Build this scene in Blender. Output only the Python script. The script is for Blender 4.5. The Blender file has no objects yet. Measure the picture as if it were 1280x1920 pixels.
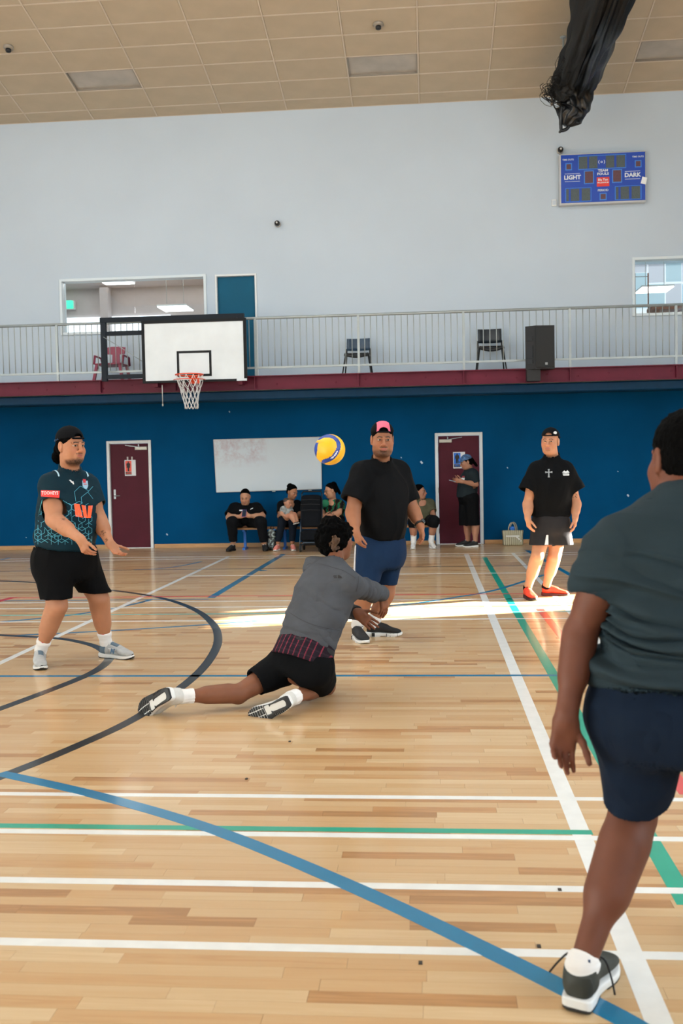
import bpy, math, random
import numpy as np
from mathutils import Vector, Matrix
from mathutils.bvhtree import BVHTree
random.seed(7); rng = np.random.default_rng(7)
C = bpy.context.scene.collection
SC = bpy.context.scene
# ------------------------------------------------------------------ camera
CAM_H = 1.5; FPX = 1908.0
def cam_axes(yaw=-0.0866980, pitch=-0.0460804, roll=-0.0194897):
    f = np.array([math.sin(yaw)*math.cos(pitch), math.cos(yaw)*math.cos(pitch), math.sin(pitch)])
    r = np.array([math.cos(yaw), -math.sin(yaw), 0]); u = np.cross(r, f)
    c, s = math.cos(roll), math.sin(roll)
    return c*r+s*u, -s*r+c*u, f
CR, CU, CF = cam_axes()
cam = bpy.data.objects.new('camera', bpy.data.cameras.new('camera')); C.objects.link(cam)
cam.data.sensor_fit = 'VERTICAL'; cam.data.sensor_height = 36; cam.data.lens = FPX/1920*36
cam.data.clip_start = 0.05; cam.data.clip_end = 200
cam.matrix_world = Matrix(((CR[0], CU[0], -CF[0], 0), (CR[1], CU[1], -CF[1], 0), (CR[2], CU[2], -CF[2], CAM_H), (0, 0, 0, 1)))
cam.data.dof.use_dof = True; cam.data.dof.focus_distance = 8.0; cam.data.dof.aperture_fstop = 4.5
SC.camera = cam
SC.view_settings.view_transform = 'Standard'; SC.view_settings.look = 'None'
SC.view_settings.gamma = 1; SC.view_settings.use_curve_mapping = False
SC.view_settings.exposure = -0.52
# ------------------------------------------------------------------ world, sun and daylight through the hall's windows, and an added overhead fill
w = bpy.data.worlds.new('sky'); SC.world = w; w.use_nodes = True
bg = w.node_tree.nodes['Background']; bg.inputs[0].default_value = (0.62, 0.80, 1.0, 1); bg.inputs[1].default_value = 1.5
SUN_DIR = Vector((-math.cos(math.radians(17))*math.cos(math.radians(11.3)), -math.sin(math.radians(17))*math.cos(math.radians(11.3)), -math.sin(math.radians(11.3))))
sl = bpy.data.lights.new('sun', 'SUN'); sl.energy = 210; sl.angle = 0.009; sl.color = (1.0, 0.93, 0.82)
so = bpy.data.objects.new('sun', sl); C.objects.link(so); so.location = (20, 20, 10)
so.rotation_euler = SUN_DIR.to_track_quat('-Z', 'Y').to_euler()
def area(name, loc, target, sx, sy, e, col):
    l = bpy.data.lights.new(name, 'AREA'); l.shape = 'RECTANGLE'; l.size = sx; l.size_y = sy; l.energy = e; l.color = col
    o = bpy.data.objects.new(name, l); C.objects.link(o); o.location = loc
    o.rotation_euler = (Vector(target)-Vector(loc)).to_track_quat('-Z', 'Y').to_euler()
    return o
area('overhead_fill', (-3.5, 9.5, 8.85), (-3.3, 10.2, 0), 15, 7.4, 1120, (0.87, 0.95, 1.0))  # added soft light hung below the closed ceiling, no roof opening there
area('window_daylight', (-3, -6.6, 4.0), (-3, 10, 2.6), 17, 4.4, 230, (0.87, 0.95, 1.0))
area('window_daylight', (7.3, 3.0, 4.2), (-4, 6.0, 1.6), 11, 3.6, 950, (0.92, 0.97, 1.0))
area('window_daylight', (-13.2, 7.0, 4.2), (0, 9.0, 2.0), 12, 3.2, 190, (0.92, 0.97, 1.0))
# ------------------------------------------------------------------ helpers
def lin(h):
    if isinstance(h, str):
        h = h.lstrip('#'); c = [int(h[i:i+2], 16)/255 for i in (0, 2, 4)]
    else: c = [v/255 for v in h]
    return tuple(v/12.92 if v <= 0.04045 else ((v+0.055)/1.055)**2.4 for v in c)
def at(px, py, Y):
    d = CR*(px-640)/FPX-CU*(py-960)/FPX+CF
    return np.array([0, 0, CAM_H])+d*(Y/d[1])
def fl(px, py, z=0.0):
    d = CR*(px-640)/FPX-CU*(py-960)/FPX+CF
    return np.array([0, 0, CAM_H])+d*((z-CAM_H)/d[2])
MATS = {}
def mat(name, col, rough=0.6, metal=0.0, var=0.0, vscale=8.0, bump=0.0, bscale=60.0, spec=0.5, coat=0.0, emit=0.0, sheen=0.0, stretch=(1, 1, 1), attr=None, sss=0.0):
    if name in MATS: return MATS[name]
    m = bpy.data.materials.new(name); m.use_nodes = True; MATS[name] = m
    nt = m.node_tree; b = nt.nodes['Principled BSDF']; L = nt.links.new
    c = (*lin(col), 1) if not (isinstance(col, tuple) and max(col) <= 1) else (*col, 1)
    b.inputs['Base Color'].default_value = c; b.inputs['Roughness'].default_value = rough; b.inputs['Metallic'].default_value = metal
    b.inputs['Specular IOR Level'].default_value = spec; b.inputs['Coat Weight'].default_value = coat; b.inputs['Coat Roughness'].default_value = 0.12
    if sheen: b.inputs['Sheen Weight'].default_value = sheen; b.inputs['Sheen Roughness'].default_value = 0.5
    if sss:
        b.inputs['Subsurface Weight'].default_value = sss; b.inputs['Subsurface Radius'].default_value = (1, .35, .2); b.inputs['Subsurface Scale'].default_value = 0.006
    if emit:
        b.inputs['Emission Color'].default_value = c; b.inputs['Emission Strength'].default_value = emit
    src = None
    if attr:
        a = nt.nodes.new('ShaderNodeAttribute'); a.attribute_name = attr; src = a.outputs['Color']
    tc = nt.nodes.new('ShaderNodeTexCoord'); mp = nt.nodes.new('ShaderNodeMapping'); mp.inputs['Scale'].default_value = stretch
    L(tc.outputs['Object'], mp.inputs['Vector'])
    if var:
        n = nt.nodes.new('ShaderNodeTexNoise'); n.inputs['Scale'].default_value = vscale; n.inputs['Detail'].default_value = 5
        L(mp.outputs[0], n.inputs['Vector'])
        mr = nt.nodes.new('ShaderNodeMapRange'); mr.inputs[1].default_value = .3; mr.inputs[2].default_value = .7; mr.inputs[3].default_value = 1-var; mr.inputs[4].default_value = 1+var
        L(n.outputs['Fac'], mr.inputs[0])
        mx = nt.nodes.new('ShaderNodeVectorMath'); mx.operation = 'SCALE'
        if src: L(src, mx.inputs[0])
        else: mx.inputs[0].default_value = c[:3]
        L(mr.outputs[0], mx.inputs['Scale']); src = mx.outputs[0]
    if src: L(src, b.inputs['Base Color'])
    if bump:
        n2 = nt.nodes.new('ShaderNodeTexNoise'); n2.inputs['Scale'].default_value = bscale; n2.inputs['Detail'].default_value = 3
        L(mp.outputs[0], n2.inputs['Vector'])
        bp = nt.nodes.new('ShaderNodeBump'); bp.inputs['Strength'].default_value = bump; bp.inputs['Distance'].default_value = 0.01
        L(n2.outputs['Fac'], bp.inputs['Height']); L(bp.outputs[0], b.inputs['Normal'])
    return m
def tag(o, label=None, cat=None, group=None, kind=None):
    for k, v in (('label', label), ('category', cat), ('group', group), ('kind', kind)):
        if v: o[k] = v
    return o
def empty(name, loc, label=None, cat=None, group=None):
    o = bpy.data.objects.new(name, None); C.objects.link(o); o.location = Vector([float(v) for v in loc]); o.empty_display_size = .1
    return tag(o, label, cat, group)
def wloc(o):
    v = np.zeros(3)
    while o is not None: v += np.array(o.location); o = o.parent
    return v
def raw_mesh(name, V, faces=None, quads=None, smooth=False):
    me = bpy.data.meshes.new(name)
    if quads is not None:
        V = np.asarray(V, np.float32); quads = np.asarray(quads, np.int32); k = quads.shape[1]
        me.vertices.add(len(V)); me.vertices.foreach_set('co', V.ravel())
        me.loops.add(quads.size); me.loops.foreach_set('vertex_index', quads.ravel())
        me.polygons.add(len(quads)); me.polygons.foreach_set('loop_start', np.arange(0, quads.size, k, dtype=np.int32))
        me.update(calc_edges=True)
    else:
        me.from_pydata([tuple(map(float, v)) for v in V], [], faces); me.update()
    me.polygons.foreach_set('use_smooth', np.full(len(me.polygons), bool(smooth)))
    return me
def link(name, me, m, parent=None):
    o = bpy.data.objects.new(name, me); C.objects.link(o)
    if m is not None:
        for mm in (m if isinstance(m, (list, tuple)) else [m]): me.materials.append(mm)
    if parent is not None: o.parent = parent
    return o
class MB:
    """collects shapes into one mesh (world coordinates)"""
    def __init__(s): s.V = []; s.F = []; s.M = []; s.mi = 0; s.S = []
    def add(s, V, F, smooth=False):
        n = len(s.V); s.V += [tuple(map(float, v)) for v in V]
        for f in F: s.F.append(tuple(i+n for i in f)); s.M.append(s.mi); s.S.append(smooth)
        return s
    def box(s, lo, hi):
        x0, y0, z0 = lo; x1, y1, z1 = hi
        return s.add([(x0,y0,z0),(x1,y0,z0),(x1,y1,z0),(x0,y1,z0),(x0,y0,z1),(x1,y0,z1),(x1,y1,z1),(x0,y1,z1)],
                     [(0,3,2,1),(4,5,6,7),(0,1,5,4),(1,2,6,5),(2,3,7,6),(3,0,4,7)])
    def bbox(s, lo, hi, b=0.01):
        """box with chamfered vertical and horizontal edges"""
        lo = np.array(lo, float); hi = np.array(hi, float); b = min(b, *(0.49*(hi-lo)))
        V = []; idx = {}
        for ix in (0, 1):
            for iy in (0, 1):
                for iz in (0, 1):
                    c = np.array([(lo, hi)[ix][0], (lo, hi)[iy][1], (lo, hi)[iz][2]]); sg = np.array([1-2*ix, 1-2*iy, 1-2*iz])
                    for a in range(3):
                        p = c+sg*b; p[a] = c[a]; idx[(ix, iy, iz, a)] = len(V); V.append(p)
        F = []
        for a in range(3):
            o1, o2 = [k for k in range(3) if k != a]
            for e in (0, 1):
                q = []
                for (u, v) in ((0, 0), (1, 0), (1, 1), (0, 1)):
                    k = [0, 0, 0]; k[a] = e; k[o1] = u; k[o2] = v; q.append(idx[(*k, a)])
                F.append(tuple(q))
            for u in (0, 1):
                for v in (0, 1):
                    k0 = [0, 0, 0]; k0[o1] = u; k0[o2] = v; k1 = list(k0); k1[a] = 1
                    F.append((idx[(*k0, o1)], idx[(*k1, o1)], idx[(*k1, o2)], idx[(*k0, o2)]))
        for ix in (0, 1):
            for iy in (0, 1):
                for iz in (0, 1): F.append(tuple(idx[(ix, iy, iz, a)] for a in range(3)))
        cen = (lo+hi)/2; G = []
        for f in F:
            p = [V[i] for i in f]; n = np.cross(p[1]-p[0], p[2]-p[0])
            G.append(f if n@(sum(p)/len(p)-cen) > 0 else f[::-1])
        return s.add(V, G)
    def obox(s, c, axes, half):
        c = np.array(c, float); ax = [np.array(a, float) for a in axes]
        V = [c+ax[0]*half[0]*i+ax[1]*half[1]*j+ax[2]*half[2]*k for k in (-1, 1) for (i, j) in ((-1,-1),(1,-1),(1,1),(-1,1))]
        return s.add(V, [(0,3,2,1),(4,5,6,7),(0,1,5,4),(1,2,6,5),(2,3,7,6),(3,0,4,7)])
    def bar(s, a, b, w, h=None, up=(0, 0, 1)):
        a = np.array(a, float); b = np.array(b, float); d = b-a; L = np.linalg.norm(d); d /= L
        u = np.cross(d, up); u = u/np.linalg.norm(u) if np.linalg.norm(u) > 1e-6 else np.array([1., 0, 0]); v = np.cross(u, d)
        return s.obox((a+b)/2, (u, d, v), (w/2, L/2, (h or w)/2))
    def tube(s, pts, r, n=8, closed=False, cap=True):
        P = [np.array(p, float) for p in pts]; N = len(P); R = r if hasattr(r, '__len__') else [r]*N
        V = []; ref = None
        for i in range(N):
            if closed: d = P[(i+1) % N]-P[i-1]
            else: d = P[min(i+1, N-1)]-P[max(i-1, 0)]
            d = d/(np.linalg.norm(d)+1e-12)
            if ref is None: ref = np.array([0, 0, 1.]) if abs(d[2]) < .9 else np.array([1., 0, 0])
            u = np.cross(d, ref); u /= np.linalg.norm(u)+1e-12; v = np.cross(u, d); ref = v
            for k in range(n):
                t = 2*math.pi*k/n; V.append(P[i]+R[i]*(math.cos(t)*u+math.sin(t)*v))
        F = []
        for i in range(N if closed else N-1):
            j = (i+1) % N
            for k in range(n): F.append((i*n+k, i*n+(k+1) % n, j*n+(k+1) % n, j*n+k)[::-1])
        if cap and not closed: F.append(tuple(range(n))); F.append(tuple(range((N-1)*n, N*n))[::-1])
        return s.add(V, F, True)
    def lathe(s, prof, c, axes, n=20):
        """prof: list of (r, h) about axis axes[2]"""
        c = np.array(c, float); a, b, d = [np.array(x, float) for x in axes]; V = []; F = []
        for r, h in prof:
            for k in range(n):
                t = 2*math.pi*k/n; V.append(c+a*r*math.cos(t)+b*r*math.sin(t)+d*h)
        for i in range(len(prof)-1):
            for k in range(n): F.append((i*n+k, i*n+(k+1) % n, (i+1)*n+(k+1) % n, (i+1)*n+k))
        F.append(tuple(range(n))[::-1]); F.append(tuple(range((len(prof)-1)*n, len(prof)*n)))
        return s.add(V, F, True)
    def prism(s, poly, O, U, V_, W, t):
        """extrude 2-D polygon (u,v) placed at O with axes U,V along W by t"""
        O, U, V_, W = [np.array(x, float) for x in (O, U, V_, W)]; n = len(poly)
        vs = [O+U*u+V_*v for u, v in poly]+[O+U*u+V_*v+W*t for u, v in poly]
        F = [tuple(range(n))[::-1], tuple(range(n, 2*n))]+[(i, (i+1) % n, (i+1) % n+n, i+n) for i in range(n)]
        return s.add(vs, F)
    def build(s, name, m, parent=None, label=None):
        o = wloc(parent) if parent is not None else np.zeros(3)
        me = raw_mesh(name, [np.array(v)-o for v in s.V], s.F)
        me.polygons.foreach_set('material_index', np.array(s.M, np.int32)); me.polygons.foreach_set('use_smooth', np.array(s.S, bool))
        ob = link(name, me, m, parent)
        if label: ob['label'] = label
        return ob
X3, Y3, Z3 = np.eye(3)
def text_mesh(body, size, bold=0.0):
    cu = bpy.data.curves.new('t', 'FONT'); cu.body = body; cu.size = size; cu.align_x = 'CENTER'; cu.align_y = 'CENTER'; cu.resolution_u = 2; cu.offset = bold
    o = bpy.data.objects.new('t', cu); me = bpy.data.meshes.new_from_object(o)
    V = [tuple(v.co[:2]) for v in me.vertices]; F = [tuple(p.vertices) for p in me.polygons]
    bpy.data.objects.remove(o); bpy.data.curves.remove(cu); bpy.data.meshes.remove(me)
    return V, F
def flat_text(name, body, size, O, U, V_, m, parent, bold=0.0, sx=1.0):
    V, F = text_mesh(body, size, bold); O, U, V_ = [np.array(a, float) for a in (O, U, V_)]
    b = MB(); b.add([O+U*u*sx+V_*v for u, v in V], F); return b.build(name, m, parent)
# ------------------------------------------------------------------ the hall
YW = 18.85; YG = 17.45; XL = -13.5; XR = 7.5; YB = -7.0
WALLW = mat('wall_white_paint', '#bccad6', .75, var=.03, vscale=.6, bump=.04, bscale=40)
WALLB = mat('wall_blue_paint', '#00456f', .85, var=.10, vscale=1.3, bump=.05, bscale=50, spec=.08)
WHITE = mat('white_gloss_paint', '#dfe4e4', .4, var=.03, vscale=5)
MAROON = mat('maroon_paint', '#4c1222', .55, var=.10, vscale=3, spec=.2)
STEELB = mat('maroon_steel', '#5c152a', .5, var=.12, vscale=2, spec=.25)
DARK = mat('black_metal', '#16181b', .45, var=.1)
GALV = mat('galvanised_steel', '#9ea7a8', .45, metal=.4, var=.08, vscale=6)
CHROME = mat('satin_metal', '#8d9193', .42, metal=.8)
TIMBER = mat('skirting_timber', '#b48a5c', .5, var=.12, vscale=4, stretch=(1, 10, 10))
def wall_grid(mb, x0, x1, z0, z1, holes, y0, y1):
    """wall in the XZ plane with rectangular openings, built from boxes"""
    xs = sorted({x0, x1, *[h[0] for h in holes], *[h[1] for h in holes]}); zs = sorted({z0, z1, *[h[2] for h in holes], *[h[3] for h in holes]})
    for i in range(len(xs)-1):
        run = None
        for k in range(len(zs)-1):
            cx, cz = (xs[i]+xs[i+1])/2, (zs[k]+zs[k+1])/2
            if any(h[0] < cx < h[1] and h[2] < cz < h[3] for h in holes):
                if run is not None: mb.box((xs[i], y0, run), (xs[i+1], y1, zs[k])); run = None
            elif run is None: run = zs[k]
        if run is not None: mb.box((xs[i], y0, run), (xs[i+1], y1, zs[-1]))
D1 = (-6.02, -5.27, 0.0, 1.985); D2 = (0.165, 0.925, 0.0, 2.0)     # clear door openings
UW = (-6.84, -4.13, 4.10, 5.05); UD = (-3.88, -3.17, 3.07, 5.045); RW = (3.73, 6.9, 4.12, 5.07)
b = MB(); wall_grid(b, XL, XR, 0, 2.9, [(D1[0]-.02, D1[1]+.02, 0, D1[3]+.02), (D2[0]-.02, D2[1]+.02, 0, D2[3]+.02)], YW, YW+.2); tag(b.build('wall_back', WALLB), 'blue painted lower back wall under the gallery', kind='structure')
b = MB(); wall_grid(b, XL, XR, 2.9, 8.2, [(q[0]-.02, q[1]+.02, q[2]-.02, q[3]+.02) for q in (UW, UD, RW)], YW, YW+.2); tag(b.build('wall_back_upper', WALLW), 'white upper back wall above the gallery', kind='structure')
b = MB(); b.box((XL-.2, YB, 0), (XL, YW+.2, 2.9)); b.box((XL-.2, YB, 2.9), (XL, 1, 9)); b.box((XL-.2, 13, 2.9), (XL, YW+.2, 9)); b.box((XL-.2, 1, 2.9), (XL, 13, 3)); b.box((XL-.2, 1, 5.8), (XL, 13, 9))
tag(b.build('wall_left', WALLW), kind='structure')
# right wall with the open doorway that lets the low sun in, and high windows
dy0, dy1, dh = 12.2, 13.42, 2.02
b = MB()
for (a, c, z0, z1) in ((YB, -2.5, 0, 9.5), (-2.5, 8.5, 0, 2.4), (-2.5, 8.5, 6.0, 9.5), (8.5, dy0, 0, 9.5), (dy0, dy1, dh, 9.5), (dy1, YW+.2, 0, 9.5)): b.box((XR, a, z0), (XR+.2, c, z1))
tag(b.build('wall_right', WALLW), kind='structure')
b = MB()
for (a, c, z0, z1) in ((XL, -11.5, 0, 9), (-11.5, 5.5, 0, 1.8), (-11.5, 5.5, 6.2, 9), (5.5, XR, 0, 9)): b.box((a, YB-.2, z0), (c, YB, z1))
tag(b.build('wall_front', WALLW), kind='structure')
# ---- ceiling: pitched, laid with tiles
SLP = math.radians(11.0); TS = math.tan(SLP); CZ = 8.03
def ceil_z(Y): return CZ+TS*(YW-Y)
CEILM = mat('ceiling_tile', '#b6a892', .85, var=.05, vscale=2.5, bump=.25, bscale=120)
GRIDM = mat('ceiling_grid_metal', '#cbbfae', .6)
YR = 7.5
b = MB()
dz = .06
for (ya, za, yb, zb) in ((YW+.2, ceil_z(YW+.2), YR, ceil_z(YR)), (YR, ceil_z(YR), YB-.2, ceil_z(YR)-TS*(YR-YB)*.55)):
    b.add([(XL-.2, ya, za+dz), (XR+.2, ya, za+dz), (XR+.2, yb, zb+dz), (XL-.2, yb, zb+dz), (XL-.2, ya, za+dz+.2), (XR+.2, ya, za+dz+.2), (XR+.2, yb, zb+dz+.2), (XL-.2, yb, zb+dz+.2)],
          [(0,3,2,1),(4,5,6,7),(0,1,5,4),(1,2,6,5),(2,3,7,6),(3,0,4,7)])
CEIL = tag(b.build('ceiling', CEILM), 'pitched ceiling of beige acoustic tiles', kind='structure')
SX = 1.21; X00 = -0.08; SYL = 0.607                                   # seam pitch across and up the slope
sl_dir = np.array([0, -math.cos(SLP), math.sin(SLP)]); sl_nrm = np.array([0, -math.sin(SLP), -math.cos(SLP)])
def ceil_pt(x, s): return np.array([x, YW, CZ])+sl_dir*s
FIRST = 0.34                                                        # cut tile against the wall
LIGHTS = [(-5, 1), (-1, 1), (3, 1)]
tm = MB(); tm.bbox((-SX/2+.012, -SYL/2+.012, -.006), (SX/2-.012, SYL/2-.012, .02), .006); tile_me = raw_mesh('ceiling_tile', tm.V, tm.F); tile_me.materials.append(CEILM)
def row_span(j): return (0.0, FIRST) if j == 0 else (FIRST+(j-1)*SYL, FIRST+j*SYL)
for j in range(0, 9):
    s0, s1 = row_span(j)
    for i in range(-11, 5):
        if (i, j-1) in LIGHTS: continue
        o = bpy.data.objects.new('ceiling_tile', tile_me); C.objects.link(o); o.parent = CEIL
        o.location = Vector(ceil_pt(X00+(i+.5)*SX, (s0+s1)/2)); o.rotation_euler = (-SLP, 0, 0); o.scale = (1, (s1-s0)/SYL, 1)
b = MB()
for i in range(-11, 6):
    b.obox(ceil_pt(X00+i*SX, 2.75), (X3, sl_dir, sl_nrm), (.012, 2.75, .012))
for j in range(0, 10):
    s = row_span(j)[0]; b.obox(ceil_pt(X00-2.5*SX, s), (X3, sl_dir, sl_nrm), (8.6*SX, .012, .010))
b.build('tile_grid', GRIDM, CEIL)
TROF = mat('light_fitting_diffuser', '#a9a297', .35, var=.12, vscale=3, coat=.3); TRIM = mat('light_fitting_frame', '#8a8379', .5)
for n, (i, j) in enumerate(LIGHTS):
    s0, s1 = row_span(j+1); c = ceil_pt(X00+(i+.5)*SX, (s0+s1)/2)
    r = empty('ceiling_light', c, ['unlit recessed ceiling light at the left, above the upper window', 'unlit recessed ceiling light in the middle of the ceiling', 'unlit recessed ceiling light at the far right beyond the hanging net'][n], 'light', 'recessed ceiling lights')
    m1 = MB(); m1.obox(c-sl_nrm*.035, (X3, sl_dir, sl_nrm), (SX/2-.03, SYL/2-.03, .006)); m1.build('diffuser', TROF, r)
    m2 = MB()
    for sg in (-1, 1):
        m2.obox(c+X3*sg*(SX/2-.02)-sl_nrm*.02, (X3, sl_dir, sl_nrm), (.010, SYL/2-.012, .025)); m2.obox(c+sl_dir*sg*(SYL/2-.02)-sl_nrm*.02, (X3, sl_dir, sl_nrm), (SX/2-.012, .010, .025))
    m2.build('frame', TRIM, r)
SMOKE = mat('detector_plastic', '#8f887d', .5)
for px, py, lab in ((16, 87, 'small round ceiling detector at the top left corner'), (709, 44, 'small round ceiling detector above the middle of the hall')):
    d = CR*(px-640)/FPX-CU*(py-960)/FPX+CF; t = ((CZ+TS*YW-CAM_H))/(d[2]+TS*d[1]); c = np.array([0, 0, CAM_H])+d*t
    r = empty('smoke_detector', c, lab, 'detector', 'ceiling detectors')
    m1 = MB(); m1.lathe([(.085, 0), (.085, .03), (.06, .05), (.02, .055)], c, (X3, sl_dir, sl_nrm), 16); m1.build('base', SMOKE, r)
    m1 = MB(); m1.lathe([(.045, .05), (.045, .09), (.03, .10)], c, (X3, sl_dir, sl_nrm), 12); m1.build('sensor', DARK, r)
# ---- floor planks
def floor_mat():
    m = bpy.data.materials.new('sprung_timber_floor'); m.use_nodes = True; nt = m.node_tree; L = nt.links.new; b = nt.nodes['Principled BSDF']
    a = nt.nodes.new('ShaderNodeAttribute'); a.attribute_name = 'tone'
    tc = nt.nodes.new('ShaderNodeNewGeometry')
    mp = nt.nodes.new('ShaderNodeMapping'); mp.inputs['Scale'].default_value = (1.4, 26, 1); L(tc.outputs['Position'], mp.inputs['Vector'])
    sc = nt.nodes.new('ShaderNodeVectorMath'); sc.operation = 'MULTIPLY_ADD'; sc.inputs[1].default_value = (37, 53, 91); L(a.outputs['Color'], sc.inputs[0]); L(mp.outputs[0], sc.inputs[2])
    n = nt.nodes.new('ShaderNodeTexNoise'); n.inputs['Scale'].default_value = 1.6; n.inputs['Detail'].default_value = 6; n.inputs['Distortion'].default_value = 1.2; L(sc.outputs[0], n.inputs['Vector'])
    r = nt.nodes.new('ShaderNodeValToRGB'); e = r.color_ramp.elements
    e[0].position = 0; e[0].color = (*lin('#a37a50'), 1); e[1].position = 1; e[1].color = (*lin('#d2b992'), 1)
    for p, c in ((.10, '#b4885a'), (.3, '#c19c6f'), (.75, '#c8ab82')):
        q = e.new(p); q.color = (*lin(c), 1)
    ad = nt.nodes.new('ShaderNodeMath'); ad.operation = 'MULTIPLY_ADD'; ad.inputs[1].default_value = .55; ad.inputs[2].default_value = -.27
    L(n.outputs['Fac'], ad.inputs[0])
    ad2 = nt.nodes.new('ShaderNodeMath'); ad2.operation = 'ADD'; ad2.use_clamp = True; L(ad.outputs[0], ad2.inputs[0]); L(a.outputs['Fac'], ad2.inputs[1])
    L(ad2.outputs[0], r.inputs[0]); L(r.outputs[0], b.inputs['Base Color'])
    b.inputs['Roughness'].default_value = .34; b.inputs['Specular IOR Level'].default_value = .22
    b.inputs['Coat Weight'].default_value = .42; b.inputs['Coat Roughness'].default_value = .12
    return m
FLM = floor_mat()
b = MB(); b.box((XL, YB, -.25), (XR, YW, -.02)); FLOOR = tag(b.build('floor', mat('subfloor', '#3a2a1c', .9)), 'varnished timber sports floor', kind='structure')
PW = .0655
rows = int((YW-YB)/PW)+1; pl = []
for r_ in range(rows):
    y0 = YB+r_*PW; x = XL-random.random()*.9; near = 1.0 < y0 < 8.5
    while x < XR:
        L_ = random.choice((.36, .45, .55, .7, .9))*random.uniform(.8, 1.15) if y0 > 0 else 3.0
        t = random.random(); t = .12*random.random() if random.random() < .11 else .25+.65*t
        pl.append((max(x, XL), min(x+L_, XR), y0, min(y0+PW, YW), t)); x += L_
pl = np.array(pl)
cen = (pl[:, 0]+pl[:, 1])/2; yc = pl[:, 2]
vis = (yc > 2.52) & (pl[:, 1] > -.43*yc-.05) & (pl[:, 0] < .245*yc+.05)
order = np.argsort(np.where(vis, yc, 1e9))[:296]
is_ind = np.zeros(len(pl), bool); is_ind[order] = True
def plank_mesh(name, P):
    g = .0004; n = len(P); x0, x1, y0, y1, t = [P[:, k] for k in range(5)]; zt = rng.uniform(-.0002, .0002, n)
    x0 = x0+g; x1 = x1-g; y0 = y0+g; y1 = y1-g; zb = np.full(n, -.02)
    co = np.stack([np.stack(v, -1) for v in ((x0,y0,zb),(x1,y0,zb),(x1,y1,zb),(x0,y1,zb),(x0,y0,zt),(x1,y0,zt),(x1,y1,zt),(x0,y1,zt))], 1).reshape(-1, 3)
    f = np.array([(4,5,6,7),(0,1,5,4),(1,2,6,5),(2,3,7,6),(3,0,4,7)]); q = (np.arange(n)[:, None, None]*8+f[None]).reshape(-1, 4)
    me = raw_mesh(name, co, quads=q); at_ = me.attributes.new('tone', 'FLOAT', 'POINT'); at_.data.foreach_set('value', np.repeat(t, 8).astype(np.float32))
    return me
o = link('planks_beyond', plank_mesh('planks_beyond', pl[~is_ind]), FLM, FLOOR); o['kind'] = 'stuff'
for k in order: link('plank', plank_mesh('plank', pl[k:k+1]), FLM, FLOOR)
# ---- painted court lines (each one a thin strip of paint on the boards)
def paint(name, c): return mat(name, c, .35, coat=.5, var=.05, vscale=12)
LM = {'white': paint('white_line_paint', '#e6e9e6'), 'blue': paint('blue_line_paint', '#00719c'), 'green': paint('green_line_paint', '#0f9c80'),
      'red': paint('red_line_paint', '#cf3a32'), 'black': paint('black_line_paint', '#23292b'), 'teal': paint('teal_line_paint', '#5fb0a8')}
nline = [0]
def smooth_pts(pts, n=10):
    P = [np.array(p[:2], float) for p in pts]; out = []
    for i in range(len(P)-1):
        a, b_, c, d = P[max(i-1, 0)], P[i], P[i+1], P[min(i+2, len(P)-1)]
        for k in range(n):
            t = k/n; out.append(.5*(2*b_+(c-a)*t+(2*a-5*b_+4*c-d)*t*t+(3*b_-a-3*c+d)*t**3))
    return out+[P[-1]]
def line(col, pts, w=.05, curve=False, label=None, world=False):
    P = [np.array(p, float)[:2] if world else fl(*p)[:2] for p in pts]
    if curve: P = smooth_pts(P)
    nline[0] += 1; z = .0006+.00012*(nline[0] % 9); V = []; F = []
    for i, p in enumerate(P):
        d = P[min(i+1, len(P)-1)]-P[max(i-1, 0)]; d /= np.linalg.norm(d); n = np.array([-d[1], d[0]])*w/2
        V += [(*(p+n), z), (*(p-n), z), (*(p+n), 0), (*(p-n), 0)]
    for i in range(len(P)-1):
        a, c = i*4, i*4+4; F += [(a, a+1, c+1, c), (a, c, c+2, a+2), (a+1, a+3, c+3, c+1)]
    b = MB(); b.add(V, F)
    return b.build('court_line', LM[col], FLOOR, label or col+' painted court line')
def hline(col, px, py, w=.05, x0=None, x1=None):
    y = fl(px, py)[1]; return line(col, [(XL if x0 is None else x0, y), (XR if x1 is None else x1, y)], w, world=True)
hline('white', 640, 1779); hline('white', 640, 1660); hline('green', 640, 1555.5, .05, x1=fl(1110, 1561)[0]); hline('white', 640, 1566, .048); hline('white', 640, 1494, .045)
hline('blue', 640, 1267, .05)
hline('red', 640, 1116, .05, x0=fl(26, 1120)[0], x1=fl(984, 1112)[0]); line('red', [(26, 1120), (-20, 1132)], .09)
hline('blue', 200, 1125, .05, x1=fl(395, 1121)[0])
for py in (1129, 1140, 1165): hline('white', 200, py, .05)
hline('teal', 200, 1152.5, .05)
hline('white', 200, 1050, .05); hline('white', 870, 1038, .05); hline('black', 500, 1066, .05)
line('white', [(350, 1080), (991, 1074)], .05)
line('white', [(874, 1039), (1235, 1917), (1260, 1980)], .075)
line('green', [(908, 1045), (1290, 1697)], .075)
line('red', [(1012, 1142), (1290, 1490)], .075)
line('white', [(961, 1037), (1165, 1247)], .06)
line('white', [(430, 1043), (-10, 1248)], .06)
line('blue', [(531, 1039), (395, 1121)], .09); line('blue', [(484, 1070), (497, 1069)], .15)
line('blue', [(988, 1032), (1090, 1090)], .075)
line('blue', [(0, 1450), (180, 1491), (400, 1556), (670, 1667), (930, 1790), (1130, 1891), (1200, 1930)], .075, True, 'wide blue curved court line in the foreground')
line('blue', [(20, 1192), (180, 1184), (330, 1175), (500, 1163)], .05, True)
line('blue', [(0, 1166), (70, 1160), (150, 1151), (215, 1140), (262, 1130), (287, 1123)], .06, True)
line('blue', [(1019, 1078), (944, 1102), (897, 1113), (866, 1118), (780, 1131), (660, 1142)], .06, True)
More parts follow.
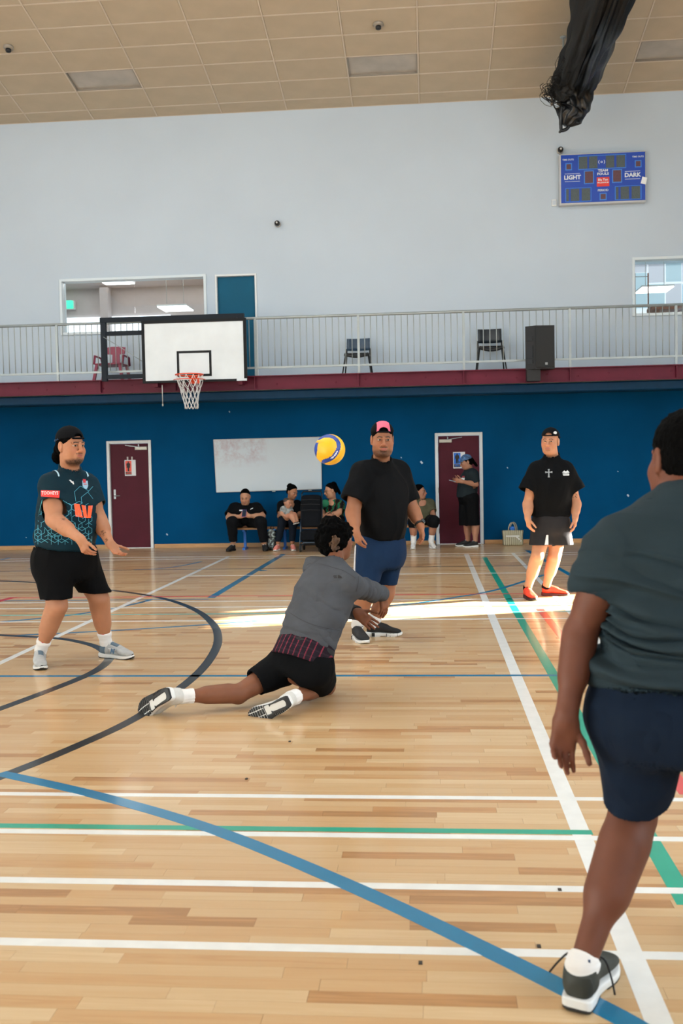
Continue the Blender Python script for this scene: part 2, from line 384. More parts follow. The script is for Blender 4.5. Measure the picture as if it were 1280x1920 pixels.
line('blue', [(250, 1068), (300, 1066), (345, 1060), (377, 1053)], .05, True)
line('blue', [(0, 1050), (18, 1046)], .06); line('blue', [(56, 1066), (70, 1066)], .12)
line('black', [(-30, 1468), (0, 1457), (120, 1409), (246, 1351), (330, 1296), (380, 1253), (405, 1215), (408, 1190), (399, 1170), (372, 1147), (330, 1129), (280, 1117), (210, 1107), (75, 1093), (-10, 1089)], .075, True, 'large black arc painted on the court')
line('black', [(-20, 1334), (0, 1329), (120, 1284), (175, 1260), (200, 1242), (203, 1230), (183, 1214), (150, 1204), (105, 1197), (0, 1191), (-30, 1190)], .075, True, 'smaller black arc inside the large one')
b = MB()
for px, py in ((1049, 1668), (1010, 1774), (462, 1460), (788, 1805), (543, 1390), (795, 1049), (540, 1263)):
    c = fl(px, py, .002); b.obox(c, (X3, Y3, Z3), (.006, .009, .002))
o = b.build('floor_scuffs', mat('scuff', '#3a332b', .8), FLOOR); o['kind'] = 'stuff'
# ---- skirting
b = MB()
for x0, x1 in ((XL, D1[0]-.07), (D1[1]+.07, D2[0]-.07), (D2[1]+.07, XR)): b.bbox((x0, YW-.02, 0), (x1, YW, .075), .004)
tag(b.build('baseboard_back', TIMBER), kind='structure')
# ---- doors
def poster(name, label, x0, x1, z0, z1, yf, fieldcol, darkcol, text, female, strips):
    r = empty(name, (x0, yf, z0), label, 'sign'); W = x1-x0; H = z1-z0
    b = MB(); b.box((x0, yf-.004, z0), (x1, yf, z1)); b.build('sheet', mat('poster_paper', '#dfe3e6', .5), r)
    fx0, fx1 = x0+.06*W, x0+.62*W
    b = MB(); b.box((fx0, yf-.006, z0+.26*H), (fx1, yf-.004, z1-.06*H)); b.build('colour_field', mat(name+'_ink', fieldcol, .5), r)
    b = MB(); b.box((fx0, yf-.006, z0+.08*H), (fx1, yf-.004, z0+.25*H)); b.build('text_band', mat('poster_band', darkcol, .5), r)
    cx = (fx0+fx1)/2; h = .62*H; zb = z0+.29*H; K = mat('pictogram_black', '#121212', .6)
    b = MB(); w_ = .42*(fx1-fx0)
    poly = [(-.18, 0), (-.18, .35), (-.45, .35), (-.32, .62), (-.5, .5), (-.42, .78), (-.2, .84), (.2, .84), (.42, .78), (.5, .5), (.32, .62), (.45, .35), (.18, .35), (.18, 0)] if female else \
           [(-.28, 0), (-.28, .45), (-.34, .5), (-.5, .45), (-.42, .8), (-.2, .84), (.2, .84), (.42, .8), (.5, .45), (.34, .5), (.28, .45), (.28, 0), (.06, 0), (0, .42), (-.06, 0)]
    b.prism([(u*w_*1.6, v*h) for u, v in poly], (cx, yf-.0062, zb), X3, Z3, -Y3, .0008)
    b.prism([(.075*h*math.cos(t), .92*h+.075*h*math.sin(t)) for t in np.linspace(0, 2*math.pi, 12, endpoint=False)], (cx, yf-.0062, zb), X3, Z3, -Y3, .0008)
    b.build('pictogram', K, r)
    flat_text('lettering', text, .13*H, (cx, yf-.0068, z0+.16*H), X3, Z3, mat(name+'_letters', fieldcol, .5), r, .001)
    if strips:
        for q in (.22, .62):
            b = MB(); b.box((x0+q*W, yf-.004, z1), (x0+(q+.13)*W, yf, z1+.06)); b.build('tape_strip', mat('tape', '#b9b7b0', .5), r)
def door(n, D, hinge_right, label):
    x0, x1, z0, z1 = D; yf = YW+.03
    r = empty('door_%d' % n, (x0, YW, 0)); tag(r, label, kind='structure')
    b = MB(); b.bbox((x0+.004, yf, .012), (x1-.004, yf+.04, z1-.004), .003); b.build('door_leaf', MAROON, r)
    b = MB(); fw = .055
    b.bbox((x0-fw, YW-.025, 0), (x0, YW+.1, z1+fw), .006); b.bbox((x1, YW-.025, 0), (x1+fw, YW+.1, z1+fw), .006); b.bbox((x0-.001, YW-.025, z1), (x1+.001, YW+.1, z1+fw), .006)
    b.build('door_frame', WHITE, r)
    b = MB(); b.bbox((x0, YW-.005, 0), (x1, YW+.08, .012), .002); b.build('threshold', WHITE, r)
    hx = x0+.07 if hinge_right else x1-.07; sg = 1 if hinge_right else -1
    b = MB(); b.bbox((hx-.022, yf-.012, .94), (hx+.022, yf, 1.12), .003); hp = b.build('handle_plate', CHROME, r)
    b = MB(); b.tube([(hx, yf-.01, 1.0), (hx, yf-.05, 1.0)], .009); b.tube([(hx, yf-.05, 1.0), (hx+sg*.11, yf-.05, 1.0)], .009); b.build('lever', CHROME, hp)
    cx = x1-.14 if hinge_right else x0+.14
    b = MB(); b.bbox((cx-.115, yf-.055, z1-.125), (cx+.115, yf, z1-.065), .005); cl = b.build('door_closer', mat('closer_metal', '#b9b6ab', .4, metal=.3), r)
    b = MB(); b.bar((cx-.02*sg, yf-.06, z1-.075), (cx-sg*.30, yf-.05, z1-.03), .02, .012); b.bar((cx-.04*sg, yf-.05, z1-.06), (cx-.04*sg, yf-.05, z1-.02), .02); b.build('closer_arm', CHROME, cl)
    b = MB()
    hx2 = x1 if hinge_right else x0
    for z in (.25, 1.0, 1.75): b.tube([(hx2, yf-.012, z-.05), (hx2, yf-.012, z+.05)], .008)
    b.build('hinge', CHROME, r)
door(1, D1, True, 'maroon flush door left of the whiteboard, with a red toilet poster')
door(2, D2, False, 'maroon flush door behind the standing person on the phone, with a blue toilet poster')
a0 = at(232.5, 862.5, YW); a1 = at(254, 892, YW)
poster('ladies_toilet_poster', 'red toilet poster with a female figure on the left door', a0[0], a1[0], a1[2], a0[2], YW+.03, '#e5533f', '#2a1514', 'LADIES', True, True)
a0 = at(849, 847.5, YW); a1 = at(872, 878, YW)
poster('mens_toilet_poster', 'blue toilet poster with a male figure on the right door', a0[0], a1[0], a1[2], a0[2], YW+.03, '#1f6fd0', '#0f1216', 'MENS', False, False)
r = empty('door_3', (UD[0], YW, UD[2])); tag(r, 'teal door up on the gallery beside the window', kind='structure')
b = MB(); b.bbox((UD[0]+.003, YW+.05, UD[2]+.01), (UD[1]-.003, YW+.09, UD[3]-.003), .003); b.build('door_leaf', mat('teal_door_paint', '#07536f', .6, var=.08, vscale=2, spec=.2), r)
b = MB(); fw = .035
b.bbox((UD[0]-fw, YW-.02, UD[2]), (UD[0], YW+.1, UD[3]+fw), .004); b.bbox((UD[1], YW-.02, UD[2]), (UD[1]+fw, YW+.1, UD[3]+fw), .004); b.bbox((UD[0]-.001, YW-.02, UD[3]), (UD[1]+.001, YW+.1, UD[3]+fw), .004)
b.build('door_frame', WHITE, r)
b = MB(); b.tube([(UD[0]+.07, YW+.05, 4.08), (UD[0]+.07, YW, 4.08), (UD[0]+.18, YW, 4.08)], .01); b.build('door_handle', CHROME, r)
# ---- windows of the upper rooms
def glass_mat():
    m = bpy.data.materials.new('window_glass'); m.use_nodes = True; nt = m.node_tree; nt.nodes.clear(); L = nt.links.new
    o = nt.nodes.new('ShaderNodeOutputMaterial'); t = nt.nodes.new('ShaderNodeBsdfTransparent'); g = nt.nodes.new('ShaderNodeBsdfGlossy'); f = nt.nodes.new('ShaderNodeFresnel'); x = nt.nodes.new('ShaderNodeMixShader')
    t.inputs[0].default_value = (.93, .97, .97, 1); g.inputs['Roughness'].default_value = .02; f.inputs[0].default_value = 1.5
    L(f.outputs[0], x.inputs[0]); L(t.outputs[0], x.inputs[1]); L(g.outputs[0], x.inputs[2]); L(x.outputs[0], o.inputs[0]); return m
GLASS = glass_mat(); WFR = mat('window_frame_paint', '#d6e2e8', .4)
ROOMM = mat('upper_room_wall', '#b9b0ae', .8, var=.03)
REFL = mat('reflection_glow', '#ffffff', .5, emit=5.0); DAYL = mat('daylit_window_pane', '#eef6ff', .5, emit=2.6); DAYB = mat('hazy_daylit_pane', '#bcd3dd', .5, emit=.5); DAYP = mat('hazy_pale_pane', '#cfd0d9', .5, emit=.52)
def window(n, W, mull, label):
    x0, x1, z0, z1 = W; r = empty('window_%d' % n, (x0, YW, z0)); tag(r, label, kind='structure'); f = .05
    b = MB(); b.bbox((x0-f, YW-.03, z0-f), (x0, YW+.2, z1+f), .004); b.bbox((x1, YW-.03, z0-f), (x1+f, YW+.2, z1+f), .004); b.bbox((x0-.001, YW-.03, z0-f), (x1+.001, YW+.2, z0), .004); b.bbox((x0-.001, YW-.03, z1), (x1+.001, YW+.2, z1+f), .004)
    b.build('window_frame', WFR, r)
    edges = [x0, *mull, x1]
    for k in range(len(edges)-1):
        b = MB(); b.box((edges[k]+.003, YW+.08, z0), (edges[k+1]-.003, YW+.086, z1)); b.build('pane', GLASS, r)
    return r
w1 = window(1, UW, (at(250, 560, YW)[0],), 'wide interior window at the left of the gallery')
w2 = window(2, RW, (), 'interior window at the right edge of the gallery')
# room behind the left window
def room(name, x0, x1, z0, z1, d, m):
    y0, y1 = YW+.2, YW+d; b = MB()
    b.box((x0-.1, y0, z0), (x0, y1, z1)); b.box((x1, y0, z0), (x1+.1, y1, z1)); b.box((x0-.1, y1, z0), (x1+.1, y1+.1, z1)); b.box((x0-.1, y0, z0-.1), (x1+.1, y1+.1, z0)); b.box((x0-.1, y0, z1), (x1+.1, y1+.1, z1+.1))
    l = bpy.data.lights.new('room_fill', 'AREA'); l.shape = 'RECTANGLE'; l.size = x1-x0-.2; l.size_y = d-.6; l.energy = 75 if x0 < 0 else 40; lo_ = bpy.data.objects.new('room_fill', l); C.objects.link(lo_); lo_.location = ((x0+x1)/2, (y0+y1)/2, z1-.03)  # added fill spread under the room's ceiling to brighten it
    return tag(b.build(name, m), kind='structure')
room('upper_room_left', -8.6, -3.95, 3.07, 5.55, 3.6, ROOMM)
yb = YW+3.58
b = MB()
p0 = at(120, 597, yb); p1 = at(246, 612, yb); b.box((p0[0], yb-.03, p1[2]-.35), (p1[0]+.9, yb, p0[2])); tag(b.build('window_3', DAYL), 'bright daylit windows of the upper room', kind='structure')
b = MB(); q = at(201, 540, yb-.3); b.box((q[0]-.18, yb-.3, 3.07), (q[0], yb, 5.55)); tag(b.build('trim_1', ROOMM), kind='structure')
def refl_panel(px0, px1, py0, py1, depth, lab):  # glowing panel standing for a ceiling light reflected on the gallery glass
    a = at(px0, py1, depth); c = at(px1, py0, depth); z = (a[2]+c[2])/2
    r = empty('reflection_panel', ((a[0]+c[0])/2, depth, z), lab, 'lamp', 'lit lamps of the upper rooms')
    b = MB(); b.box((a[0], depth-.3, z-.02), (c[0], depth+.35, z)); b.build('diffuser', REFL, r)
    l = bpy.data.lights.new('panel_light', 'AREA'); l.shape = 'RECTANGLE'; l.size = c[0]-a[0]; l.size_y = .6; l.energy = 6; lo_ = bpy.data.objects.new('panel_light', l); C.objects.link(lo_); lo_.location = ((a[0]+c[0])/2, depth, z-.03); lo_.parent = r; lo_.matrix_parent_inverse = Matrix.Translation(-r.location)  # added light that brightens the room around the panel
    b = MB(); b.box((a[0]-.01, depth-.31, z), (c[0]+.01, depth+.36, z+.03)); b.build('housing', WHITE, r)
    for sx in (.2, .8): b = MB(); b.tube([(a[0]+(c[0]-a[0])*sx, depth, z+.03), (a[0]+(c[0]-a[0])*sx, depth, 5.55)], .005, 6); b.build('suspension_wire', GALV, r)
refl_panel(189, 243, 521, 531, YW+1.6, 'lit lamp panel high behind the left gallery window')
refl_panel(302, 355, 573, 582, YW+1.9, 'lit lamp panel low behind the left gallery window')
e0 = at(127, 571, yb-.2); r = empty('exit_sign', e0, 'small glowing green exit sign behind the left gallery window', 'sign')
b = MB(); b.bbox((e0[0]-.16, yb-.22, e0[2]-.08), (e0[0]+.1, yb-.12, e0[2]+.09), .008); b.build('sign_face', mat('exit_green', '#35d8b0', .4, emit=1.6), r)
b = MB(); b.box((e0[0]-.17, yb-.12, e0[2]-.09), (e0[0]+.11, yb-.003, e0[2]+.10)); b.build('sign_case', WHITE, r)
# room behind the right window: a bright glazed wall, brown rack and bench
room('upper_room_right', 3.3, 7.4, 3.07, 5.55, 3.2, mat('upper_room_wall_pale', '#cdd9df', .8))
yb2 = YW+3.0
b = MB()
def wq(px, py, Y=yb2): return at(px, py, Y)
r = empty('window_4', wq(1190, 580)); tag(r, 'glazed partition seen through the right gallery window', kind='structure')
for (xa, ya, xb, yb_, m_) in ((1189, 487, 1213, 511, DAYP), (1189, 511, 1213, 578, DAYB), (1215.5, 487, 1246, 530, DAYP), (1248.5, 486, 1277.5, 528, DAYB), (1279, 486, 1310, 528, DAYP), (1215.5, 532, 1246, 580, DAYB), (1248.5, 531, 1277.5, 580, DAYP), (1279, 531, 1310, 580, DAYB)):
    a = wq(xa, yb_); c = wq(xb, ya); b = MB(); b.box((a[0], yb2+.02, a[2]), (c[0], yb2+.03, c[2])); b.build('pane', m_, r)
b = MB(); a = wq(1180, 600); c = wq(1320, 470); b.box((a[0], yb2+.04, a[2]-.3), (c[0], yb2+.08, c[2])); b.build('partition_frame', mat('glowing_white_partition', '#f2f6f8', .5, emit=.7), r)  # daylight on the white frame put in as a glow of its own
refl_panel(1198, 1256, 535, 549, YW+1.5, 'lit lamp panel behind the right gallery window')
RUST = mat('rust_brown_wood', '#8a5236', .6, var=.15)
r = empty('clothes_rack', at(1200, 585, YW+.9), 'brown upright rack frame behind the right gallery window', 'rack')
for px in (1189.5, 1214.5):
    a = at(px, 512, YW+.9); c = at(px+.5, 586, YW+.9); b = MB(); b.bar((a[0], YW+.9, 3.07), (a[0], YW+.9, a[2]), .022); b.build('upright', RUST, r)
a = at(1189.5, 519, YW+.9); c = at(1214.5, 518.5, YW+.9); b = MB(); b.bar(a, c, .012); b.build('rail', GALV, r)
r = empty('wooden_bench', at(1250, 585, YW+.4), 'brown wooden bench behind the right gallery window', 'bench')
a = at(1216, 582, YW+.5); b = MB(); b.bbox((a[0], YW+.3, a[2]-.02), (a[0]+1.8, YW+.7, a[2]+.05), .01); b.build('bench_top', RUST, r)
for k in (.1, 1.6):
    b = MB(); b.box((a[0]+k, YW+.35, 3.07), (a[0]+k+.06, YW+.65, a[2]-.02)); b.build('leg', RUST, r)
# ---- gallery
b = MB(); b.box((XL, YG+.02, 2.82), (XR, YW, 3.07)); tag(b.build('gallery_floor', mat('gallery_concrete', '#8f9494', .8)), kind='structure')
b = MB(); b.bbox((XL, YG+.06, 2.66), (XR, YG+.5, 2.815), .02); tag(b.build('trim_2', mat('soffit_blue', '#05304c', .5, var=.08, spec=.15)), 'blue edge board under the gallery beam', kind='structure')
b = MB(); b.box((XL, YG+.5, 2.74), (XR, YW, 2.82)); tag(b.build('gallery_soffit', mat('soffit_dark', '#0b3850', .6)), kind='structure')
BEAM = empty('gallery_beam', (0, YG, 2.82)); tag(BEAM, 'maroon steel beam along the gallery edge', kind='structure')
b = MB(); b.box((XL, YG, 2.835), (XR, YG+.012, 3.045)); b.build('web', STEELB, BEAM)
for z in (2.822, 3.045):
    b = MB(); b.box((XL, YG-.075, z), (XR, YG+.05, z+.016)); b.build('flange', STEELB, BEAM)
sm_ = None
for px in (190, 330, 479, 672, 869, 1068, 1267):
    x = at(px, 730, YG)[0]; b = MB(); b.box((x-.008, YG-.07, 2.838), (x+.008, YG, 3.045)); b.build('stiffener', STEELB, BEAM)
bolt = MB(); bolt.lathe([(.016, 0), (.016, .012), (.008, .016)], (0, 0, 0), (X3, Z3, -Y3), 8); bme = raw_mesh('bolt', bolt.V, bolt.F); bme.materials.append(STEELB)
for k in range(26):
    o = bpy.data.objects.new('bolt', bme); C.objects.link(o); o.parent = BEAM; o.location = (-8.2+k*.51, 0, .10 if k % 2 else .14)
# railing
RAIL = empty('gallery_railing', (-2, YG, 3.06), 'grey steel gallery railing with thin upright bars', 'railing')
ZT, ZB = 4.055, 3.205; YRL = YG+.03
posts = [at(px, 650, YRL)[0] for px in (107, 283, 479, 672, 869, 1068, 1267)]; posts = [posts[0]-1.75*k for k in (3, 2, 1)]+posts+[posts[-1]+1.8, posts[-1]+3.0]
b = MB(); b.tube([(posts[0]-.9, YRL, ZT), (posts[-1], YRL, ZT)], .024, 10); b.build('top_rail', GALV, RAIL)
b = MB(); b.bar((posts[0]-.9, YRL, ZB), (posts[-1], YRL, ZB), .03, .035); b.build('bottom_rail', GALV, RAIL)
for x in posts:
    b = MB(); b.box((x-.02, YRL-.02, 3.061), (x+.02, YRL+.02, ZT-.01)); b.build('post', GALV, RAIL)
bm_ = MB(); bm_.tube([(0, 0, 0), (0, 0, ZT-ZB)], .0075, 6); bal = raw_mesh('baluster', bm_.V, bm_.F, smooth=True); bal.materials.append(GALV)
for k in range(len(posts)-1):
    n = max(2, round((posts[k+1]-posts[k])/.108))
    for i in range(1, n):
        o = bpy.data.objects.new('baluster', bal); C.objects.link(o); o.parent = RAIL; o.location = Vector((posts[k]+(posts[k+1]-posts[k])*i/n, YRL, ZB))-RAIL.location
# whiteboard
r = empty('whiteboard', at(405, 924, YW), 'large worn whiteboard on the blue wall with faded red marks', 'whiteboard')
yb3 = YW-.03
c4 = [at(406, 923, YW-.02), at(603, 916.5, YW-.02), at(601, 819.5, YW-.02), at(400.5, 824.5, YW-.02)]
V = [(c[0], YW-.03, c[2]) for c in c4]+[(c[0], YW-.001, c[2]) for c in c4]
def wb_mat():
    m = mat('whiteboard_face', '#c3cfd6', .35, var=.03, vscale=2); nt = m.node_tree; L = nt.links.new; b = nt.nodes['Principled BSDF']
    tc = nt.nodes.new('ShaderNodeTexCoord'); n = nt.nodes.new('ShaderNodeTexNoise'); n.inputs['Scale'].default_value = 6; n.inputs['Detail'].default_value = 9; n.inputs['Roughness'].default_value = .75; L(tc.outputs['Object'], n.inputs['Vector'])
    sp = nt.nodes.new('ShaderNodeSeparateXYZ'); L(tc.outputs['Object'], sp.inputs[0])
    a = nt.nodes.new('ShaderNodeMapRange'); a.inputs[1].default_value = 1.05; a.inputs[2].default_value = .75; L(sp.outputs[0], a.inputs[0])
    z = nt.nodes.new('ShaderNodeMapRange'); z.inputs[1].default_value = .45; z.inputs[2].default_value = .7; L(sp.outputs[2], z.inputs[0])
    q = nt.nodes.new('ShaderNodeMapRange'); q.inputs[1].default_value = .44; q.inputs[2].default_value = .66; q.inputs[4].default_value = .75; L(n.outputs['Fac'], q.inputs[0])
    m1 = nt.nodes.new('ShaderNodeMath'); m1.operation = 'MULTIPLY'; L(a.outputs[0], m1.inputs[0]); L(z.outputs[0], m1.inputs[1])
    m2 = nt.nodes.new('ShaderNodeMath'); m2.operation = 'MULTIPLY'; L(m1.outputs[0], m2.inputs[0]); L(q.outputs[0], m2.inputs[1])
    mx = nt.nodes.new('ShaderNodeMix'); mx.data_type = 'RGBA'; L(m2.outputs[0], mx.inputs[0]); mx.inputs[6].default_value = (*lin('#c3cfd6'), 1); mx.inputs[7].default_value = (*lin('#a98791'), 1)
    L(mx.outputs[2], b.inputs['Base Color']); return m
b = MB(); b.add(V, [(0,1,2,3),(4,7,6,5),(0,4,5,1),(1,5,6,2),(2,6,7,3),(3,7,4,0)]); b.build('board', wb_mat(), r)
b = MB()
for i, j in ((0, 1), (1, 2), (2, 3), (3, 0)): b.bar((V[i][0], YW-.026, V[i][2]), (V[j][0], YW-.026, V[j][2]), .012, .014, up=(0, 1, 0))
b.build('edge_strip', mat('whiteboard_edge', '#aeb4b2', .4), r)
b = MB()
for px, py in ((513, 921), (581, 919)): c = at(px, py, YW-.04); b.bbox((c[0]-.03, YW-.05, c[2]-.012), (c[0]+.03, YW-.025, c[2]+.02), .004)
b.build('clip', GALV, r)
b = MB()
for px, py, s_ in ((790, 867, 1.2), (752, 858, .6), (313, 1002, .9), (49, 1008, .4), (951, 877, .6), (1177, 929, 1), (430, 772, .7), (1158, 884, .5)):
    c = at(px, py, YW-.001); b.obox((c[0], YW-.001, c[2]), (X3*.8+Z3*.6, Y3, Z3*.8-X3*.6), (.014*s_, .001, .022*s_))
tag(b.build('wall_chips', WALLW), kind='structure')
# ------------------------------------------------------------------ fixtures and loose things
PX = lambda px, py, Y: at(px, py, Y)
# basketball goal
YBB = 17.1; K = 1/111.6
r = empty('basketball_goal', (-4.0, YBB, 2.95), 'wall mounted basketball backboard with orange hoop and white net', 'basketball goal'); GOAL = r
BBK = mat('backboard_frame_black', '#090c0f', .5, spec=.2); BBW = mat('backboard_white', '#d3dbdf', .35, var=.05, vscale=3)
x0, x1, z0, z1 = -4.835, -3.05, 2.965, 4.005
b = MB(); b.bbox((x0, YBB, z0), (x1, YBB+.02, z1), .004); b.build('backboard', BBW, r)
b = MB(); t = .042
b.box((x0-.008, YBB-.008, z0-.008), (x0+t, YBB+.03, z1+.008)); b.box((x1-t, YBB-.008, z0-.008), (x1+.008, YBB+.03, z1+.008)); b.box((x0+t, YBB-.008, z1-t), (x1-t, YBB+.03, z1+.008)); b.box((x0+t, YBB-.008, z0-.008), (x1-t, YBB+.03, z0+.03))
b.build('border_frame', BBK, r)
hx = -4.03; b = MB(); ix0, ix1, iz0, iz1, t = hx-.18+.0, hx+.40, 3.11, 3.52, .04
ix0 = PX(331, 660, YBB)[0]; ix1 = PX(396, 660, YBB)[0]; iz1 = PX(363, 657.5, YBB)[2]; iz0 = PX(363, 706, YBB)[2]
b.box((ix0, YBB-.003, iz0), (ix0+t, YBB, iz1)); b.box((ix1-t, YBB-.003, iz0), (ix1, YBB, iz1)); b.box((ix0+t, YBB-.003, iz1-t), (ix1-t, YBB, iz1)); b.box((ix0+t, YBB-.003, iz0), (ix1-t, YBB, iz0+t))
b.build('target_square', BBK, r)
b = MB(); b.box((x1-.17, YBB-.010, z0-.006), (x1+.004, YBB-.0085, z0+.03)); b.build('maker_label', mat('label_white', '#cfd8dc', .5), r)
yr = YBB-.15-.228; zr = 3.05; RC = PX(355, 706, yr)[0]
OR = mat('hoop_orange', '#e04a22', .4)
b = MB(); b.tube([(RC+.228*math.cos(a), yr+.228*math.sin(a), zr) for a in np.linspace(0, 2*math.pi, 32, endpoint=False)], .011, 8, closed=True)
rim = b.build('rim', OR, r)
b = MB(); b.box((RC-.09, YBB-.02, zr-.12), (RC+.09, YBB-.008, zr+.02)); b.bar((RC-.07, YBB-.01, zr-.01), (RC-.09, YBB-.17, zr-.005), .03, .014); b.bar((RC+.07, YBB-.01, zr-.01), (RC+.09, YBB-.17, zr-.005), .03, .014)
b.add([(RC-.05, YBB-.02, zr-.1), (RC+.05, YBB-.02, zr-.1), (RC+.05, YBB-.16, zr-.012), (RC-.05, YBB-.16, zr-.012), (RC-.05, YBB-.02, zr-.012), (RC+.05, YBB-.02, zr-.012)], [(0,1,2,3),(4,3,2,5),(0,3,4),(1,5,2),(0,4,5,1)])
b.tube([(RC+.26*math.cos(a), yr+.25*math.sin(a), zr-.085) for a in np.linspace(-2.9, .45, 22)], .007, 6)
b.build('rim_bracket', OR, r)
b = MB(); nS = 12; lv = [(.226, 0), (.205, -.09), (.165, -.19), (.135, -.28), (.118, -.37), (.112, -.44)]
def netp(j, k, tw=0): a = 2*math.pi*(k+.5*(j % 2))/nS; rr, zz = lv[j]; rr *= 1+.06*math.sin(k*5+j); return (RC+rr*math.cos(a)+.02*j*.2, yr+rr*math.sin(a), zr-.01+zz*1.12+.02*math.sin(k*3+j*2)*(j > 2))
for j in range(len(lv)-1):
    for k in range(nS):
        p = netp(j, k)
        for kk in ((k, k-1) if j % 2 == 0 else (k, k+1)):
            q = netp(j+1, kk); m_ = [(p[i]+q[i])/2 for i in range(3)]; m_[2] -= .012; b.tube([p, m_, q], .0055, 5, cap=False)
for k in range(nS):
    p = netp(len(lv)-1, k); q = netp(len(lv)-1, k+1); m_ = [(p[i]+q[i])/2 for i in range(3)]; m_[2] -= .06; b.tube([p, ((p[0]+m_[0])/2, (p[1]+m_[1])/2, m_[2]+.012), m_, ((q[0]+m_[0])/2, (q[1]+m_[1])/2, m_[2]+.012), q], .0055, 5, cap=False)
b.build('net', mat('net_cord_white', '#dadada', .7), r)
NAVY = mat('navy_painted_steel', '#0b1620', .5, spec=.2)
fx0 = PX(194, 650, YBB+.1)[0]
b = MB(); b.box((fx0-.045, YBB+.09, 3.02), (fx0+.045, YBB+.17, 4.09)); b.build('frame_upright', NAVY, r)
b = MB(); b.box((fx0-.05, YBB+.08, 4.025), (x1-.04, YBB+.16, 4.105)); b.build('frame_top_bar', NAVY, r)
b = MB(); b.box((fx0+.045, YBB+.1, 3.80), (x0, YBB+.16, 3.87)); b.build('frame_bar', NAVY, r)
b = MB(); b.box((fx0+.045, YBB+.1, 3.06), (x0, YBB+.16, 3.13)); b.build('frame_bar', NAVY, r)
for x in (x0+.2, x1-.12): b = MB(); b.box((x-.035, YBB+.05, 2.9), (x+.035, YG-.08, 3.0)); b.build('wall_bracket', STEELB, r)
b = MB(); b.bar((-4.7, YBB+.12, 3.1), (-3.2, YBB+.12, 3.95), .05); b.box((x0+.15, YBB+.02, 3.0), (x0+.22, YBB+.1, 4.03)); b.box((x1-.22, YBB+.02, 3.0), (x1-.15, YBB+.1, 4.03)); b.build('rear_brace', NAVY, r)
b = MB(); b.tube([PX(194, 632, YBB+.09), PX(230, 654, YBB+.09), PX(266, 677, YBB+.09)], .006, 6); b.build('cable', GALV, r)
b = MB(); p = PX(304, 722, YBB+.03); b.tube([p, (p[0], p[1], p[2]-.33)], .008, 6); b.lathe([(.012, 0), (.014, .03), (.006, .035)], (p[0], p[1], p[2]-.36), (X3, Y3, Z3), 8); b.build('pull_cord', mat('cord_grey', '#b9b9b3', .7), r)
# scoreboard
sx0, sx1, sz0, sz1 = 2.395, 3.906, 6.065, 6.965; ys = YW-.13
r = empty('scoreboard', ((sx0+sx1)/2, YW, sz0), 'blue electronic scoreboard high on the white wall with LIGHT and DARK panels', 'scoreboard')
b = MB(); b.bbox((sx0, ys, sz0), (sx1, YW, sz1), .006); b.build('case', mat('scoreboard_rim', '#b9bcbc', .4), r)
BLU = mat('scoreboard_blue', '#1242a8', .35); fx0, fx1, fz0, fz1 = sx0+.03, sx1-.01, sz0+.035, sz1-.02
b = MB(); b.box((fx0, ys-.004, fz0), (fx1, ys, fz1)); b.build('face', BLU, r)
FW = fx1-fx0; FH = fz1-fz0
def SP(u, v): return (fx0+u*FW, ys-.005, fz1-v*FH)   # u,v measured across and down the face
DG = mat('display_grey', '#4a5556', .5, var=.15, vscale=60); DR = mat('display_maroon', '#5c3c42', .5, var=.15, vscale=60); LB = mat('display_outline', '#3f7fd0', .5); SW = mat('scoreboard_letters', '#dfe5ea', .5)
def disp(u0, u1, v0, v1, m, bord=True):
    if bord:
        a, c = SP(u0-.012, v0-.02), SP(u1+.012, v1+.02); b = MB(); b.box((a[0], ys-.007, c[2]), (c[0], ys-.0045, a[2])); b.build('display_frame', LB, r)
    a, c = SP(u0, v0), SP(u1, v1); b = MB(); b.box((a[0], ys-.009, c[2]), (c[0], ys-.004, a[2])); b.build('digit_display', m, r)
def bord(u0, u1, v0, v1):
    a, c = SP(u0, v0), SP(u1, v1); b = MB(); b.box((a[0], ys-.006, c[2]), (c[0], ys-.004, a[2])); b.build('display_frame', LB, r)
bord(.205, .775, .03, .32); bb = MB(); a, c = SP(.212, .045), SP(.768, .305); bb.box((a[0], ys-.0065, c[2]), (c[0], ys-.0045, a[2])); bb.build('display_panel', BLU, r)
for u0, u1 in ((.215, .315), (.335, .435), (.535, .635), (.66, .76)): disp(u0, u1, .05, .30, DG, False)
bord(.05, .36, .69, .98); bord(.64, .955, .69, .98)
for s_ in (0, .592):
    bb = MB(); a, c = SP(.057+s_, .70), SP(.353+s_, .97); bb.box((a[0], ys-.0065, c[2]), (c[0], ys-.0045, a[2])); bb.build('display_panel', BLU, r)
    for u0, u1 in ((.06, .09), (.115, .215), (.245, .345)): disp(u0+s_, u1+s_, .71, .965, DG, False)
disp(.285, .38, .36, .60, DR); disp(.62, .715, .36, .60, DR)
for u in (.065, .89): disp(u, u+.055, .19, .30, DR)
disp(.47, .53, .84, .95, DR)
def st(t, u, v, h, bold=0, sx=1.0): p = SP(u, v); flat_text('lettering', t, h, (p[0], ys-.0095, p[2]), X3, Z3, SW, r, bold, sx)
st('LIGHT', .135, .474, .100, .004, 1.05); st('DARK', .85, .474, .100, .004, 1.05); st('TEAM', .5, .355, .058, .002, 1.2); st('FOULS', .5, .425, .058, .002, 1.2)
st('TIME OUTS', .085, .10, .040, .001); st('TIME OUTS', .915, .10, .040, .001); st('PERIOD', .5, .765, .055, .001)
st('( o )', .485, .17, .07, .002)
for u0, u1 in ((.045, .225), (.76, .94)):
    for v in (.39, .55):
        a, c = SP(u0, v), SP(u1, v+.008); b = MB(); b.box((a[0], ys-.008, c[2]), (c[0], ys-.0045, a[2])); b.build('rule_line', SW, r)
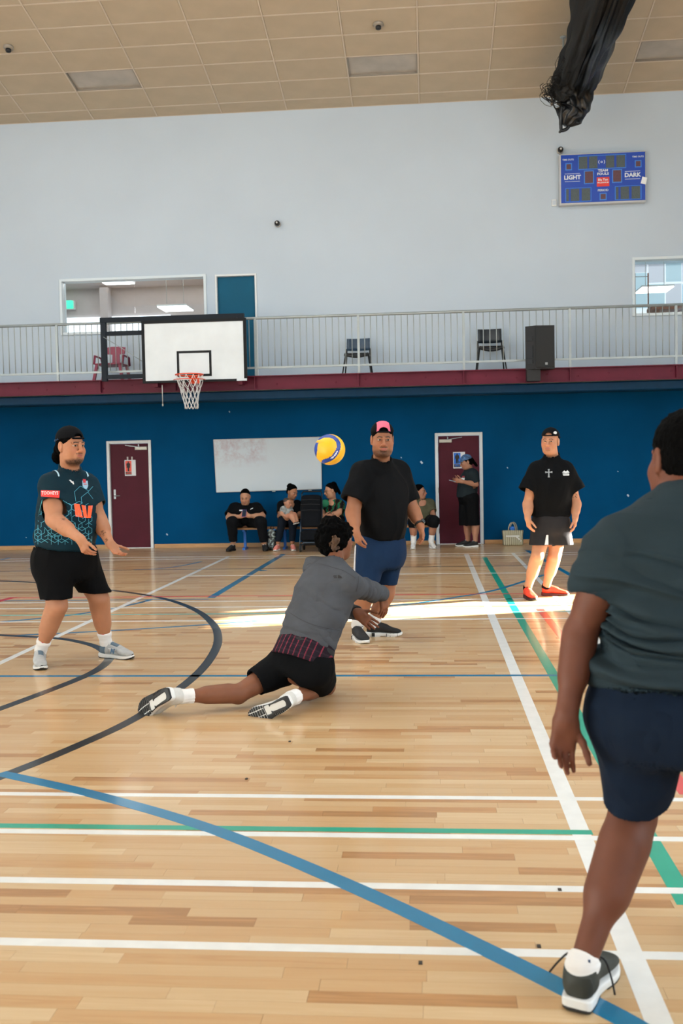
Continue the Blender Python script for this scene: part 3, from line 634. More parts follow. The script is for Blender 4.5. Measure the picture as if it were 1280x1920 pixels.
a, c = SP(.425, .49), SP(.575, .685); b = MB(); b.bbox((a[0], ys-.008, c[2]), (c[0], ys-.0045, a[2]), .002); b.build('sponsor_badge', mat('badge_red', '#d8392f', .5), r)
st('Blu Ton', .5, .545, .055, .002); st('MILLENNIUM', .5, .605, .034, .001)
p = SP(.985, .60); b = MB(); b.obox((p[0], ys-.012, p[2]), (X3*.97-Z3*.25, Y3, Z3*.97+X3*.25), (.045, .002, .06)); b.build('paper_tag', mat('tag_white', '#eef2f4', .4), r)
def camera_thing(p, lab):
    r = empty('security_camera', p, lab, 'camera', 'security cameras on the upper wall')
    b = MB(); b.lathe([(.055, 0), (.06, .04), (.05, .07)], (p[0], YW, p[2]), (X3, Z3, -Y3), 16); b.build('mount', mat('camera_housing', '#b4b1aa', .5), r)
    b = MB(); b.lathe([(.05, .07), (.052, .11), (.04, .15), (.015, .165)], (p[0], YW, p[2]), (X3, Z3, -Y3), 16); b.build('dome', mat('camera_dome', '#23201e', .2), r)
    b = MB(); b.lathe([(.018, .163), (.018, .172)], (p[0], YW, p[2]), (X3, Z3, -Y3), 10); b.build('lens', mat('camera_lens', '#cfd2d4', .2), r)
camera_thing(at(521, 421, YW), 'small round security camera alone on the white upper wall')
p = at(1052, 287, YW-.13); camera_thing((p[0]-.01, YW, p[2]+.07), 'small round security camera at the top left corner of the scoreboard')
p = at(1038, 381, YW); r = empty('wall_socket', p, 'small white box on the wall below the left corner of the scoreboard', 'socket')
b = MB(); b.bbox((p[0]-.045, YW-.035, p[2]-.06), (p[0]+.045, YW, p[2]+.06), .008); b.build('box', WHITE, r)
b = MB(); b.bbox((p[0]-.03, YW-.039, p[2]-.04), (p[0]+.03, YW-.035, p[2]+.04), .002); b.build('cover', WALLW, r)
# loudspeaker on the gallery edge
r = empty('loudspeaker', at(1010, 712, YG-.05), 'black loudspeaker cabinet fixed to the gallery edge at the right', 'speaker')
SPK = mat('speaker_black', '#0e0f11', .6, bump=.1, bscale=200)
yc = YG-.32; L0 = PX(985, 650, yc); z0 = PX(1005, 692, yc)[2]; z1 = PX(1005, 611, yc)[2]
poly = [(0, 0), (.235, -.10), (.475, .0), (.40, .38), (.10, .38)]
poly = [(0, .05), (.15, -.06), (.47, -.02), (.47, .2), (.33, .30), (.10, .30)]
b = MB(); b.prism(poly[::1], (L0[0], yc, z0), X3, Y3, Z3, z1-z0); b.build('cabinet', SPK, r)
b = MB(); u = np.array([.15, -.11, 0]); u /= np.linalg.norm(u); n = np.array([-u[1], u[0], 0])*-1
o_ = np.array([L0[0], yc+.05, z0]); n = np.array([u[1], -u[0], 0])
for zz, hh in ((.28, .10), (.50, .035), (.12, .03)): b.obox(o_+u*.09+Z3*zz+n*.004, (u, n, Z3), (.055, .006, hh))
b.build('side_recess', mat('speaker_recess', '#050506', .4), r)
b = MB(); b.add([(L0[0]+.155, yc-.064, z0+.02), (L0[0]+.465, yc-.026, z0+.02), (L0[0]+.465, yc-.026, z1-.02), (L0[0]+.155, yc-.064, z1-.02), (L0[0]+.16, yc-.075, z0+.03), (L0[0]+.46, yc-.037, z0+.03), (L0[0]+.46, yc-.037, z1-.03), (L0[0]+.16, yc-.075, z1-.03)], [(4,5,6,7),(0,1,5,4),(1,2,6,5),(2,3,7,6),(3,0,4,7)]); b.build('grille', mat('speaker_grille', '#1c1f21', .8, bump=.3, bscale=400), r)
b = MB(); b.obox((L0[0]+.33, yc-.06, z0+.08), (X3, Y3, Z3), (.02, .012, .02)); b.build('badge', mat('speaker_badge', '#8d9294', .4), r)
b = MB(); b.box((L0[0]+.02, yc+.02, z0-.19), (L0[0]+.24, YG-.077, z0-.001)); b.build('bracket', SPK, r)
# chairs on the gallery
def gallery_chair(px, mat_s, lab, kind, k=1.0):
    Y = 18.25; n0 = len(bpy.data.objects); x = at(px, 690, Y)[0]; z = 3.07; r = empty('gallery_chair', (x, Y, z), lab, 'chair', None); r.scale = (1, 1, k)
    LEG = mat('chair_leg_black', '#1a1c1e', .4) if kind != 'maroon' else mat_s
    w = .22
    if kind != 'maroon':
        b = MB(); P = []
        for i in range(9):
            u = -1+i/4; P.append((x+u*w*.95, Y+.22+.05*(1-u*u)))
        V = []; F = []
        for zz, dy in ((.56, 0), (.64, .015), (.74, .04), (.80, .06), (.815, .065)):
            for (a, c) in P: V.append((a, c+dy, z+zz))
        for j in range(4):
            for i in range(8): F.append((j*9+i, j*9+i+1, j*9+i+10, j*9+i+9))
        V2 = [(a, c+.018, e) for a, c, e in V]; n = len(V)
        bd = [*range(9), *[9*j+8 for j in range(1, 5)], *range(43, 35, -1), *[9*j for j in range(3, 0, -1)]]
        F2 = F+[tuple(i+n for i in f[::-1]) for f in F]+[(bd[i], bd[i]+n, bd[(i+1) % len(bd)]+n, bd[(i+1) % len(bd)]) for i in range(len(bd))]
        b.add(V+V2, F2, True); b.build('backrest', mat_s, r)
        b = MB(); b.bbox((x-w, Y-.24, z+.43), (x+w, Y+.2, z+.455), .012)
        b.tube([(x+u*w*.97, Y-.235, z+.435-.05*(1-u*u)) for u in np.linspace(-1, 1, 9)], .03, 8); b.build('seat', LEG if kind == 'black' else LEG, r)
        for sx in (-1, 1):
            for sy in (-1, 1):
                b = MB()
                if sy < 0: b.tube([(x+sx*.2, Y-.16, z+.43), (x+sx*.255, Y-.27, z+.02), (x+sx*.257, Y-.275, z)], .013)
                else: b.tube([(x+sx*.21, Y+.25, z+.6), (x+sx*.21, Y+.2, z+.43), (x+sx*.255, Y+.27, z)], .013)
                b.build('leg', LEG, r)
    else:
        b = MB(); b.prism([(-.165, .70), (-.18, .85), (-.08, .87), (.08, .87), (.18, .85), (.165, .70), (.065, .69), (.075, .42), (-.075, .42), (-.065, .69)], (x, Y+.25, z), X3, Z3, Y3, .03); b.build('backrest', mat_s, r)
        b = MB(); b.bbox((x-.25, Y-.25, z+.40), (x+.25, Y+.28, z+.435), .012); b.build('seat', mat_s, r)
        for sx in (-1, 1):
            for sy in (-1, 1):
                b = MB(); b.bar((x+sx*.21, Y+sy*.21, z+.41), (x+sx*.27, Y+sy*.25, z), .05, .05, up=(0, 1, 0)); b.build('leg', mat_s, r)
        for sx in (-1, 1):
            b = MB(); b.tube([(x+sx*.25, Y+.26, z+.42), (x+sx*.26, Y+.2, z+.6), (x+sx*.265, Y-.15, z+.61), (x+sx*.26, Y-.22, z+.42)], .022); b.build('armrest', mat_s, r)
gallery_chair(210, mat('maroon_plastic', '#8a2f4a', .4), 'maroon plastic chair on the gallery behind the backboard frame', 'maroon', .80)
gallery_chair(670.5, mat('blue_grey_plastic', '#2b4358', .4), 'navy plastic chair with dark legs on the gallery behind the middle of the railing', 'navy', .88)
gallery_chair(920, mat('black_plastic', '#17222a', .4), 'black plastic chair on the gallery beside the loudspeaker', 'black')
# bundled divider net hanging from the ceiling
def gathered(name, path, R, n_u, n_v, amp, seed, m, parent):
    P = smooth_path(path, n_u); V = []; rs = np.random.default_rng(seed); ph = rs.uniform(0, 6.28, 8); N = len(P); ref = None
    for i in range(N):
        d = P[min(i+1, N-1)]-P[max(i-1, 0)]; d /= np.linalg.norm(d)
        if ref is None: ref = np.array([0, 0, 1.])
        u = np.cross(d, ref); u /= np.linalg.norm(u); v = np.cross(u, d); t = i/(N-1)
        rr = np.interp(t, R[0], R[1])
        for k in range(n_v):
            a = 2*math.pi*k/n_v
            q = rr*(1+amp*(.5*math.sin(7*a+ph[0]+2*math.sin(3*t+ph[1]))+.35*math.sin(13*a+ph[2]+4*t)+.3*math.sin(3*a+ph[3]+9*t)+.25*math.sin(21*a+ph[4]+14*t)+.2*math.sin(40*t+5*a)))
            V.append(P[i]+u*q*math.cos(a)+v*q*math.sin(a))
    F = []
    for i in range(N-1):
        for k in range(n_v): F.append((i*n_v+k, i*n_v+(k+1) % n_v, (i+1)*n_v+(k+1) % n_v, (i+1)*n_v+k)[::-1])
    F += [tuple(range(n_v)), tuple(range((N-1)*n_v, N*n_v))[::-1]]
    b = MB(); b.add(V, F, True); return b.build(name, m, parent), P
def smooth_path(pts, n):
    P = [np.array(p, float) for p in pts]; out = []
    for i in range(len(P)-1):
        a, b_, c, d = P[max(i-1, 0)], P[i], P[i+1], P[min(i+2, len(P)-1)]
        for k in range(n):
            t = k/n; out.append(.5*(2*b_+(c-a)*t+(2*a-5*b_+4*c-d)*t*t+(3*b_-a-3*c+d)*t**3))
    return out+[P[-1]]
NETM = mat('black_netting', '#101112', .75, bump=.5, bscale=90); VIN = mat('black_vinyl', '#0c0d0f', .38, bump=.3, bscale=12)
r = empty('divider_net', at(1075, 180, 17.3), 'bundled black dividing net and curtain hanging from the ceiling', 'net')
gathered('curtain', [PX(1168, -60, 14.6), PX(1140, 25, 15.3), PX(1118, 80, 16.1), PX(1100, 130, 16.9), PX(1085, 165, 17.3), PX(1074, 200, 17.45), PX(1066, 222, 17.45), PX(1060, 236, 17.45)], ((0, .3, .55, .7, .82, .9, 1), (.26, .24, .22, .24, .19, .13, .04)), 14, 56, .30, 3, VIN, r)
gathered('net_bundle', [PX(1128, -60, 14.6), PX(1105, 25, 15.3), PX(1084, 90, 16.2), PX(1066, 140, 17.0), PX(1056, 168, 17.2), PX(1052, 190, 17.25)], ((0, .4, .7, .9, 1), (.24, .21, .17, .15, .05)), 14, 48, .34, 9, NETM, r)
b = MB(); rs = np.random.default_rng(4)
for k in range(46):
    q = rs.uniform(.0, 1); c = PX(1104-62*q+rs.uniform(-6, 6), 70+105*q, 16.0+1.2*q); L_ = []
    a0_ = rs.uniform(0, 6.28); R_ = rs.uniform(.05, .15)
    for i in range(9):
        a = a0_+i*.75; L_.append(c+np.array([-.10+R_*math.cos(a), .12*math.sin(a*1.3), R_*math.sin(a)*.8]))
    b.tube(L_, .0045, 4, cap=False)
for k in range(22):
    c = PX(1036+rs.uniform(-10, 10), 172+rs.uniform(-16, 16), 17.25); a0_ = rs.uniform(0, 6.28); R_ = rs.uniform(.06, .17)
    b.tube([c+np.array([R_*math.cos(a0_+i*.7), .1*math.sin(i*.9+a0_), R_*.8*math.sin(a0_+i*.7)]) for i in range(9)], .005, 4, cap=False)
o = b.build('net_fringe', NETM, r); o['kind'] = 'stuff'
b = MB(); b.tube(smooth_path([PX(1040, 185, 17.3), PX(1037, 195, 17.3), PX(1042, 205, 17.35), PX(1049, 209, 17.4)], 5), .012, 6); b.build('cord', NETM, r)
b = MB(); b.tube(smooth_path([PX(1054, 195, 17.4), PX(1051, 225, 17.42), PX(1051, 243, 17.42), PX(1048, 249, 17.42)], 5), [.05]*5+[.03]*5+[.022]*5+[.014], 6)
b.tube(smooth_path([PX(1062, 222, 17.43), PX(1066, 236, 17.43), PX(1060, 243, 17.43), PX(1051, 245, 17.42)], 5), .03, 6); b.build('torn_tail', VIN, r)
for px, py, pt, Y in ((1056, 128, 76, 17.1), (1088, 40, -6, 15.6)):
    a = PX(px, py, Y); zt = ceil_z(Y); b = MB(); b.tube([a, (a[0], Y, zt+.02)], .016, 8); b.lathe([(.05, 0), (.05, .02)], (a[0], Y, zt-.02), (X3, Y3, Z3), 10); b.build('hanger_rod', GALV, r)
b = MB(); p = PX(1034, 198, 18.2); b.tube([p, (p[0]+.02, 18.2, ceil_z(18.2)+.02)], .02, 8); b.build('hanger_rod', mat('rod_dark', '#6d6358', .5), r)
# volleyball: leather panels on a core, blue swirl bands over yellow, a white glint painted in
bc = at(618, 843, 6.9); BR = .105
r = empty('volleyball', bc, 'yellow and blue volleyball in the air above the diving player', 'ball')
YEL = mat('ball_yellow', '#f3b71c', .45, bump=.15, bscale=220); BLB = mat('ball_blue', '#1b3f96', .45, bump=.15, bscale=220); GLINT = mat('ball_glint', '#dfe6ee', .45)
nu, nv = 96, 64; side = CR; vup = CU; fwd = -CF
BAND = smooth_path([(-.75, .72, 0), (-.25, .88, 0), (.30, .74, 0), (.60, .28, 0), (.47, -.22, 0), (.12, -.62, 0), (-.40, -.82, 0)], 4); BAND = [(q[0], q[1]) for q in BAND]
def ball_panel(kind):
    V = []; ok = {}; F = []; b = MB()
    def cls(d):
        x, y, z = d@side, d@vup, d@fwd
        if z > -.25:
            best = 9
            for (x0_, y0_), (x1_, y1_) in zip(BAND[:-1], BAND[1:]):
                t = min(max(((x-x0_)*(x1_-x0_)+(y-y0_)*(y1_-y0_))/((x1_-x0_)**2+(y1_-y0_)**2), 0), 1); e = math.hypot(x-x0_-t*(x1_-x0_), y-y0_-t*(y1_-y0_))
                if e < best: best = e; sd = (x1_-x0_)*(y-y0_)-(y1_-y0_)*(x-x0_)
            if best < .125: return 'blue2' if best < .04 and -.62 < y < -.12 else 'blue'
            if x < -.80+.15*y and -.75 < y < .45: return 'blue_edge'
            return 'yellow_right' if sd > 0 else 'yellow_left'
        return 'yellow_back' if (math.sin(3*math.atan2(x, y)) > -.2) else 'blue_back'
    return cls
cls = ball_panel(None); groups = {}
grid = [[None]*(nv+1) for _ in range(nu)]
for i in range(nu):
    for j in range(nv):
        th = 2*math.pi*(i+.5)/nu; ph_ = math.pi*(j+.5)/nv
        d = np.array([math.sin(ph_)*math.cos(th), math.sin(ph_)*math.sin(th), math.cos(ph_)]); groups.setdefault(cls(d), []).append((i, j))
for key, cells in groups.items():
    idx = {}; V = []; F = []; cnt = {}
    for i, j in cells:
        q = []
        for (a, c) in ((i, j), ((i+1) % nu, j), ((i+1) % nu, j+1), (i, j+1)):
            cnt[(a, c)] = cnt.get((a, c), 0)+1
            if (a, c) not in idx: idx[(a, c)] = len(V); V.append((a, c))
            q.append(idx[(a, c)])
        F.append(tuple(q[::-1]))
    W = []
    for (a, c) in V:
        th = 2*math.pi*a/nu; ph_ = math.pi*c/nv; rr = BR if (cnt[(a, c)] >= 4 or c in (0, nv)) else BR-.0016
        W.append(bc+rr*np.array([math.sin(ph_)*math.cos(th), math.sin(ph_)*math.sin(th), math.cos(ph_)]))
    b = MB(); b.add(W, F, True); b.build('panel', GLINT if key == 'blue2' else BLB if 'blue' in key else YEL, r)
# bench along the wall, bags, stroller
WOOD = mat('bench_wood', '#9a6a3c', .5, var=.15, vscale=4, stretch=(1, 8, 8)); BLEG = mat('bench_leg_blue', '#1767c0', .4)
YBN = 18.28
def bench(px0, px1, lab):
    a = at(px0, 998, YBN); c = at(px1, 998, YBN); zt = .40
    r = empty('bench', ((a[0]+c[0])/2, YBN, 0), lab, 'bench', 'low benches along the wall')
    for k in range(3):
        b = MB(); b.bbox((a[0], YBN-.17+k*.115, zt-.035), (c[0], YBN-.065+k*.115, zt), .006); b.build('slat', WOOD, r)
    L_ = c[0]-a[0]
    for q in ((.45, .12, .88) if L_ > 1 else (.15, .85)):
        x = a[0]+L_*q; b = MB(); b.box((x-.025, YBN-.15, .0), (x+.025, YBN+.15, .04)); b.box((x-.022, YBN-.03, .04), (x+.022, YBN+.03, zt-.07)); b.box((x-.022, YBN-.15, zt-.07), (x+.022, YBN+.15, zt-.036)); b.build('leg', BLEG, r)
bench(432, 660, 'long low wooden bench with blue legs under the seated women by the whiteboard')
bench(738, 818, 'low wooden bench under the person in the olive shirt by the right door')
# ------------------------------------------------------------------ soft modelling: smooth unions of tapered shapes, meshed on a grid
def nrm(v): v = np.array(v, float); return v/np.linalg.norm(v)
def horiz(v): return nrm((v[0], v[1], 0))
class Fld:
    def __init__(s, lo, hi, h):
        s.lo = np.array(lo, float); s.h = h; s.n = np.ceil((np.array(hi)-s.lo)/h).astype(int)+1
        s.ax = [(s.lo[k]+h*np.arange(s.n[k])).astype(np.float32) for k in range(3)]; s.a = np.full(s.n, 1.0, np.float32)
    def win(s, lo, hi):
        i0 = np.clip(np.floor((np.array(lo)-s.lo)/s.h).astype(int), 0, s.n-1); i1 = np.clip(np.ceil((np.array(hi)-s.lo)/s.h).astype(int)+1, 1, s.n)
        i1 = np.maximum(i1, i0+1)
        sl_ = tuple(slice(i0[k], i1[k]) for k in range(3))
        return sl_, s.ax[0][sl_[0]][:, None, None], s.ax[1][sl_[1]][None, :, None], s.ax[2][sl_[2]][None, None, :]
    def comb(s, sl_, d, k, sub):
        a = s.a[sl_]
        if sub:
            h = np.maximum(k-np.abs(a+d), 0)/k; s.a[sl_] = np.maximum(a, -d)+h*h*k*.25
        else:
            h = np.maximum(k-np.abs(a-d), 0)/k; s.a[sl_] = np.minimum(a, d)-h*h*k*.25
    def cone(s, a, b, ra, rb, k=.02, cut=None, sub=False, cuta=None, cutn=None):
        """capsule from a to b; cut: extra length past b where a flat end closes it"""
        a = np.array(a, float); b = np.array(b, float); d_ = b-a; L = np.linalg.norm(d_)+1e-9; w = d_/L
        e = b if cut is None else b+w*(cut+.08)
        m = max(ra, rb)+k+3*s.h
        sl_, X, Y, Z = s.win(np.minimum(a, e)-m, np.maximum(a, e)+m)
        px, py, pz = X-np.float32(a[0]), Y-np.float32(a[1]), Z-np.float32(a[2])
        t = px*w[0]+py*w[1]+pz*w[2]; tm = L if cut is None else L+cut+.08
        tc = np.clip(t, 0, tm); r = ra+(rb-ra)*np.clip(tc/L, 0, 1)
        d = np.sqrt(np.maximum(px*px+py*py+pz*pz-t*t+(t-tc)**2, 0))-r
        if cut is not None and cutn is None: d = np.maximum(d, t-(L+cut))
        if cutn is not None: d = np.maximum(d, (px-(b-a)[0])*cutn[0]+(py-(b-a)[1])*cutn[1]+(pz-(b-a)[2])*cutn[2]-cut)
        if cuta is not None: d = np.maximum(d, cuta-t)
        s.comb(sl_, d.astype(np.float32), k, sub); return s
    def ell(s, c, r, k=.02, R=None, sub=False):
        c = np.array(c, float); r = np.array(r, float); R = np.eye(3) if R is None else np.array(R, float)   # rows of R are the axes
        ext = np.sqrt(((R*r[:, None])**2).sum(0))+k+3*s.h
        sl_, X, Y, Z = s.win(c-ext, c+ext); x, y, z = X-c[0], Y-c[1], Z-c[2]
        q = [(R[i, 0]*x+R[i, 1]*y+R[i, 2]*z) for i in range(3)]
        k0 = np.sqrt(sum((q[i]/r[i])**2 for i in range(3))); k1 = np.sqrt(sum((q[i]/r[i]**2)**2 for i in range(3)))+1e-6
        s.comb(sl_, (k0*(k0-1)/k1).astype(np.float32), k, sub); return s
    def box(s, c, half, rr=.01, k=.01, R=None, sub=False):
        c = np.array(c, float); R = np.eye(3) if R is None else np.array(R, float); half = np.array(half, float)
        ext = np.abs(R*half[:, None]).sum(0)+k+3*s.h
        sl_, X, Y, Z = s.win(c-ext, c+ext); x, y, z = X-c[0], Y-c[1], Z-c[2]
        q = [np.abs(R[i, 0]*x+R[i, 1]*y+R[i, 2]*z)-(half[i]-rr) for i in range(3)]
        d = np.sqrt(sum(np.maximum(v, 0)**2 for v in q))+np.minimum(np.maximum(np.maximum(q[0], q[1]), q[2]), 0)-rr
        s.comb(sl_, d.astype(np.float32), k, sub); return s
    def loft(s, O, u, v, w, st, k=.02, n=2.0, off=0.0, ext=0.0, rr=.02, sub=False, exttop=0.0):
        """stack of ellipses along w: rows (t, half width, half depth, shift u, shift v)"""
        st = np.array(st, float); O, u, v, w = [np.array(q, float) for q in (O, u, v, w)]
        T = np.linspace(st[0, 0], st[-1, 0], 60); pad = np.vstack([2*st[0]-st[1], st, 2*st[-1]-st[-2]])
        def cr(col):
            out = []
            for t in T:
                i = min(max(np.searchsorted(st[:, 0], t, 'right')-1, 0), len(st)-2); q = (t-st[i, 0])/(st[i+1, 0]-st[i, 0]); p0, p1, p2, p3 = pad[i:i+4, col]
                out.append(.5*(2*p1+(p2-p0)*q+(2*p0-5*p1+4*p2-p3)*q*q+(3*p1-p0-3*p2+p3)*q**3))
            return np.array(out)
        cols = [cr(c) for c in range(1, 5)]
        mr = max(st[:, 1].max()+abs(st[:, 3]).max(), st[:, 2].max()+abs(st[:, 4]).max())+k+3*s.h
        ends = np.array([O+w*(st[0, 0]-ext), O+w*(st[-1, 0]+exttop)])
        sl_, X, Y, Z = s.win(ends.min(0)-mr, ends.max(0)+mr); x, y, z = X-O[0], Y-O[1], Z-O[2]
        pu = x*u[0]+y*u[1]+z*u[2]; pv = x*v[0]+y*v[1]+z*v[2]; pw = x*w[0]+y*w[1]+z*w[2]
        a = np.interp(pw, T, cols[0])+off; b = np.interp(pw, T, cols[1])+off
        du = np.abs(pu-np.interp(pw, T, cols[2]))/a; dv = np.abs(pv-np.interp(pw, T, cols[3]))/b
        rad = (np.sqrt(du*du+dv*dv) if n == 2 else (du**n+dv**n)**(1/n))
        d = (rad-1)*np.minimum(a, b)
        e = np.maximum(st[0, 0]-ext-pw, pw-st[-1, 0]-exttop)
        d = np.maximum(d, e) if rr <= 0 else np.minimum(np.maximum(d+rr, e+rr), 0)+np.sqrt(np.maximum(d+rr, 0)**2+np.maximum(e+rr, 0)**2)-rr
        s.comb(sl_, d.astype(np.float32), k, sub); return s
    def clip(s, p, n):
        """remove everything on the side n points to"""
        n = nrm(n); d = (s.ax[0][:, None, None]-p[0])*n[0]+(s.ax[1][None, :, None]-p[1])*n[1]+(s.ax[2][None, None, :]-p[2])*n[2]
        s.a = np.maximum(s.a, d.astype(np.float32)); return s
    def mesh(s): return surf_net(s.a, s.lo, s.h)
def surf_net(a, lo, h):
    neg = a < 0
    if not neg.any(): return np.zeros((0, 3)), np.zeros((0, 4), int)
    rngs = []
    for k in range(3):
        w_ = np.where(neg.any(axis=tuple(i for i in range(3) if i != k)))[0]; rngs.append((max(w_[0]-1, 0), min(w_[-1]+2, a.shape[k])))
    a = a[tuple(slice(*r_) for r_ in rngs)]; lo = lo+h*np.array([r_[0] for r_ in rngs]); a = np.pad(a, 1, constant_values=1.0); lo = lo-h
    s = a < 0; c = np.zeros(np.array(a.shape)-1, np.int8)
    for i in (0, 1):
        for j in (0, 1):
            for k in (0, 1): c += s[i:a.shape[0]-1+i, j:a.shape[1]-1+j, k:a.shape[2]-1+k]
    I = np.argwhere((c > 0) & (c < 8)); idx = np.full(c.shape, -1, np.int32); idx[tuple(I.T)] = np.arange(len(I))
    acc = np.zeros((len(I), 3)); cnt = np.zeros(len(I))
    cor = [(i, j, k) for i in (0, 1) for j in (0, 1) for k in (0, 1)]
    val = {q: a[I[:, 0]+q[0], I[:, 1]+q[1], I[:, 2]+q[2]].astype(float) for q in cor}
    for q in cor:
        for ax in range(3):
            if q[ax]: continue
            r_ = list(q); r_[ax] = 1; va, vb = val[q], val[tuple(r_)]; m = (va < 0) != (vb < 0)
            t = np.where(m, va/np.where(m, va-vb, 1), 0)
            p = np.tile(np.array(q, float), (len(I), 1)); p[:, ax] += t; acc += p*m[:, None]; cnt += m
    V = lo+h*(I+acc/cnt[:, None]); Q = []
    for ax in range(3):
        s0 = np.moveaxis(s, ax, 0); ix = np.moveaxis(idx, ax, 0); e = np.argwhere(s0[1:, 1:-1, 1:-1] != s0[:-1, 1:-1, 1:-1])
        i, j, k = e[:, 0], e[:, 1]+1, e[:, 2]+1
        q = np.stack([ix[i, j-1, k-1], ix[i, j, k-1], ix[i, j, k], ix[i, j-1, k]], 1); fl_ = s0[i, j, k]
        if ax == 1: fl_ = ~fl_
        q[~fl_] = q[~fl_][:, ::-1]; Q.append(q)
    return V, np.concatenate(Q)
def vnormals(V, Q):
    n = np.cross(V[Q[:, 2]]-V[Q[:, 0]], V[Q[:, 3]]-V[Q[:, 1]]); N = np.zeros_like(V)
    for k in range(4):
        for c in range(3): N[:, c] += np.bincount(Q[:, k], n[:, c], len(V))
    return N/(np.linalg.norm(N, axis=1, keepdims=True)+1e-12)
NT = rng.random((32, 32, 32))
def vnoise(P):
    P = np.asarray(P); i = np.floor(P).astype(int); f = P-i; f = f*f*(3-2*f); o = 0
    for a in (0, 1):
        for b in (0, 1):
            for c in (0, 1):
                wgt = (f[:, 0] if a else 1-f[:, 0])*(f[:, 1] if b else 1-f[:, 1])*(f[:, 2] if c else 1-f[:, 2])
                o = o+wgt*NT[(i[:, 0]+a) % 32, (i[:, 1]+b) % 32, (i[:, 2]+c) % 32]
    return o
def folds(V, Q, amp, sc=(7, 7, 7), seed=0., fine=.3):
    """cloth folds: ridges that run along the axis with the smallest scale"""
    N = vnormals(V, Q); S = np.array(sc, float)
    W = V*S+seed; W = W+1.1*np.stack([vnoise(V*3+seed+5), vnoise(V*3+seed+9), vnoise(V*3+seed+13)], 1)
    r1 = 1-2*np.abs(vnoise(W)-.5)*1.6; r2 = 1-2*np.abs(vnoise(W*2.3+7)-.5)*1.6
    return V+N*((r1-.45)+fine*(r2-.45))[:, None]*amp
def relax(V, Q, it=1, lam=.5):
    E = np.concatenate([Q[:, [0, 1]], Q[:, [1, 2]], Q[:, [2, 3]], Q[:, [3, 0]]]); deg = np.bincount(E[:, 0], minlength=len(V))+1e-9
    for _ in range(it):
        S = np.stack([np.bincount(E[:, 0], V[E[:, 1], c], len(V)) for c in range(3)], 1)/deg[:, None]; V = V+lam*(S-V)
    return V
def soft(name, VQ, m, parent, col=None, label=None):
    V, Q = VQ; o = wloc(parent) if parent is not None else np.zeros(3)
    me = raw_mesh(name, V-o, quads=Q, smooth=True)
    if col is not None:
        a = me.color_attributes.new('Col', 'FLOAT_COLOR', 'POINT'); a.data.foreach_set('color', np.concatenate([col, np.ones((len(V), 1))], 1).astype(np.float32).ravel())
    ob = link(name, me, m, parent)
    if label: ob['label'] = label
    return ob
def shell(fn, lo, hi, h, th):
    Fo = Fld(lo, hi, h); fn(Fo, 0.0, 0.0); Fi = Fld(lo, hi, h); fn(Fi, -th, .07); Fo.a = np.maximum(Fo.a, -Fi.a); return Fo
def bb(pts, m):
    P = np.array(pts); return P.min(0)-m, P.max(0)+m
# ---- hands, head, body
def hand(F, wr, d, e, s=1.0, curl=(.35, .5, .4), thumb=.6, side=1, spread=.06, cg=.12):
    """d: towards the knuckles, e: towards the thumb; the palm faces side * (d x e)"""
    d = nrm(d); e = nrm(np.array(e)-d*np.dot(e, d)); n = np.cross(d, e)*side
    F.box(wr+d*.052*s, (.050*s, .038*s, .014*s), .013*s, .02, R=np.array([d, e, n]))
    F.cone(wr-d*.01, wr+d*.03*s, .026*s, .026*s, .02)
    F.ell(wr+d*.035*s+e*.022*s+n*.010*s, (.034*s, .016*s, .015*s), .015, R=np.array([d, e, n]))
    for i, (of, L) in enumerate(((.030, .074), (.010, .084), (-.010, .077), (-.029, .060))):
        p = wr+d*(.094-.006*abs(i-1))*s+e*of*s; dd = nrm(d+e*spread*(1.5-i)); r = .0092*s
        F.cone(wr+d*.05*s+e*of*.7*s, p, .012*s, .0105*s, .008)
        for q, (fr_, c) in enumerate(zip((.45, .31, .24), curl)):
            c = c*(1+cg*i); dd = nrm(dd*math.cos(c)+n*math.sin(c)); p2 = p+dd*L*fr_*s; F.cone(p, p2, r, r*.93, .004); p = p2; r *= .93
    p = wr+d*.028*s+e*.030*s+n*.006*s; dd = nrm(d*.75+e*thumb+n*.25); r = .0115*s
    for q, L in enumerate((.046, .034, .028)):
        p2 = p+dd*L*s; F.cone(p, p2, r, r*.93, .008); p = p2; r *= .93; dd = nrm(dd*.92+d*.35+n*.18)
    return F
class Frame:
    def __init__(s, c, look, up=(0, 0, 1), sc=1.0):
        s.c = np.array(c, float); s.y = nrm(look); up = np.array(up, float); s.z = nrm(up-s.y*np.dot(up, s.y)); s.x = np.cross(s.y, s.z); s.s = sc; s.R = np.array([s.x, s.y, s.z])
    def __call__(s, x, y, z): return s.c+(s.x*x+s.y*y+s.z*z)*s.s
    def loc(s, V): return ((V-s.c)@s.R.T)/s.s
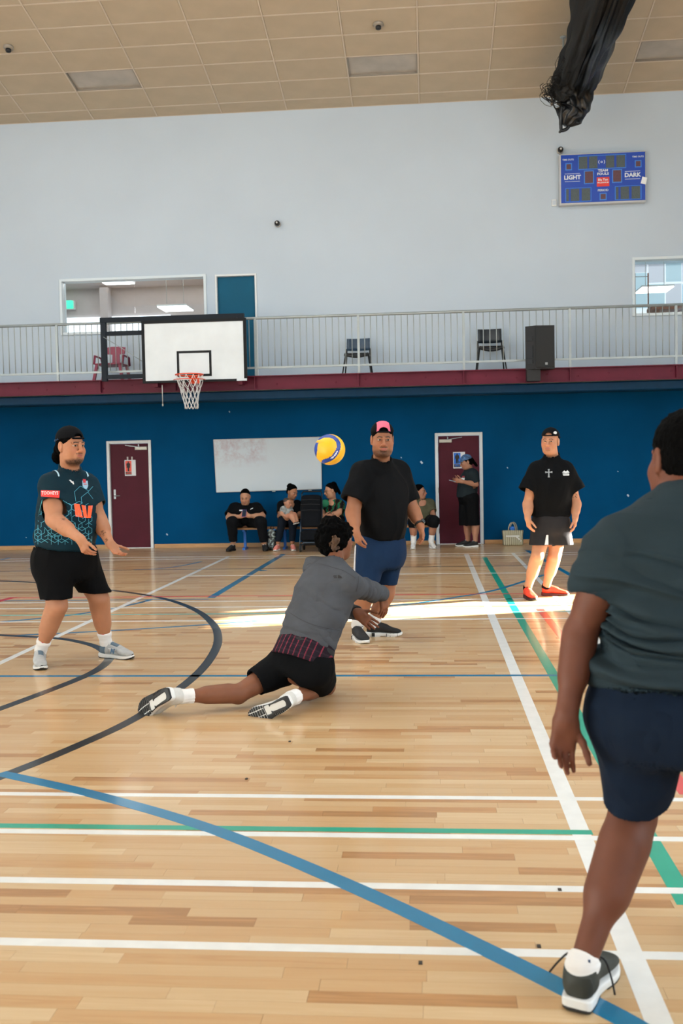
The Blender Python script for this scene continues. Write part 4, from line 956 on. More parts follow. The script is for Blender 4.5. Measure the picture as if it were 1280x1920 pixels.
def head_field(Fr, h, nk, fat=0.0, neck=.058, baby=False):
    s = Fr.s; F = Fld(Fr.c-np.array([.19, .19, .24])*s, Fr.c+np.array([.19, .19, .19])*s, h); R = Fr.R
    def E(c, r, k=.02, sub=False): F.ell(Fr(*c), np.array(r)*s, k*s, R, sub)
    E((0, -.018, .034), (.077, .096, .086)); E((0, .025, -.030), (.066+.006*fat, .064, .080), .03); E((0, .028, -.072), (.056+.016*fat, .054, .046), .03)
    E((0, .070, -.100+.012*baby), (.027, .022, .018), .025)
    if fat: E((0, .02, -.105), (.05+.01*fat, .05, .03), .04)
    for sg in (-1, 1):
        E((sg*.040, .052, -.038), (.028+.006*fat, .030, .032), .02); E((sg*.032, .101, .000), (.0185, .013, .0105), .012, True)
        E((sg*.031, .0795, .000), (.0135, .0125, .0125), .003); F.cone(Fr(sg*.016, .090, .006), Fr(sg*.031, .0925, .0095), .0036*s, .0042*s, .004*s); F.cone(Fr(sg*.031, .0925, .0095), Fr(sg*.046, .084, .005), .0042*s, .0034*s, .004*s)
        F.cone(Fr(sg*.018, .089, -.0085), Fr(sg*.044, .083, -.0075), .003*s, .003*s, .005*s)
        F.cone(Fr(sg*.014, .092, .019), Fr(sg*.046, .080, .020), .0085*s, .007*s, .012*s)
        E((sg*.0145, .100, -.041), (.009, .012, .008), .008)
        E((sg*.081, -.012, -.008), (.009, .021, .033), .010); E((sg*.089, -.006, -.004), (.006, .011, .019), .006, True); F.ell(Fr(sg*.078, -.006, -.036), np.array((.008, .010, .010))*s, .008*s, R)
    F.cone(Fr(0, .090, .012), Fr(0, .112, -.032), .0085*s, .0115*s, .012*s); E((0, .113, -.036), (.0145, .013, .0115), .008)
    E((0, .088, -.066), (.030, .014, .020), .015); E((0, .1005, -.0640), (.021, .0075, .0055), .005); E((0, .0985, -.0755), (.019, .008, .0065), .005); E((0, .1085, -.0697), (.022, .006, .0016), .003, True)
    E((0, .094, -.086), (.02, .008, .006), .008, True)
    d = np.array(nk)-Fr(0, -.03, -.06); F.cone(Fr(0, -.028, -.05), np.array(nk)+d/np.linalg.norm(d)*.03, neck, neck*1.08, .03*s)
    lo_ = np.array(nk)[2]-.035
    return F
def paint_head(V, Fr, skin, o):
    P = Fr.loc(V); x, y, z = P.T; ax = np.abs(x); n = vnoise(P*260+3); n2 = vnoise(P*60+11)
    col = np.tile(np.array(skin), (len(V), 1))*(1+.12*(n2-.5))[:, None]
    def mixc(m, c):
        m = np.clip(m, 0, 1)[:, None]; col[:] = col*(1-m)+np.array(c)*m
    sm = lambda d, w: np.clip(.5-d/w, 0, 1)
    dark = lin(o.get('hair', '#15110f'))
    red = np.array(skin)*np.array((1.12, .86, .82))
    mixc(sm(np.hypot(ax-.04, z+.035)-.022, .03)*(y > .03)*.5, red); mixc(sm(np.hypot(x/1.2, z+.036)-.014, .012)*(y > .09)*.5, red)
    if o.get('beard', 0):
        b = o['beard']; jaw = np.clip((o.get('bz', -.046)-.25*np.maximum(ax-.045, 0)-z)/.02, 0, 1)*np.clip((y-.0-.25*ax)/.02, 0, 1)*np.clip((z+.155)/.03, 0, 1)
        ring = sm(np.abs(z+.055)-.004, .006)*(ax < .030)*(y > .06)
        lipgap = sm(np.hypot(x/.025, (z+.0695)/.0110)-1.0, .25); jw = np.maximum(jaw*np.clip((o.get('bcut', .2)+.7-ax/.07*o.get('bside', .7)), 0, 1), ring*o.get('tache', 1))*(1-lipgap)
        mixc(jw*b*(.65+.5*n), dark)
    elif o.get('tache', 0): mixc(sm(np.abs(z+.0555)-.004, .005)*(ax < .028)*(y > .07)*o['tache']*(.5+.7*n), dark)
    lip = sm(np.hypot(x/.023, (z+.0697)/.0105)-1, .35)*(y > .075); mixc(lip*.75, o.get('lip', lin('#a8605a'))); mixc(sm(np.abs(z+.0697)-.0011, .0022)*(ax < .022)*(y > .08)*.8, lin('#4a2422'))
    brow = sm(np.abs(z-.0205-.12*np.clip(ax-.012, 0, .02)+.45*np.clip(ax-.036, 0, 1))-.0036, .004)*(ax > .011)*(ax < .049)*(y > .05); mixc(brow*(.8+.3*n), dark)
    ex = (ax-.031)/.0150; ez = z/(.0058*(1-.3*ex**2)+1e-4); eye = (np.hypot(ex, ez) < 1.02)*(y > .06)
    g = o.get('gaze', (0, 0)); ix = np.hypot(x-np.sign(x)*.031-g[0], z-g[1])
    mixc(eye*1.0, lin('#b5aaa1')); mixc(eye*sm(ix-.0066, .0015), lin('#20130d'))
    lash = sm(np.abs(z-.0056*(1-.35*ex**2))-.0012, .0022)*(np.abs(ex) < 1.1)*(y > .05); mixc(lash*.9, lin('#1a1210'))
    lash2 = sm(np.abs(z+.0056*(1-.35*ex**2))-.0006, .0018)*(np.abs(ex) < 1.0)*(y > .05); mixc(lash2*.35, lin('#3a2620'))
    if o.get('fade', 0):
        f = np.clip((z-o.get('fz', -.02)+.3*np.minimum(y, 0))/.03, 0, 1)*np.clip((.035-y)/.02+np.clip((z-.062)/.008, 0, 9), 0, 1)*(ax < .0785+.1*(z > .03)); mixc(f*o['fade']*(.8+.3*n), dark)
    return col
SKINM = mat('skin', '#c08a6a', .55, attr='Col', sss=.12, bump=.05, bscale=300, spec=.28)
def body(root, J, skin, arms, legs, h=.0045, hh=.0026, headopt={}, fat=0.0, neck=.058, tattoos=(), torso=None, bs=1.0, palm=1.0, hands='lr', calf_back=None, hs=1.0):
    pts = [J[k] for k in J if k in ('sl', 'sr', 'el', 'er', 'wl', 'wr', 'hl', 'hr', 'kl', 'kr', 'al', 'ar', 'nk')]+[J[k]+nrm(J['d'+k[1]])*.2*hs for k in ('wl', 'wr') if k in J]
    lo, hi = bb(pts, .14); F = Fld(lo, hi, h); fr = horiz(J['fw'])
    pel = (J['hl']+J['hr'])/2; ch = J['nk']*.75+pel*.25; g = torso or .13
    F.cone(pel, ch, g, g*.95, .05); F.cone(ch, J['nk'], g*.7, neck*.85, .05); F.cone(J['nk']-(J['hd'].c-J['nk'])*.1, J['nk']*.45+J['hd'].c*.55, neck*.9, neck*.86, .03)
    rs, re, rw = arms; rh, rk, rc, ra = legs
    for q in 'lr':
        if 's'+q in J and 'e'+q in J:
            S, E_, W = J['s'+q], J['e'+q], J['w'+q]; F.cone(ch, S, g*.6, rs, .05); F.cone(S, E_, rs, re, .03); F.cone(E_, W, re*.98, rw, .02)
            m = E_*.68+W*.32; F.cone(E_*.85+W*.15, E_*.5+W*.5, re*1.04, re*.92, .02)
            bi = S*.5+E_*.5; F.cone(S*.65+E_*.35, S*.35+E_*.65, rs*1.0, re*1.1, .02)
            if q in hands: hand(F, W, J['d'+q], J['t'+q], hs, J.get('c'+q, (.25, .35, .3)), J.get('th'+q, .6), (1 if q == 'l' else -1)*J.get('ps', 1), J.get('sp'+q, .06), J.get('cg'+q, .12))
        if 'k'+q in J:
            H, K_, A = J['h'+q], J['k'+q], J['a'+q]; F.cone(pel, H, rh*.9, rh, .05); F.cone(H, K_, rh, rk, .04)
            ax_ = nrm(A-K_); fk = J.get('kf'+q, fr); fk = nrm(fk-ax_*np.dot(fk, ax_)); bk = -fk if calf_back is None else calf_back
            F.cone(K_, A, rk*.92, ra, .03); F.cone(K_*.80+A*.20+bk*rc*.20, K_*.48+A*.52+bk*rc*.10, rc*.90, rc*.78, .05)
            F.ell(K_+fk*rk*.45, (rk*.62,)*3, .03);
    V1, Q1 = F.mesh(); del F
    V1 = relax(V1, Q1, 1)
    n = vnoise(V1*14); n2 = vnoise(V1*40+5); col1 = np.tile(np.array(skin), (len(V1), 1))*(1+.16*(n-.5)+.08*(n2-.5))[:, None]
    for q in 'lr':
        for k, r_, dk in (('k', rk*1.1, .10), ('e', re*1.0, .10)):
            if k+q in J:
                d = np.linalg.norm(V1-J[k+q], axis=1); col1 *= (1-dk*np.clip(1.25-d/r_, 0, 1))[:, None]
        if 'w'+q in J:
            d = np.linalg.norm(V1-J['w'+q]-nrm(J['d'+q])*.15*hs, axis=1); f = np.clip(1-d/.09, 0, 1)[:, None]; col1 = col1*(1-f)+col1*np.array((1.08, .9, .86))*f
    for p, r_ in tattoos:
        d = np.linalg.norm(V1-p, axis=1); t = np.clip((r_-d)/.006, 0, 1)*(vnoise(V1*120+3) > .5); col1 *= (1-.62*t)[:, None]
    Fr = J['hd']; Fh = head_field(Fr, hh*Fr.s, J['nk'], fat, neck); V2, Q2 = Fh.mesh(); V2 = relax(V2, Q2, 1, .35); col2 = paint_head(V2, Fr, skin, headopt)
    return soft('body', (np.concatenate([V1, V2]), np.concatenate([Q1, Q2+len(V1)])), SKINM, root, np.concatenate([col1, col2]))
# ---- clothes
def tee_fn(J, O, top, lat, st, r_sh, sleeves, n=2.0, collar=.075, yoke=.07, drop=.03, cutn=None):
    w = nrm(np.array(top)-np.array(O)); u = nrm(np.array(lat)-w*np.dot(lat, w)); v = np.cross(w, u)
    if np.dot(v, J['fw']) < 0: v = -v
    def fn(F, off, ext):
        F.loft(O, u, v, w, st, .03, n, off, ext, .03)
        for q in 'lr':
            if q not in sleeves: continue
            end, r1 = sleeves[q]; S = J['s'+q]
            F.cone(J['nk']-w*(.012+drop*.5), S, yoke*.82+off, r_sh*.92+off, .06)
            if isinstance(end, list):
                pts = [S]+end
                for i in range(len(pts)-1): F.cone(pts[i], pts[i+1], r1[i]+off, r1[i+1]+off, .03, cut=(ext if i == len(pts)-2 else None))
            else: F.cone(S, end, r_sh+off, r1+off, .06, cut=ext, cutn=cutn)
        if ext: F.cone(J['nk']-w*.03, J['nk']+nrm(J['hd'].c-J['nk'])*.2, collar, collar*1.1, .01)
        if off == 0: F.cone(J['nk']-w*.02, J['nk']+nrm(J['hd'].c-J['nk'])*.012, collar+.004, collar+.006, .025, cut=.0)
    return fn
def shorts_fn(J, waist, lat, wst, legs_, n=2.0, kk=.05, cutn=None):
    """wst: stations from crotch up to the waist; legs_: per side (hem centre, r at hip, r at hem)"""
    O, top = waist; w = nrm(np.array(top)-np.array(O)); u = nrm(np.array(lat)-w*np.dot(lat, w)); v = np.cross(w, u)
    if np.dot(v, J['fw']) < 0: v = -v
    def fn(F, off, ext):
        F.loft(O, u, v, w, wst, .03, n, off, 0, .04, exttop=ext)
        for q, (end, r0, r1) in legs_.items(): F.cone(J['h'+q], end, r0+off, r1+off, kk, cut=ext, cutn=cutn)
    return fn
def cloth(root, name, fn, pts, m, h=.006, th=.011, fold=(.006, (6, 6, 6), 0.), marg=.3, label=None, it=1, rip=()):
    lo, hi = bb(pts, marg); F = shell(fn, lo, hi, h, th); V, Q = F.mesh(); V = relax(V, Q, it); V = folds(V, Q, *fold)
    for r_ in rip: V = ripple(V, Q, *r_)
    o = soft(name, (V, Q), m, root, label=label); return o, V, Q
def sock(root, a, b, r0, r1, foot=None, m=None, label=None):
    F = Fld(*bb([a, b]+([foot] if foot is not None else []), .12), .004)
    F.cone(a, b, r0, r1, .01)
    L = np.linalg.norm(np.array(b)-a); w = (np.array(b)-a)/L; F.clip(a, -w); F.cone(a+w*.006, a+w*.012, r0*1.05, r0*1.05, .004)
    F.clip(a-w*.003, -w)
    if foot is not None: F.cone(b, foot, r1, r1*.8, .02)
    V, Q = F.mesh(); V = folds(V, Q, .0025, (4, 4, 60), 2.); return soft('sock', (V, Q), m, root, label=label)
def shoe(root, heel, toe_dir, up, L, pal, side=1, panels=(), tread=False, lace=True, w=1.0, h=.0035, tall=1.0, label=None):
    """heel: back end of the sole on the ground; pal: upper, sole, outsole, lace materials"""
    x = nrm(toe_dir); up = np.array(up, float); z = nrm(up-x*np.dot(up, x)); y = np.cross(z, x); S = L/.30; heel = np.array(heel, float); R = np.array([x, y, z])
    toW = lambda P: heel+(np.asarray(P)*S)@R
    cy = lambda q: side*.012*math.sin(math.pi*min(q/.3, 1))
    F = Fld((-.03, -.085, -.03), (.33, .085, .17), h)
    st = [(.006, .026, .030), (.03, .036, .040), (.08, .037, .044), (.13, .039, .040), (.18, .046, .031), (.23, .047, .022), (.27, .040, .016), (.296, .018, .008)]
    hb = [.034, .034, .033, .031, .029, .027, .027, .030]
    F.loft((0, 0, 0), (0, 1, 0), (0, 0, 1), (1, 0, 0), [(t, a*w, b*tall, cy(t), zb+b*tall*.9) for (t, a, b), zb in zip(st, hb)], .012, 2.5, 0, 0, .012)
    F.cone((.060, 0, .07), (.048, 0, .108*tall+.004), .039*w, .040*w, .02, cut=0.0); F.cone((.095, cy(.1), .085*tall), (.16, cy(.16), .070*tall), .028, .026, .025)
    F.cone((.058, 0, .108*tall+.012), (.058, 0, .2), .031*w, .04, .004, sub=True)
    V, Q = F.mesh(); V = relax(V, Q, 1); up_o = soft('shoe', (toW(V), Q), pal[0], root, label=label)
    keep = F.a.copy()
    for nm_, pm, planes in panels:
        F.a = np.maximum(keep-.002, -(keep+.0045))
        for p_, n_ in planes: F.clip(p_, n_)
        V, Q = F.mesh()
        if len(V): soft(nm_, (toW(relax(V, Q, 1)), Q), pm, up_o)
    F = Fld((-.03, -.085, -.03), (.335, .085, .1), h)
    s2 = [(-.004, .028), (.012, .037), (.06, .041), (.11, .040), (.16, .046), (.21, .053), (.25, .049), (.285, .033), (.304, .012)]
    zt = [.042, .040, .036, .033, .030, .027, .027, .031, .034]; zb = [.010, .004, 0, 0, 0, 0, .003, .011, .019]
    F.loft((0, 0, 0), (0, 1, 0), (0, 0, 1), (1, 0, 0), [(t, a*w, (b-c)/2, cy(t), (b+c)/2) for (t, a), b, c in zip(s2, zt, zb)], .004, 5, 0, 0, .006)
    V, Q = F.mesh(); V = relax(V, Q, 1); so_ = soft('sole', (toW(V), Q), pal[1], up_o)
    # outsole
    F = Fld((-.03, -.085, -.04), (.335, .085, .06), .0025 if tread else h); T = .004 if tread else .003
    F.loft((0, 0, 0), (0, 1, 0), (0, 0, 1), (1, 0, 0), [(t, a*w-.001, .006, cy(t), c+.0035-T*.6) for (t, a), c in zip(s2, zb)], .002, 5, 0, 0, .002)
    if tread:
        F.box((.075, 0, -.0), (.055, .019, .03), .015, .002, sub=True)
        F.box((.148, 0, -.0), (.018, .026, .03), .003, .002, sub=True)
        for k in range(7): F.box((.172+k*.0175, 0, -.002), (.0022, .07, .03), .001, .001, sub=True)
        for yy in (-.018, .018): F.box((.235, yy, -.002), (.062, .0022, .03), .001, .001, sub=True)
        for k in range(9):
            for sg in (-1, 1): F.box((.012+k*.0125, sg*.041, -.0), (.0018, .008, .03), .001, .001, sub=True)
    else:
        F.box((.14, 0, -.0), (.022, .09, .0045), .003, .002, sub=True)
    V, Q = F.mesh(); V = relax(V, Q, 1); soft('outsole', (toW(V), Q), pal[2], up_o, label='black treaded outsole' if tread else None)
    if lace:
        b = MB()
        for k in range(5):
            xx = .095+.02*k; hh_ = np.interp(xx, [.09, .13, .18, .23], [.116, .098, .084, .072])*tall; c = cy(xx)
            b.tube([toW((xx, c-.026, hh_-.013)), toW((xx+.004, c-.013, hh_-.001)), toW((xx+.008, c, hh_+.003)), toW((xx+.004, c+.013, hh_-.001)), toW((xx, c+.026, hh_-.013))], .003, 5)
        for sg in (-1, 1): b.tube([toW((.098, 0, .117*tall)), toW((.10, sg*.022, .124*tall)), toW((.112, sg*.034, .108*tall)), toW((.106, sg*.02, .112*tall)), toW((.098, 0, .117*tall))], .0026, 5)
        b.build('laces', pal[3], up_o)
    return up_o, toW
def ankle(heel, toe_dir, up, L):
    x = nrm(toe_dir); up = np.array(up, float); z = nrm(up-x*np.dot(up, x)); S = L/.30
    return np.array(heel, float)+x*.052*S+z*.105*S, np.array(heel, float)+x*.062*S+z*.07*S
def hair(root, Fr, m, kind='short', amp=.004, sc=60, thick=.008, h=.004, front=.072, fz=.062, label=None, cap=False, seed=0):
    s = Fr.s; F = Fld(Fr.c-.24*s, Fr.c+.24*s, h)
    F.ell(Fr(0, -.020, .036), np.array((.078+thick, .097+thick, .088+thick))*s, .02*s, Fr.R)
    F.ell(Fr(0, -.05, -.02), np.array((.070+thick, .060+thick, .07))*s, .03*s, Fr.R)
    n = Fr.y*.74-Fr.z*.67; F.clip(Fr(0, front, fz), n)
    V, Q = F.mesh(); N = vnormals(V, Q); P = Fr.loc(V)
    d = (vnoise(P*sc+seed)-.45)*amp*2+(vnoise(P*sc*2.1+9+seed)-.5)*amp
    V = V+N*d[:, None]*s; return soft('hair', (V, Q), m, root, label=label), V, Q
def lump(name, root, m, prims, h=.004, amp=0., sc=(60, 60, 60), label=None, pts=None, marg=.12):
    """small soft part from a list of ('cone'|'ell', args...)"""
    P = [p[1] for p in prims]+[p[2] for p in prims if p[0] == 'cone']; F = Fld(*bb(P, marg), h)
    for p in prims: getattr(F, p[0])(*p[1:])
    V, Q = F.mesh()
    if amp: V = folds(V, Q, amp, sc)
    return soft(name, (V, Q), m, root, label=label)
def cap(root, Fr, m, back=True, mp=None, arch=True, h=.0035, brim=True, tilt=.06, low=.046, lift=0.0):
    s = Fr.s; F = Fld(Fr.c-.3*s, Fr.c+.3*s, h); c = (0, -.016, .040+lift); r = np.array((.089, .108, .096))
    F.ell(Fr(*c), r*s, .01, Fr.R); F.ell(Fr(*c), (r-.007)*s, .002, Fr.R, True)
    F.clip(Fr(0, 0, low), -Fr.z+Fr.y*tilt)
    sg = -1 if back else 1
    if arch and back: F.ell(Fr(0, .095, low+.012), np.array((.034, .06, .026))*s, .003, Fr.R, True); F.cone(Fr(-.045, .080, low+.006), Fr(0, .0935, low+.007), .0065*s, .0065*s, .002); F.cone(Fr(0, .0935, low+.007), Fr(.045, .080, low+.006), .0065*s, .0065*s, .002)
    V, Q = F.mesh(); V = relax(V, Q, 1); o = soft('cap', (V, Q), m, root)
    if brim:
        F = Fld(Fr.c-.3*s, Fr.c+.3*s, h)
        F.ell(Fr(0, sg*.115, low-.004 if not back else low-.016), np.array((.078, .075, .010))*s, .004, Fr.R); F.ell(Fr(0, sg*.115, (low-.004 if not back else low-.016)-.012), np.array((.082, .08, .010))*s, .003, Fr.R, True); F.ell(Fr(*c), (r-.012)*s, .002, Fr.R, True)
        V, Q = F.mesh(); soft('brim', (V, Q), m, o)
    if mp is not None:
        F = Fld(Fr.c-.3*s, Fr.c+.3*s, h*.8); F.ell(Fr(*c), (r+.0025)*s, .01, Fr.R); F.ell(Fr(*c), (r-.004)*s, .002, Fr.R, True)
        F.clip(Fr(0, 0, low+.004), -Fr.z); F.clip(Fr(0, .005, 0), -Fr.y); F.clip(Fr(.052, .0, .06), Fr.x+Fr.z*.1); F.clip(Fr(-.052, .0, .06), -Fr.x+Fr.z*.1)
        F.ell(Fr(0, .095, low+.014), np.array((.037, .06, .028))*s, .003, Fr.R, True)
        V, Q = F.mesh(); soft('cap_panel', (V, Q), mp, o)
    b = MB(); b.lathe([(.007*s, 0), (.005*s, .004)], Fr(0, -.016, .040+lift+.094), Fr.R, 8); b.build('cap_button', m, o)
    return o
def collar_ring(root, o, J, m, R_, r=.009, tilt=.40, lift=.004):
    n = nrm(nrm(J['hd'].c-J['nk'])+horiz(J['fw'])*tilt); c = J['nk']+n*lift; u = nrm(np.cross(n, X3)); v = np.cross(n, u)
    b = MB(); b.tube([c+(u*math.cos(t)+v*math.sin(t))*R_ for t in np.linspace(0, 2*math.pi, 28, endpoint=False)], r, 8, closed=True); return b.build('collar', m, o)
def ripple(V, Q, amp, ax, O, t0, t1, freq=24, seed=0.):
    """creases that run across the axis ax between t0 and t1"""
    N = vnormals(V, Q); t = (V-O)@ax; U = V-np.outer(t, ax)-O
    f = np.clip((t-t0)/.05, 0, 1)*np.clip((t1-t)/.08, 0, 1); q = vnoise(np.stack([U[:, 0]*2.6+seed, U[:, 1]*2.6+U[:, 2]*2.6, t*freq+U[:, 0]*5+2.2*vnoise(V*3.5+seed)], 1))
    return V+N*(f*(1-2*np.abs(q-.5)*1.9-.4)*amp)[:, None]
# ---- prints on cloth: flat shapes laid on the garment along a direction
class Print:
    def __init__(s, V, Q, D, off=.003): s.t = BVHTree.FromPolygons(V.tolist(), Q.tolist()); s.D = Vector(nrm(D)); s.off = off
    def put(s, P):
        out = []
        for p in P:
            p = Vector([float(c) for c in p]); hit = s.t.ray_cast(p-s.D*.6, s.D)
            q = hit[0] if hit[0] is not None else s.t.find_nearest(p)[0]
            out.append(q-s.D*s.off)
        return out
    def shape(s, name, polys, O, U, W, m, parent, sub=1):
        """polys: 2-D polygons (convex), cut into a fan grid so that they follow the cloth"""
        b = MB(); O, U, W = [np.array(a, float) for a in (O, U, W)]
        for poly in polys:
            n = len(poly)
            if n == 4:
                k = sub; g = [[(np.array(poly[0])*(1-i/k)+np.array(poly[1])*i/k)*(1-j/k)+(np.array(poly[3])*(1-i/k)+np.array(poly[2])*i/k)*j/k for i in range(k+1)] for j in range(k+1)]
                P = [O+U*q[0]+W*q[1] for row in g for q in row]; b.add(s.put(P), [(j*(k+1)+i, j*(k+1)+i+1, (j+1)*(k+1)+i+1, (j+1)*(k+1)+i) for j in range(k) for i in range(k)], True)
            else:
                c = np.mean(poly, 0); P = [O+U*c[0]+W*c[1]]+[O+U*q[0]+W*q[1] for q in poly]; b.add(s.put(P), [(0, i+1, (i+1) % n+1) for i in range(n)], True)
        return b.build(name, m, parent)
    def strips(s, name, lines, O, U, W, wd, m, parent, step=.02):
        b = MB(); O, U, W = [np.array(a, float) for a in (O, U, W)]
        for a, c in lines:
            a = np.array(a, float); c = np.array(c, float); L = np.linalg.norm(c-a); n = max(1, int(L/step)); t = (c-a)/L; q = np.array([-t[1], t[0]])*wd/2; P = []
            for i in range(n+1):
                p = a+(c-a)*i/n; P += [O+U*(p+q)[0]+W*(p+q)[1], O+U*(p-q)[0]+W*(p-q)[1]]
            b.add(s.put(P), [(2*i, 2*i+1, 2*i+3, 2*i+2) for i in range(n)], True)
        return b.build(name, m, parent)
    def text(s, name, body_, size, O, U, W, m, parent, bold=0., sx=1.0):
        V, F = text_mesh(body_, size, bold); O, U, W = [np.array(a, float) for a in (O, U, W)]; b = MB(); b.add(s.put([O+U*u*sx+W*v for u, v in V]), F); return b.build(name, m, parent)
# ------------------------------------------------------------------ the people
P = at
def cl(name, c, var=.08, sheen=0, rough=.9, bump=.12, bs=420, **k): return mat(name, c, rough, var=var, vscale=10, bump=bump, bscale=bs, sheen=sheen, spec=.12, **k)
BLACKC = cl('black_cotton', '#08090b'); HAIRB = mat('black_hair', '#030303', .85, spec=.05, bump=.6, bscale=160, var=.3, vscale=60, stretch=(1, 1, .35)); SOCKW = cl('white_sock_knit', '#e4e4e2', .04)
CAPB = cl('black_cap_cloth', '#090a0d'); WHITEP = mat('white_print', '#d7dcdc', .6)
RUBW = mat('white_rubber', '#dfe1df', .5, var=.03); RUBB = mat('black_rubber', '#101113', .55)
def px_frame(cx, cy, Y):
    O = P(cx, cy, Y); return dict(O=O, U=CR*Y/FPX, W=CU*Y/FPX), nrm(O-np.array([0, 0, CAM_H]))
def px_polys(cx, cy, polys): return [[(x-cx, cy-y) for x, y in q] for q in polys]
FLZ = lambda px, py: fl(px, py)
def shoe_px(root, heel_px, toe_px, L, pal, side, **k):
    a = fl(*heel_px); b = fl(*toe_px); return shoe(root, a, b-a, (0, 0, 1), L, pal, side, **k)
def person(loc, label, group=None): return empty('person', (loc[0], loc[1], 0), label, 'person', group)
# ============ man in the patterned jersey, left
skin = np.array(lin('#ab7759'))
J = dict(fw=(.69, -.72, 0), nk=P(131, 879, 7.70), hd=Frame(P(133, 835, 7.66), (.84, -.54, -.05), (.0, 0, 1), 1.12),
    sl=P(162, 909, 7.86), sr=P(97, 909, 7.56), el=P(182, 968, 7.80), er=P(101, 974, 7.44), wl=P(206, 1019, 7.60), wr=P(151, 1011, 7.22),
    hl=P(148, 1045, 7.80), hr=P(98, 1047, 7.62), kl=P(186, 1124, 7.80), kr=P(107, 1136, 7.52), al=P(203, 1214, 7.90), ar=P(81, 1230, 7.54),
    fl=(.98, -.15, 0), fr=(.2, -.98, 0), dl=(.64, -.28, -.72), tl=(.45, .84, .06), dr=(.42, -.2, -.88), tr=(.8, -.5, .30), cl=(.3, .4, .35), cr=(.55, .8, .6), thr=.35)
b4 = fl(79, 1258); d4 = nrm((.40, -.92, 0)); hR = b4-d4*.31; hL = fl(189, 1232); dL = fl(256, 1237)-hL
J['ar'], kr_ = ankle(hR, d4, Z3, .305); J['al'], kl_ = ankle(hL, dL, Z3, .315)
R1 = person(P(140, 1240, 7.7), 'man in a dark jersey with teal hexagon print and black shorts, at the left')
body(R1, J, skin, (.075, .062, .034), (.12, .077, .077, .039), .0045, .0026, dict(hair='#1d130e', beard=1.15, bside=.15, tache=.5, bz=-.082, gaze=(.002, 0)), fat=1.2, neck=.068, hs=1.0,
     tattoos=[(P(95, 950, 7.38), .030), (P(118, 970, 7.33), .028), (P(110, 992, 7.33), .025), (P(192, 1000, 7.62), .03), (P(198, 1012, 7.58), .022)])
JER = cl('dark_teal_jersey', '#0c2732', .10, rough=.7)
L_ = np.array([.72, .69, 0])
fn = tee_fn(J, P(119, 1030, 7.70), J['nk'], L_, [(0, .225, .215, 0, .01), (.12, .238, .235, 0, .02), (.26, .235, .225, 0, .02), (.40, .225, .19, 0, .01), (.50, .19, .145, 0, 0), (.565, .10, .09, 0, 0)], .088, {'r': (P(98, 943, 7.48), .090), 'l': (P(179, 948, 7.82), .088)}, collar=.078)
o, V, Q = cloth(R1, 'jersey', fn, [J['sl'], J['sr'], J['nk'], P(119, 1030, 7.7), P(98, 943, 7.48)], JER, .0055, .011, (.009, (5, 5, 9), 1.), rip=[(.010, Z3, P(119, 1030, 7.7), .0, .28, 16, 3.)])
collar_ring(R1, o, J, JER, .079, .012, .40, .008)
fr_, D = px_frame(120, 960, 7.3); pr = Print(V, Q, D, .004); TEAL = mat('teal_print', '#4aa5bd', .6); ORP = mat('orange_red_print', '#ff5a26', .6)
c = (120, 960); f1 = lambda q: (q[0]/3.694, 760+q[1]/3.694)
pr.shape('chest_emblem', px_polys(*c, [[f1(q) for q in s_] for s_ in ([(516, 676), (557, 682), (582, 780), (528, 772)], [(572, 686), (604, 692), (614, 782), (590, 780)], [(624, 692), (658, 690), (642, 782), (614, 782)])]), m=ORP, parent=o, sub=4, **fr_)
pr.shape('sleeve_label', px_polys(*c, [[f1(q) for q in ((275, 580), (413, 584), (408, 637), (276, 626))]]), m=mat('red_label', '#e0322c', .6), parent=o, sub=6, **fr_)
pr2 = Print(V, Q, D, .007); fr2, _ = px_frame(*f1((343, 606)), 7.3); pr2.text('sleeve_lettering', 'TOOHEYS', 9.4, m=WHITEP, parent=o, bold=.12, sx=.78, **fr2)
pr.shape('crest', px_polys(*c, [[f1(q) for q in s_] for s_ in ([(578, 503), (622, 503), (624, 545), (582, 548)], [(582, 548), (624, 545), (614, 566), (600, 566)])]), m=mat('crest_blue', '#8fb3c8', .6), parent=o, sub=3, **fr_)
pr2.shape('crest_top', px_polys(*c, [[f1(q) for q in s_] for s_ in ([(584, 490), (608, 492), (606, 520), (586, 520)], [(590, 528), (616, 528), (612, 534), (592, 534)])]), m=mat('crest_red', '#c22f3a', .6), parent=o, sub=2, **fr_)
pr.shape('maker_mark', px_polys(*c, [[f1(q) for q in s_] for s_ in ([(480, 502), (492, 500), (512, 520), (500, 524)], [(498, 516), (512, 510), (518, 534), (510, 534)])]), m=WHITEP, parent=o, sub=2, **fr_)
lines = []
def pl_(pts): lines.extend([tuple((f1(a)[0]-c[0], c[1]-f1(a)[1]) for a in (pts[i], pts[i+1])) for i in range(len(pts)-1)])
for q in ([(530, 660), (520, 590), (565, 545), (628, 582), (662, 545)], [(575, 680), (570, 630), (620, 590), (660, 640)], [(620, 590), (640, 570)], [(436, 655), (495, 690), (555, 660), (580, 672)], [(495, 690), (495, 770)], [(436, 712), (495, 745), (440, 782)], [(300, 850), (362, 924), (440, 895)], [(262, 760), (300, 735)]): pl_(q)
rs = np.random.default_rng(11); hx_, hs_ = 13.5, 7.8
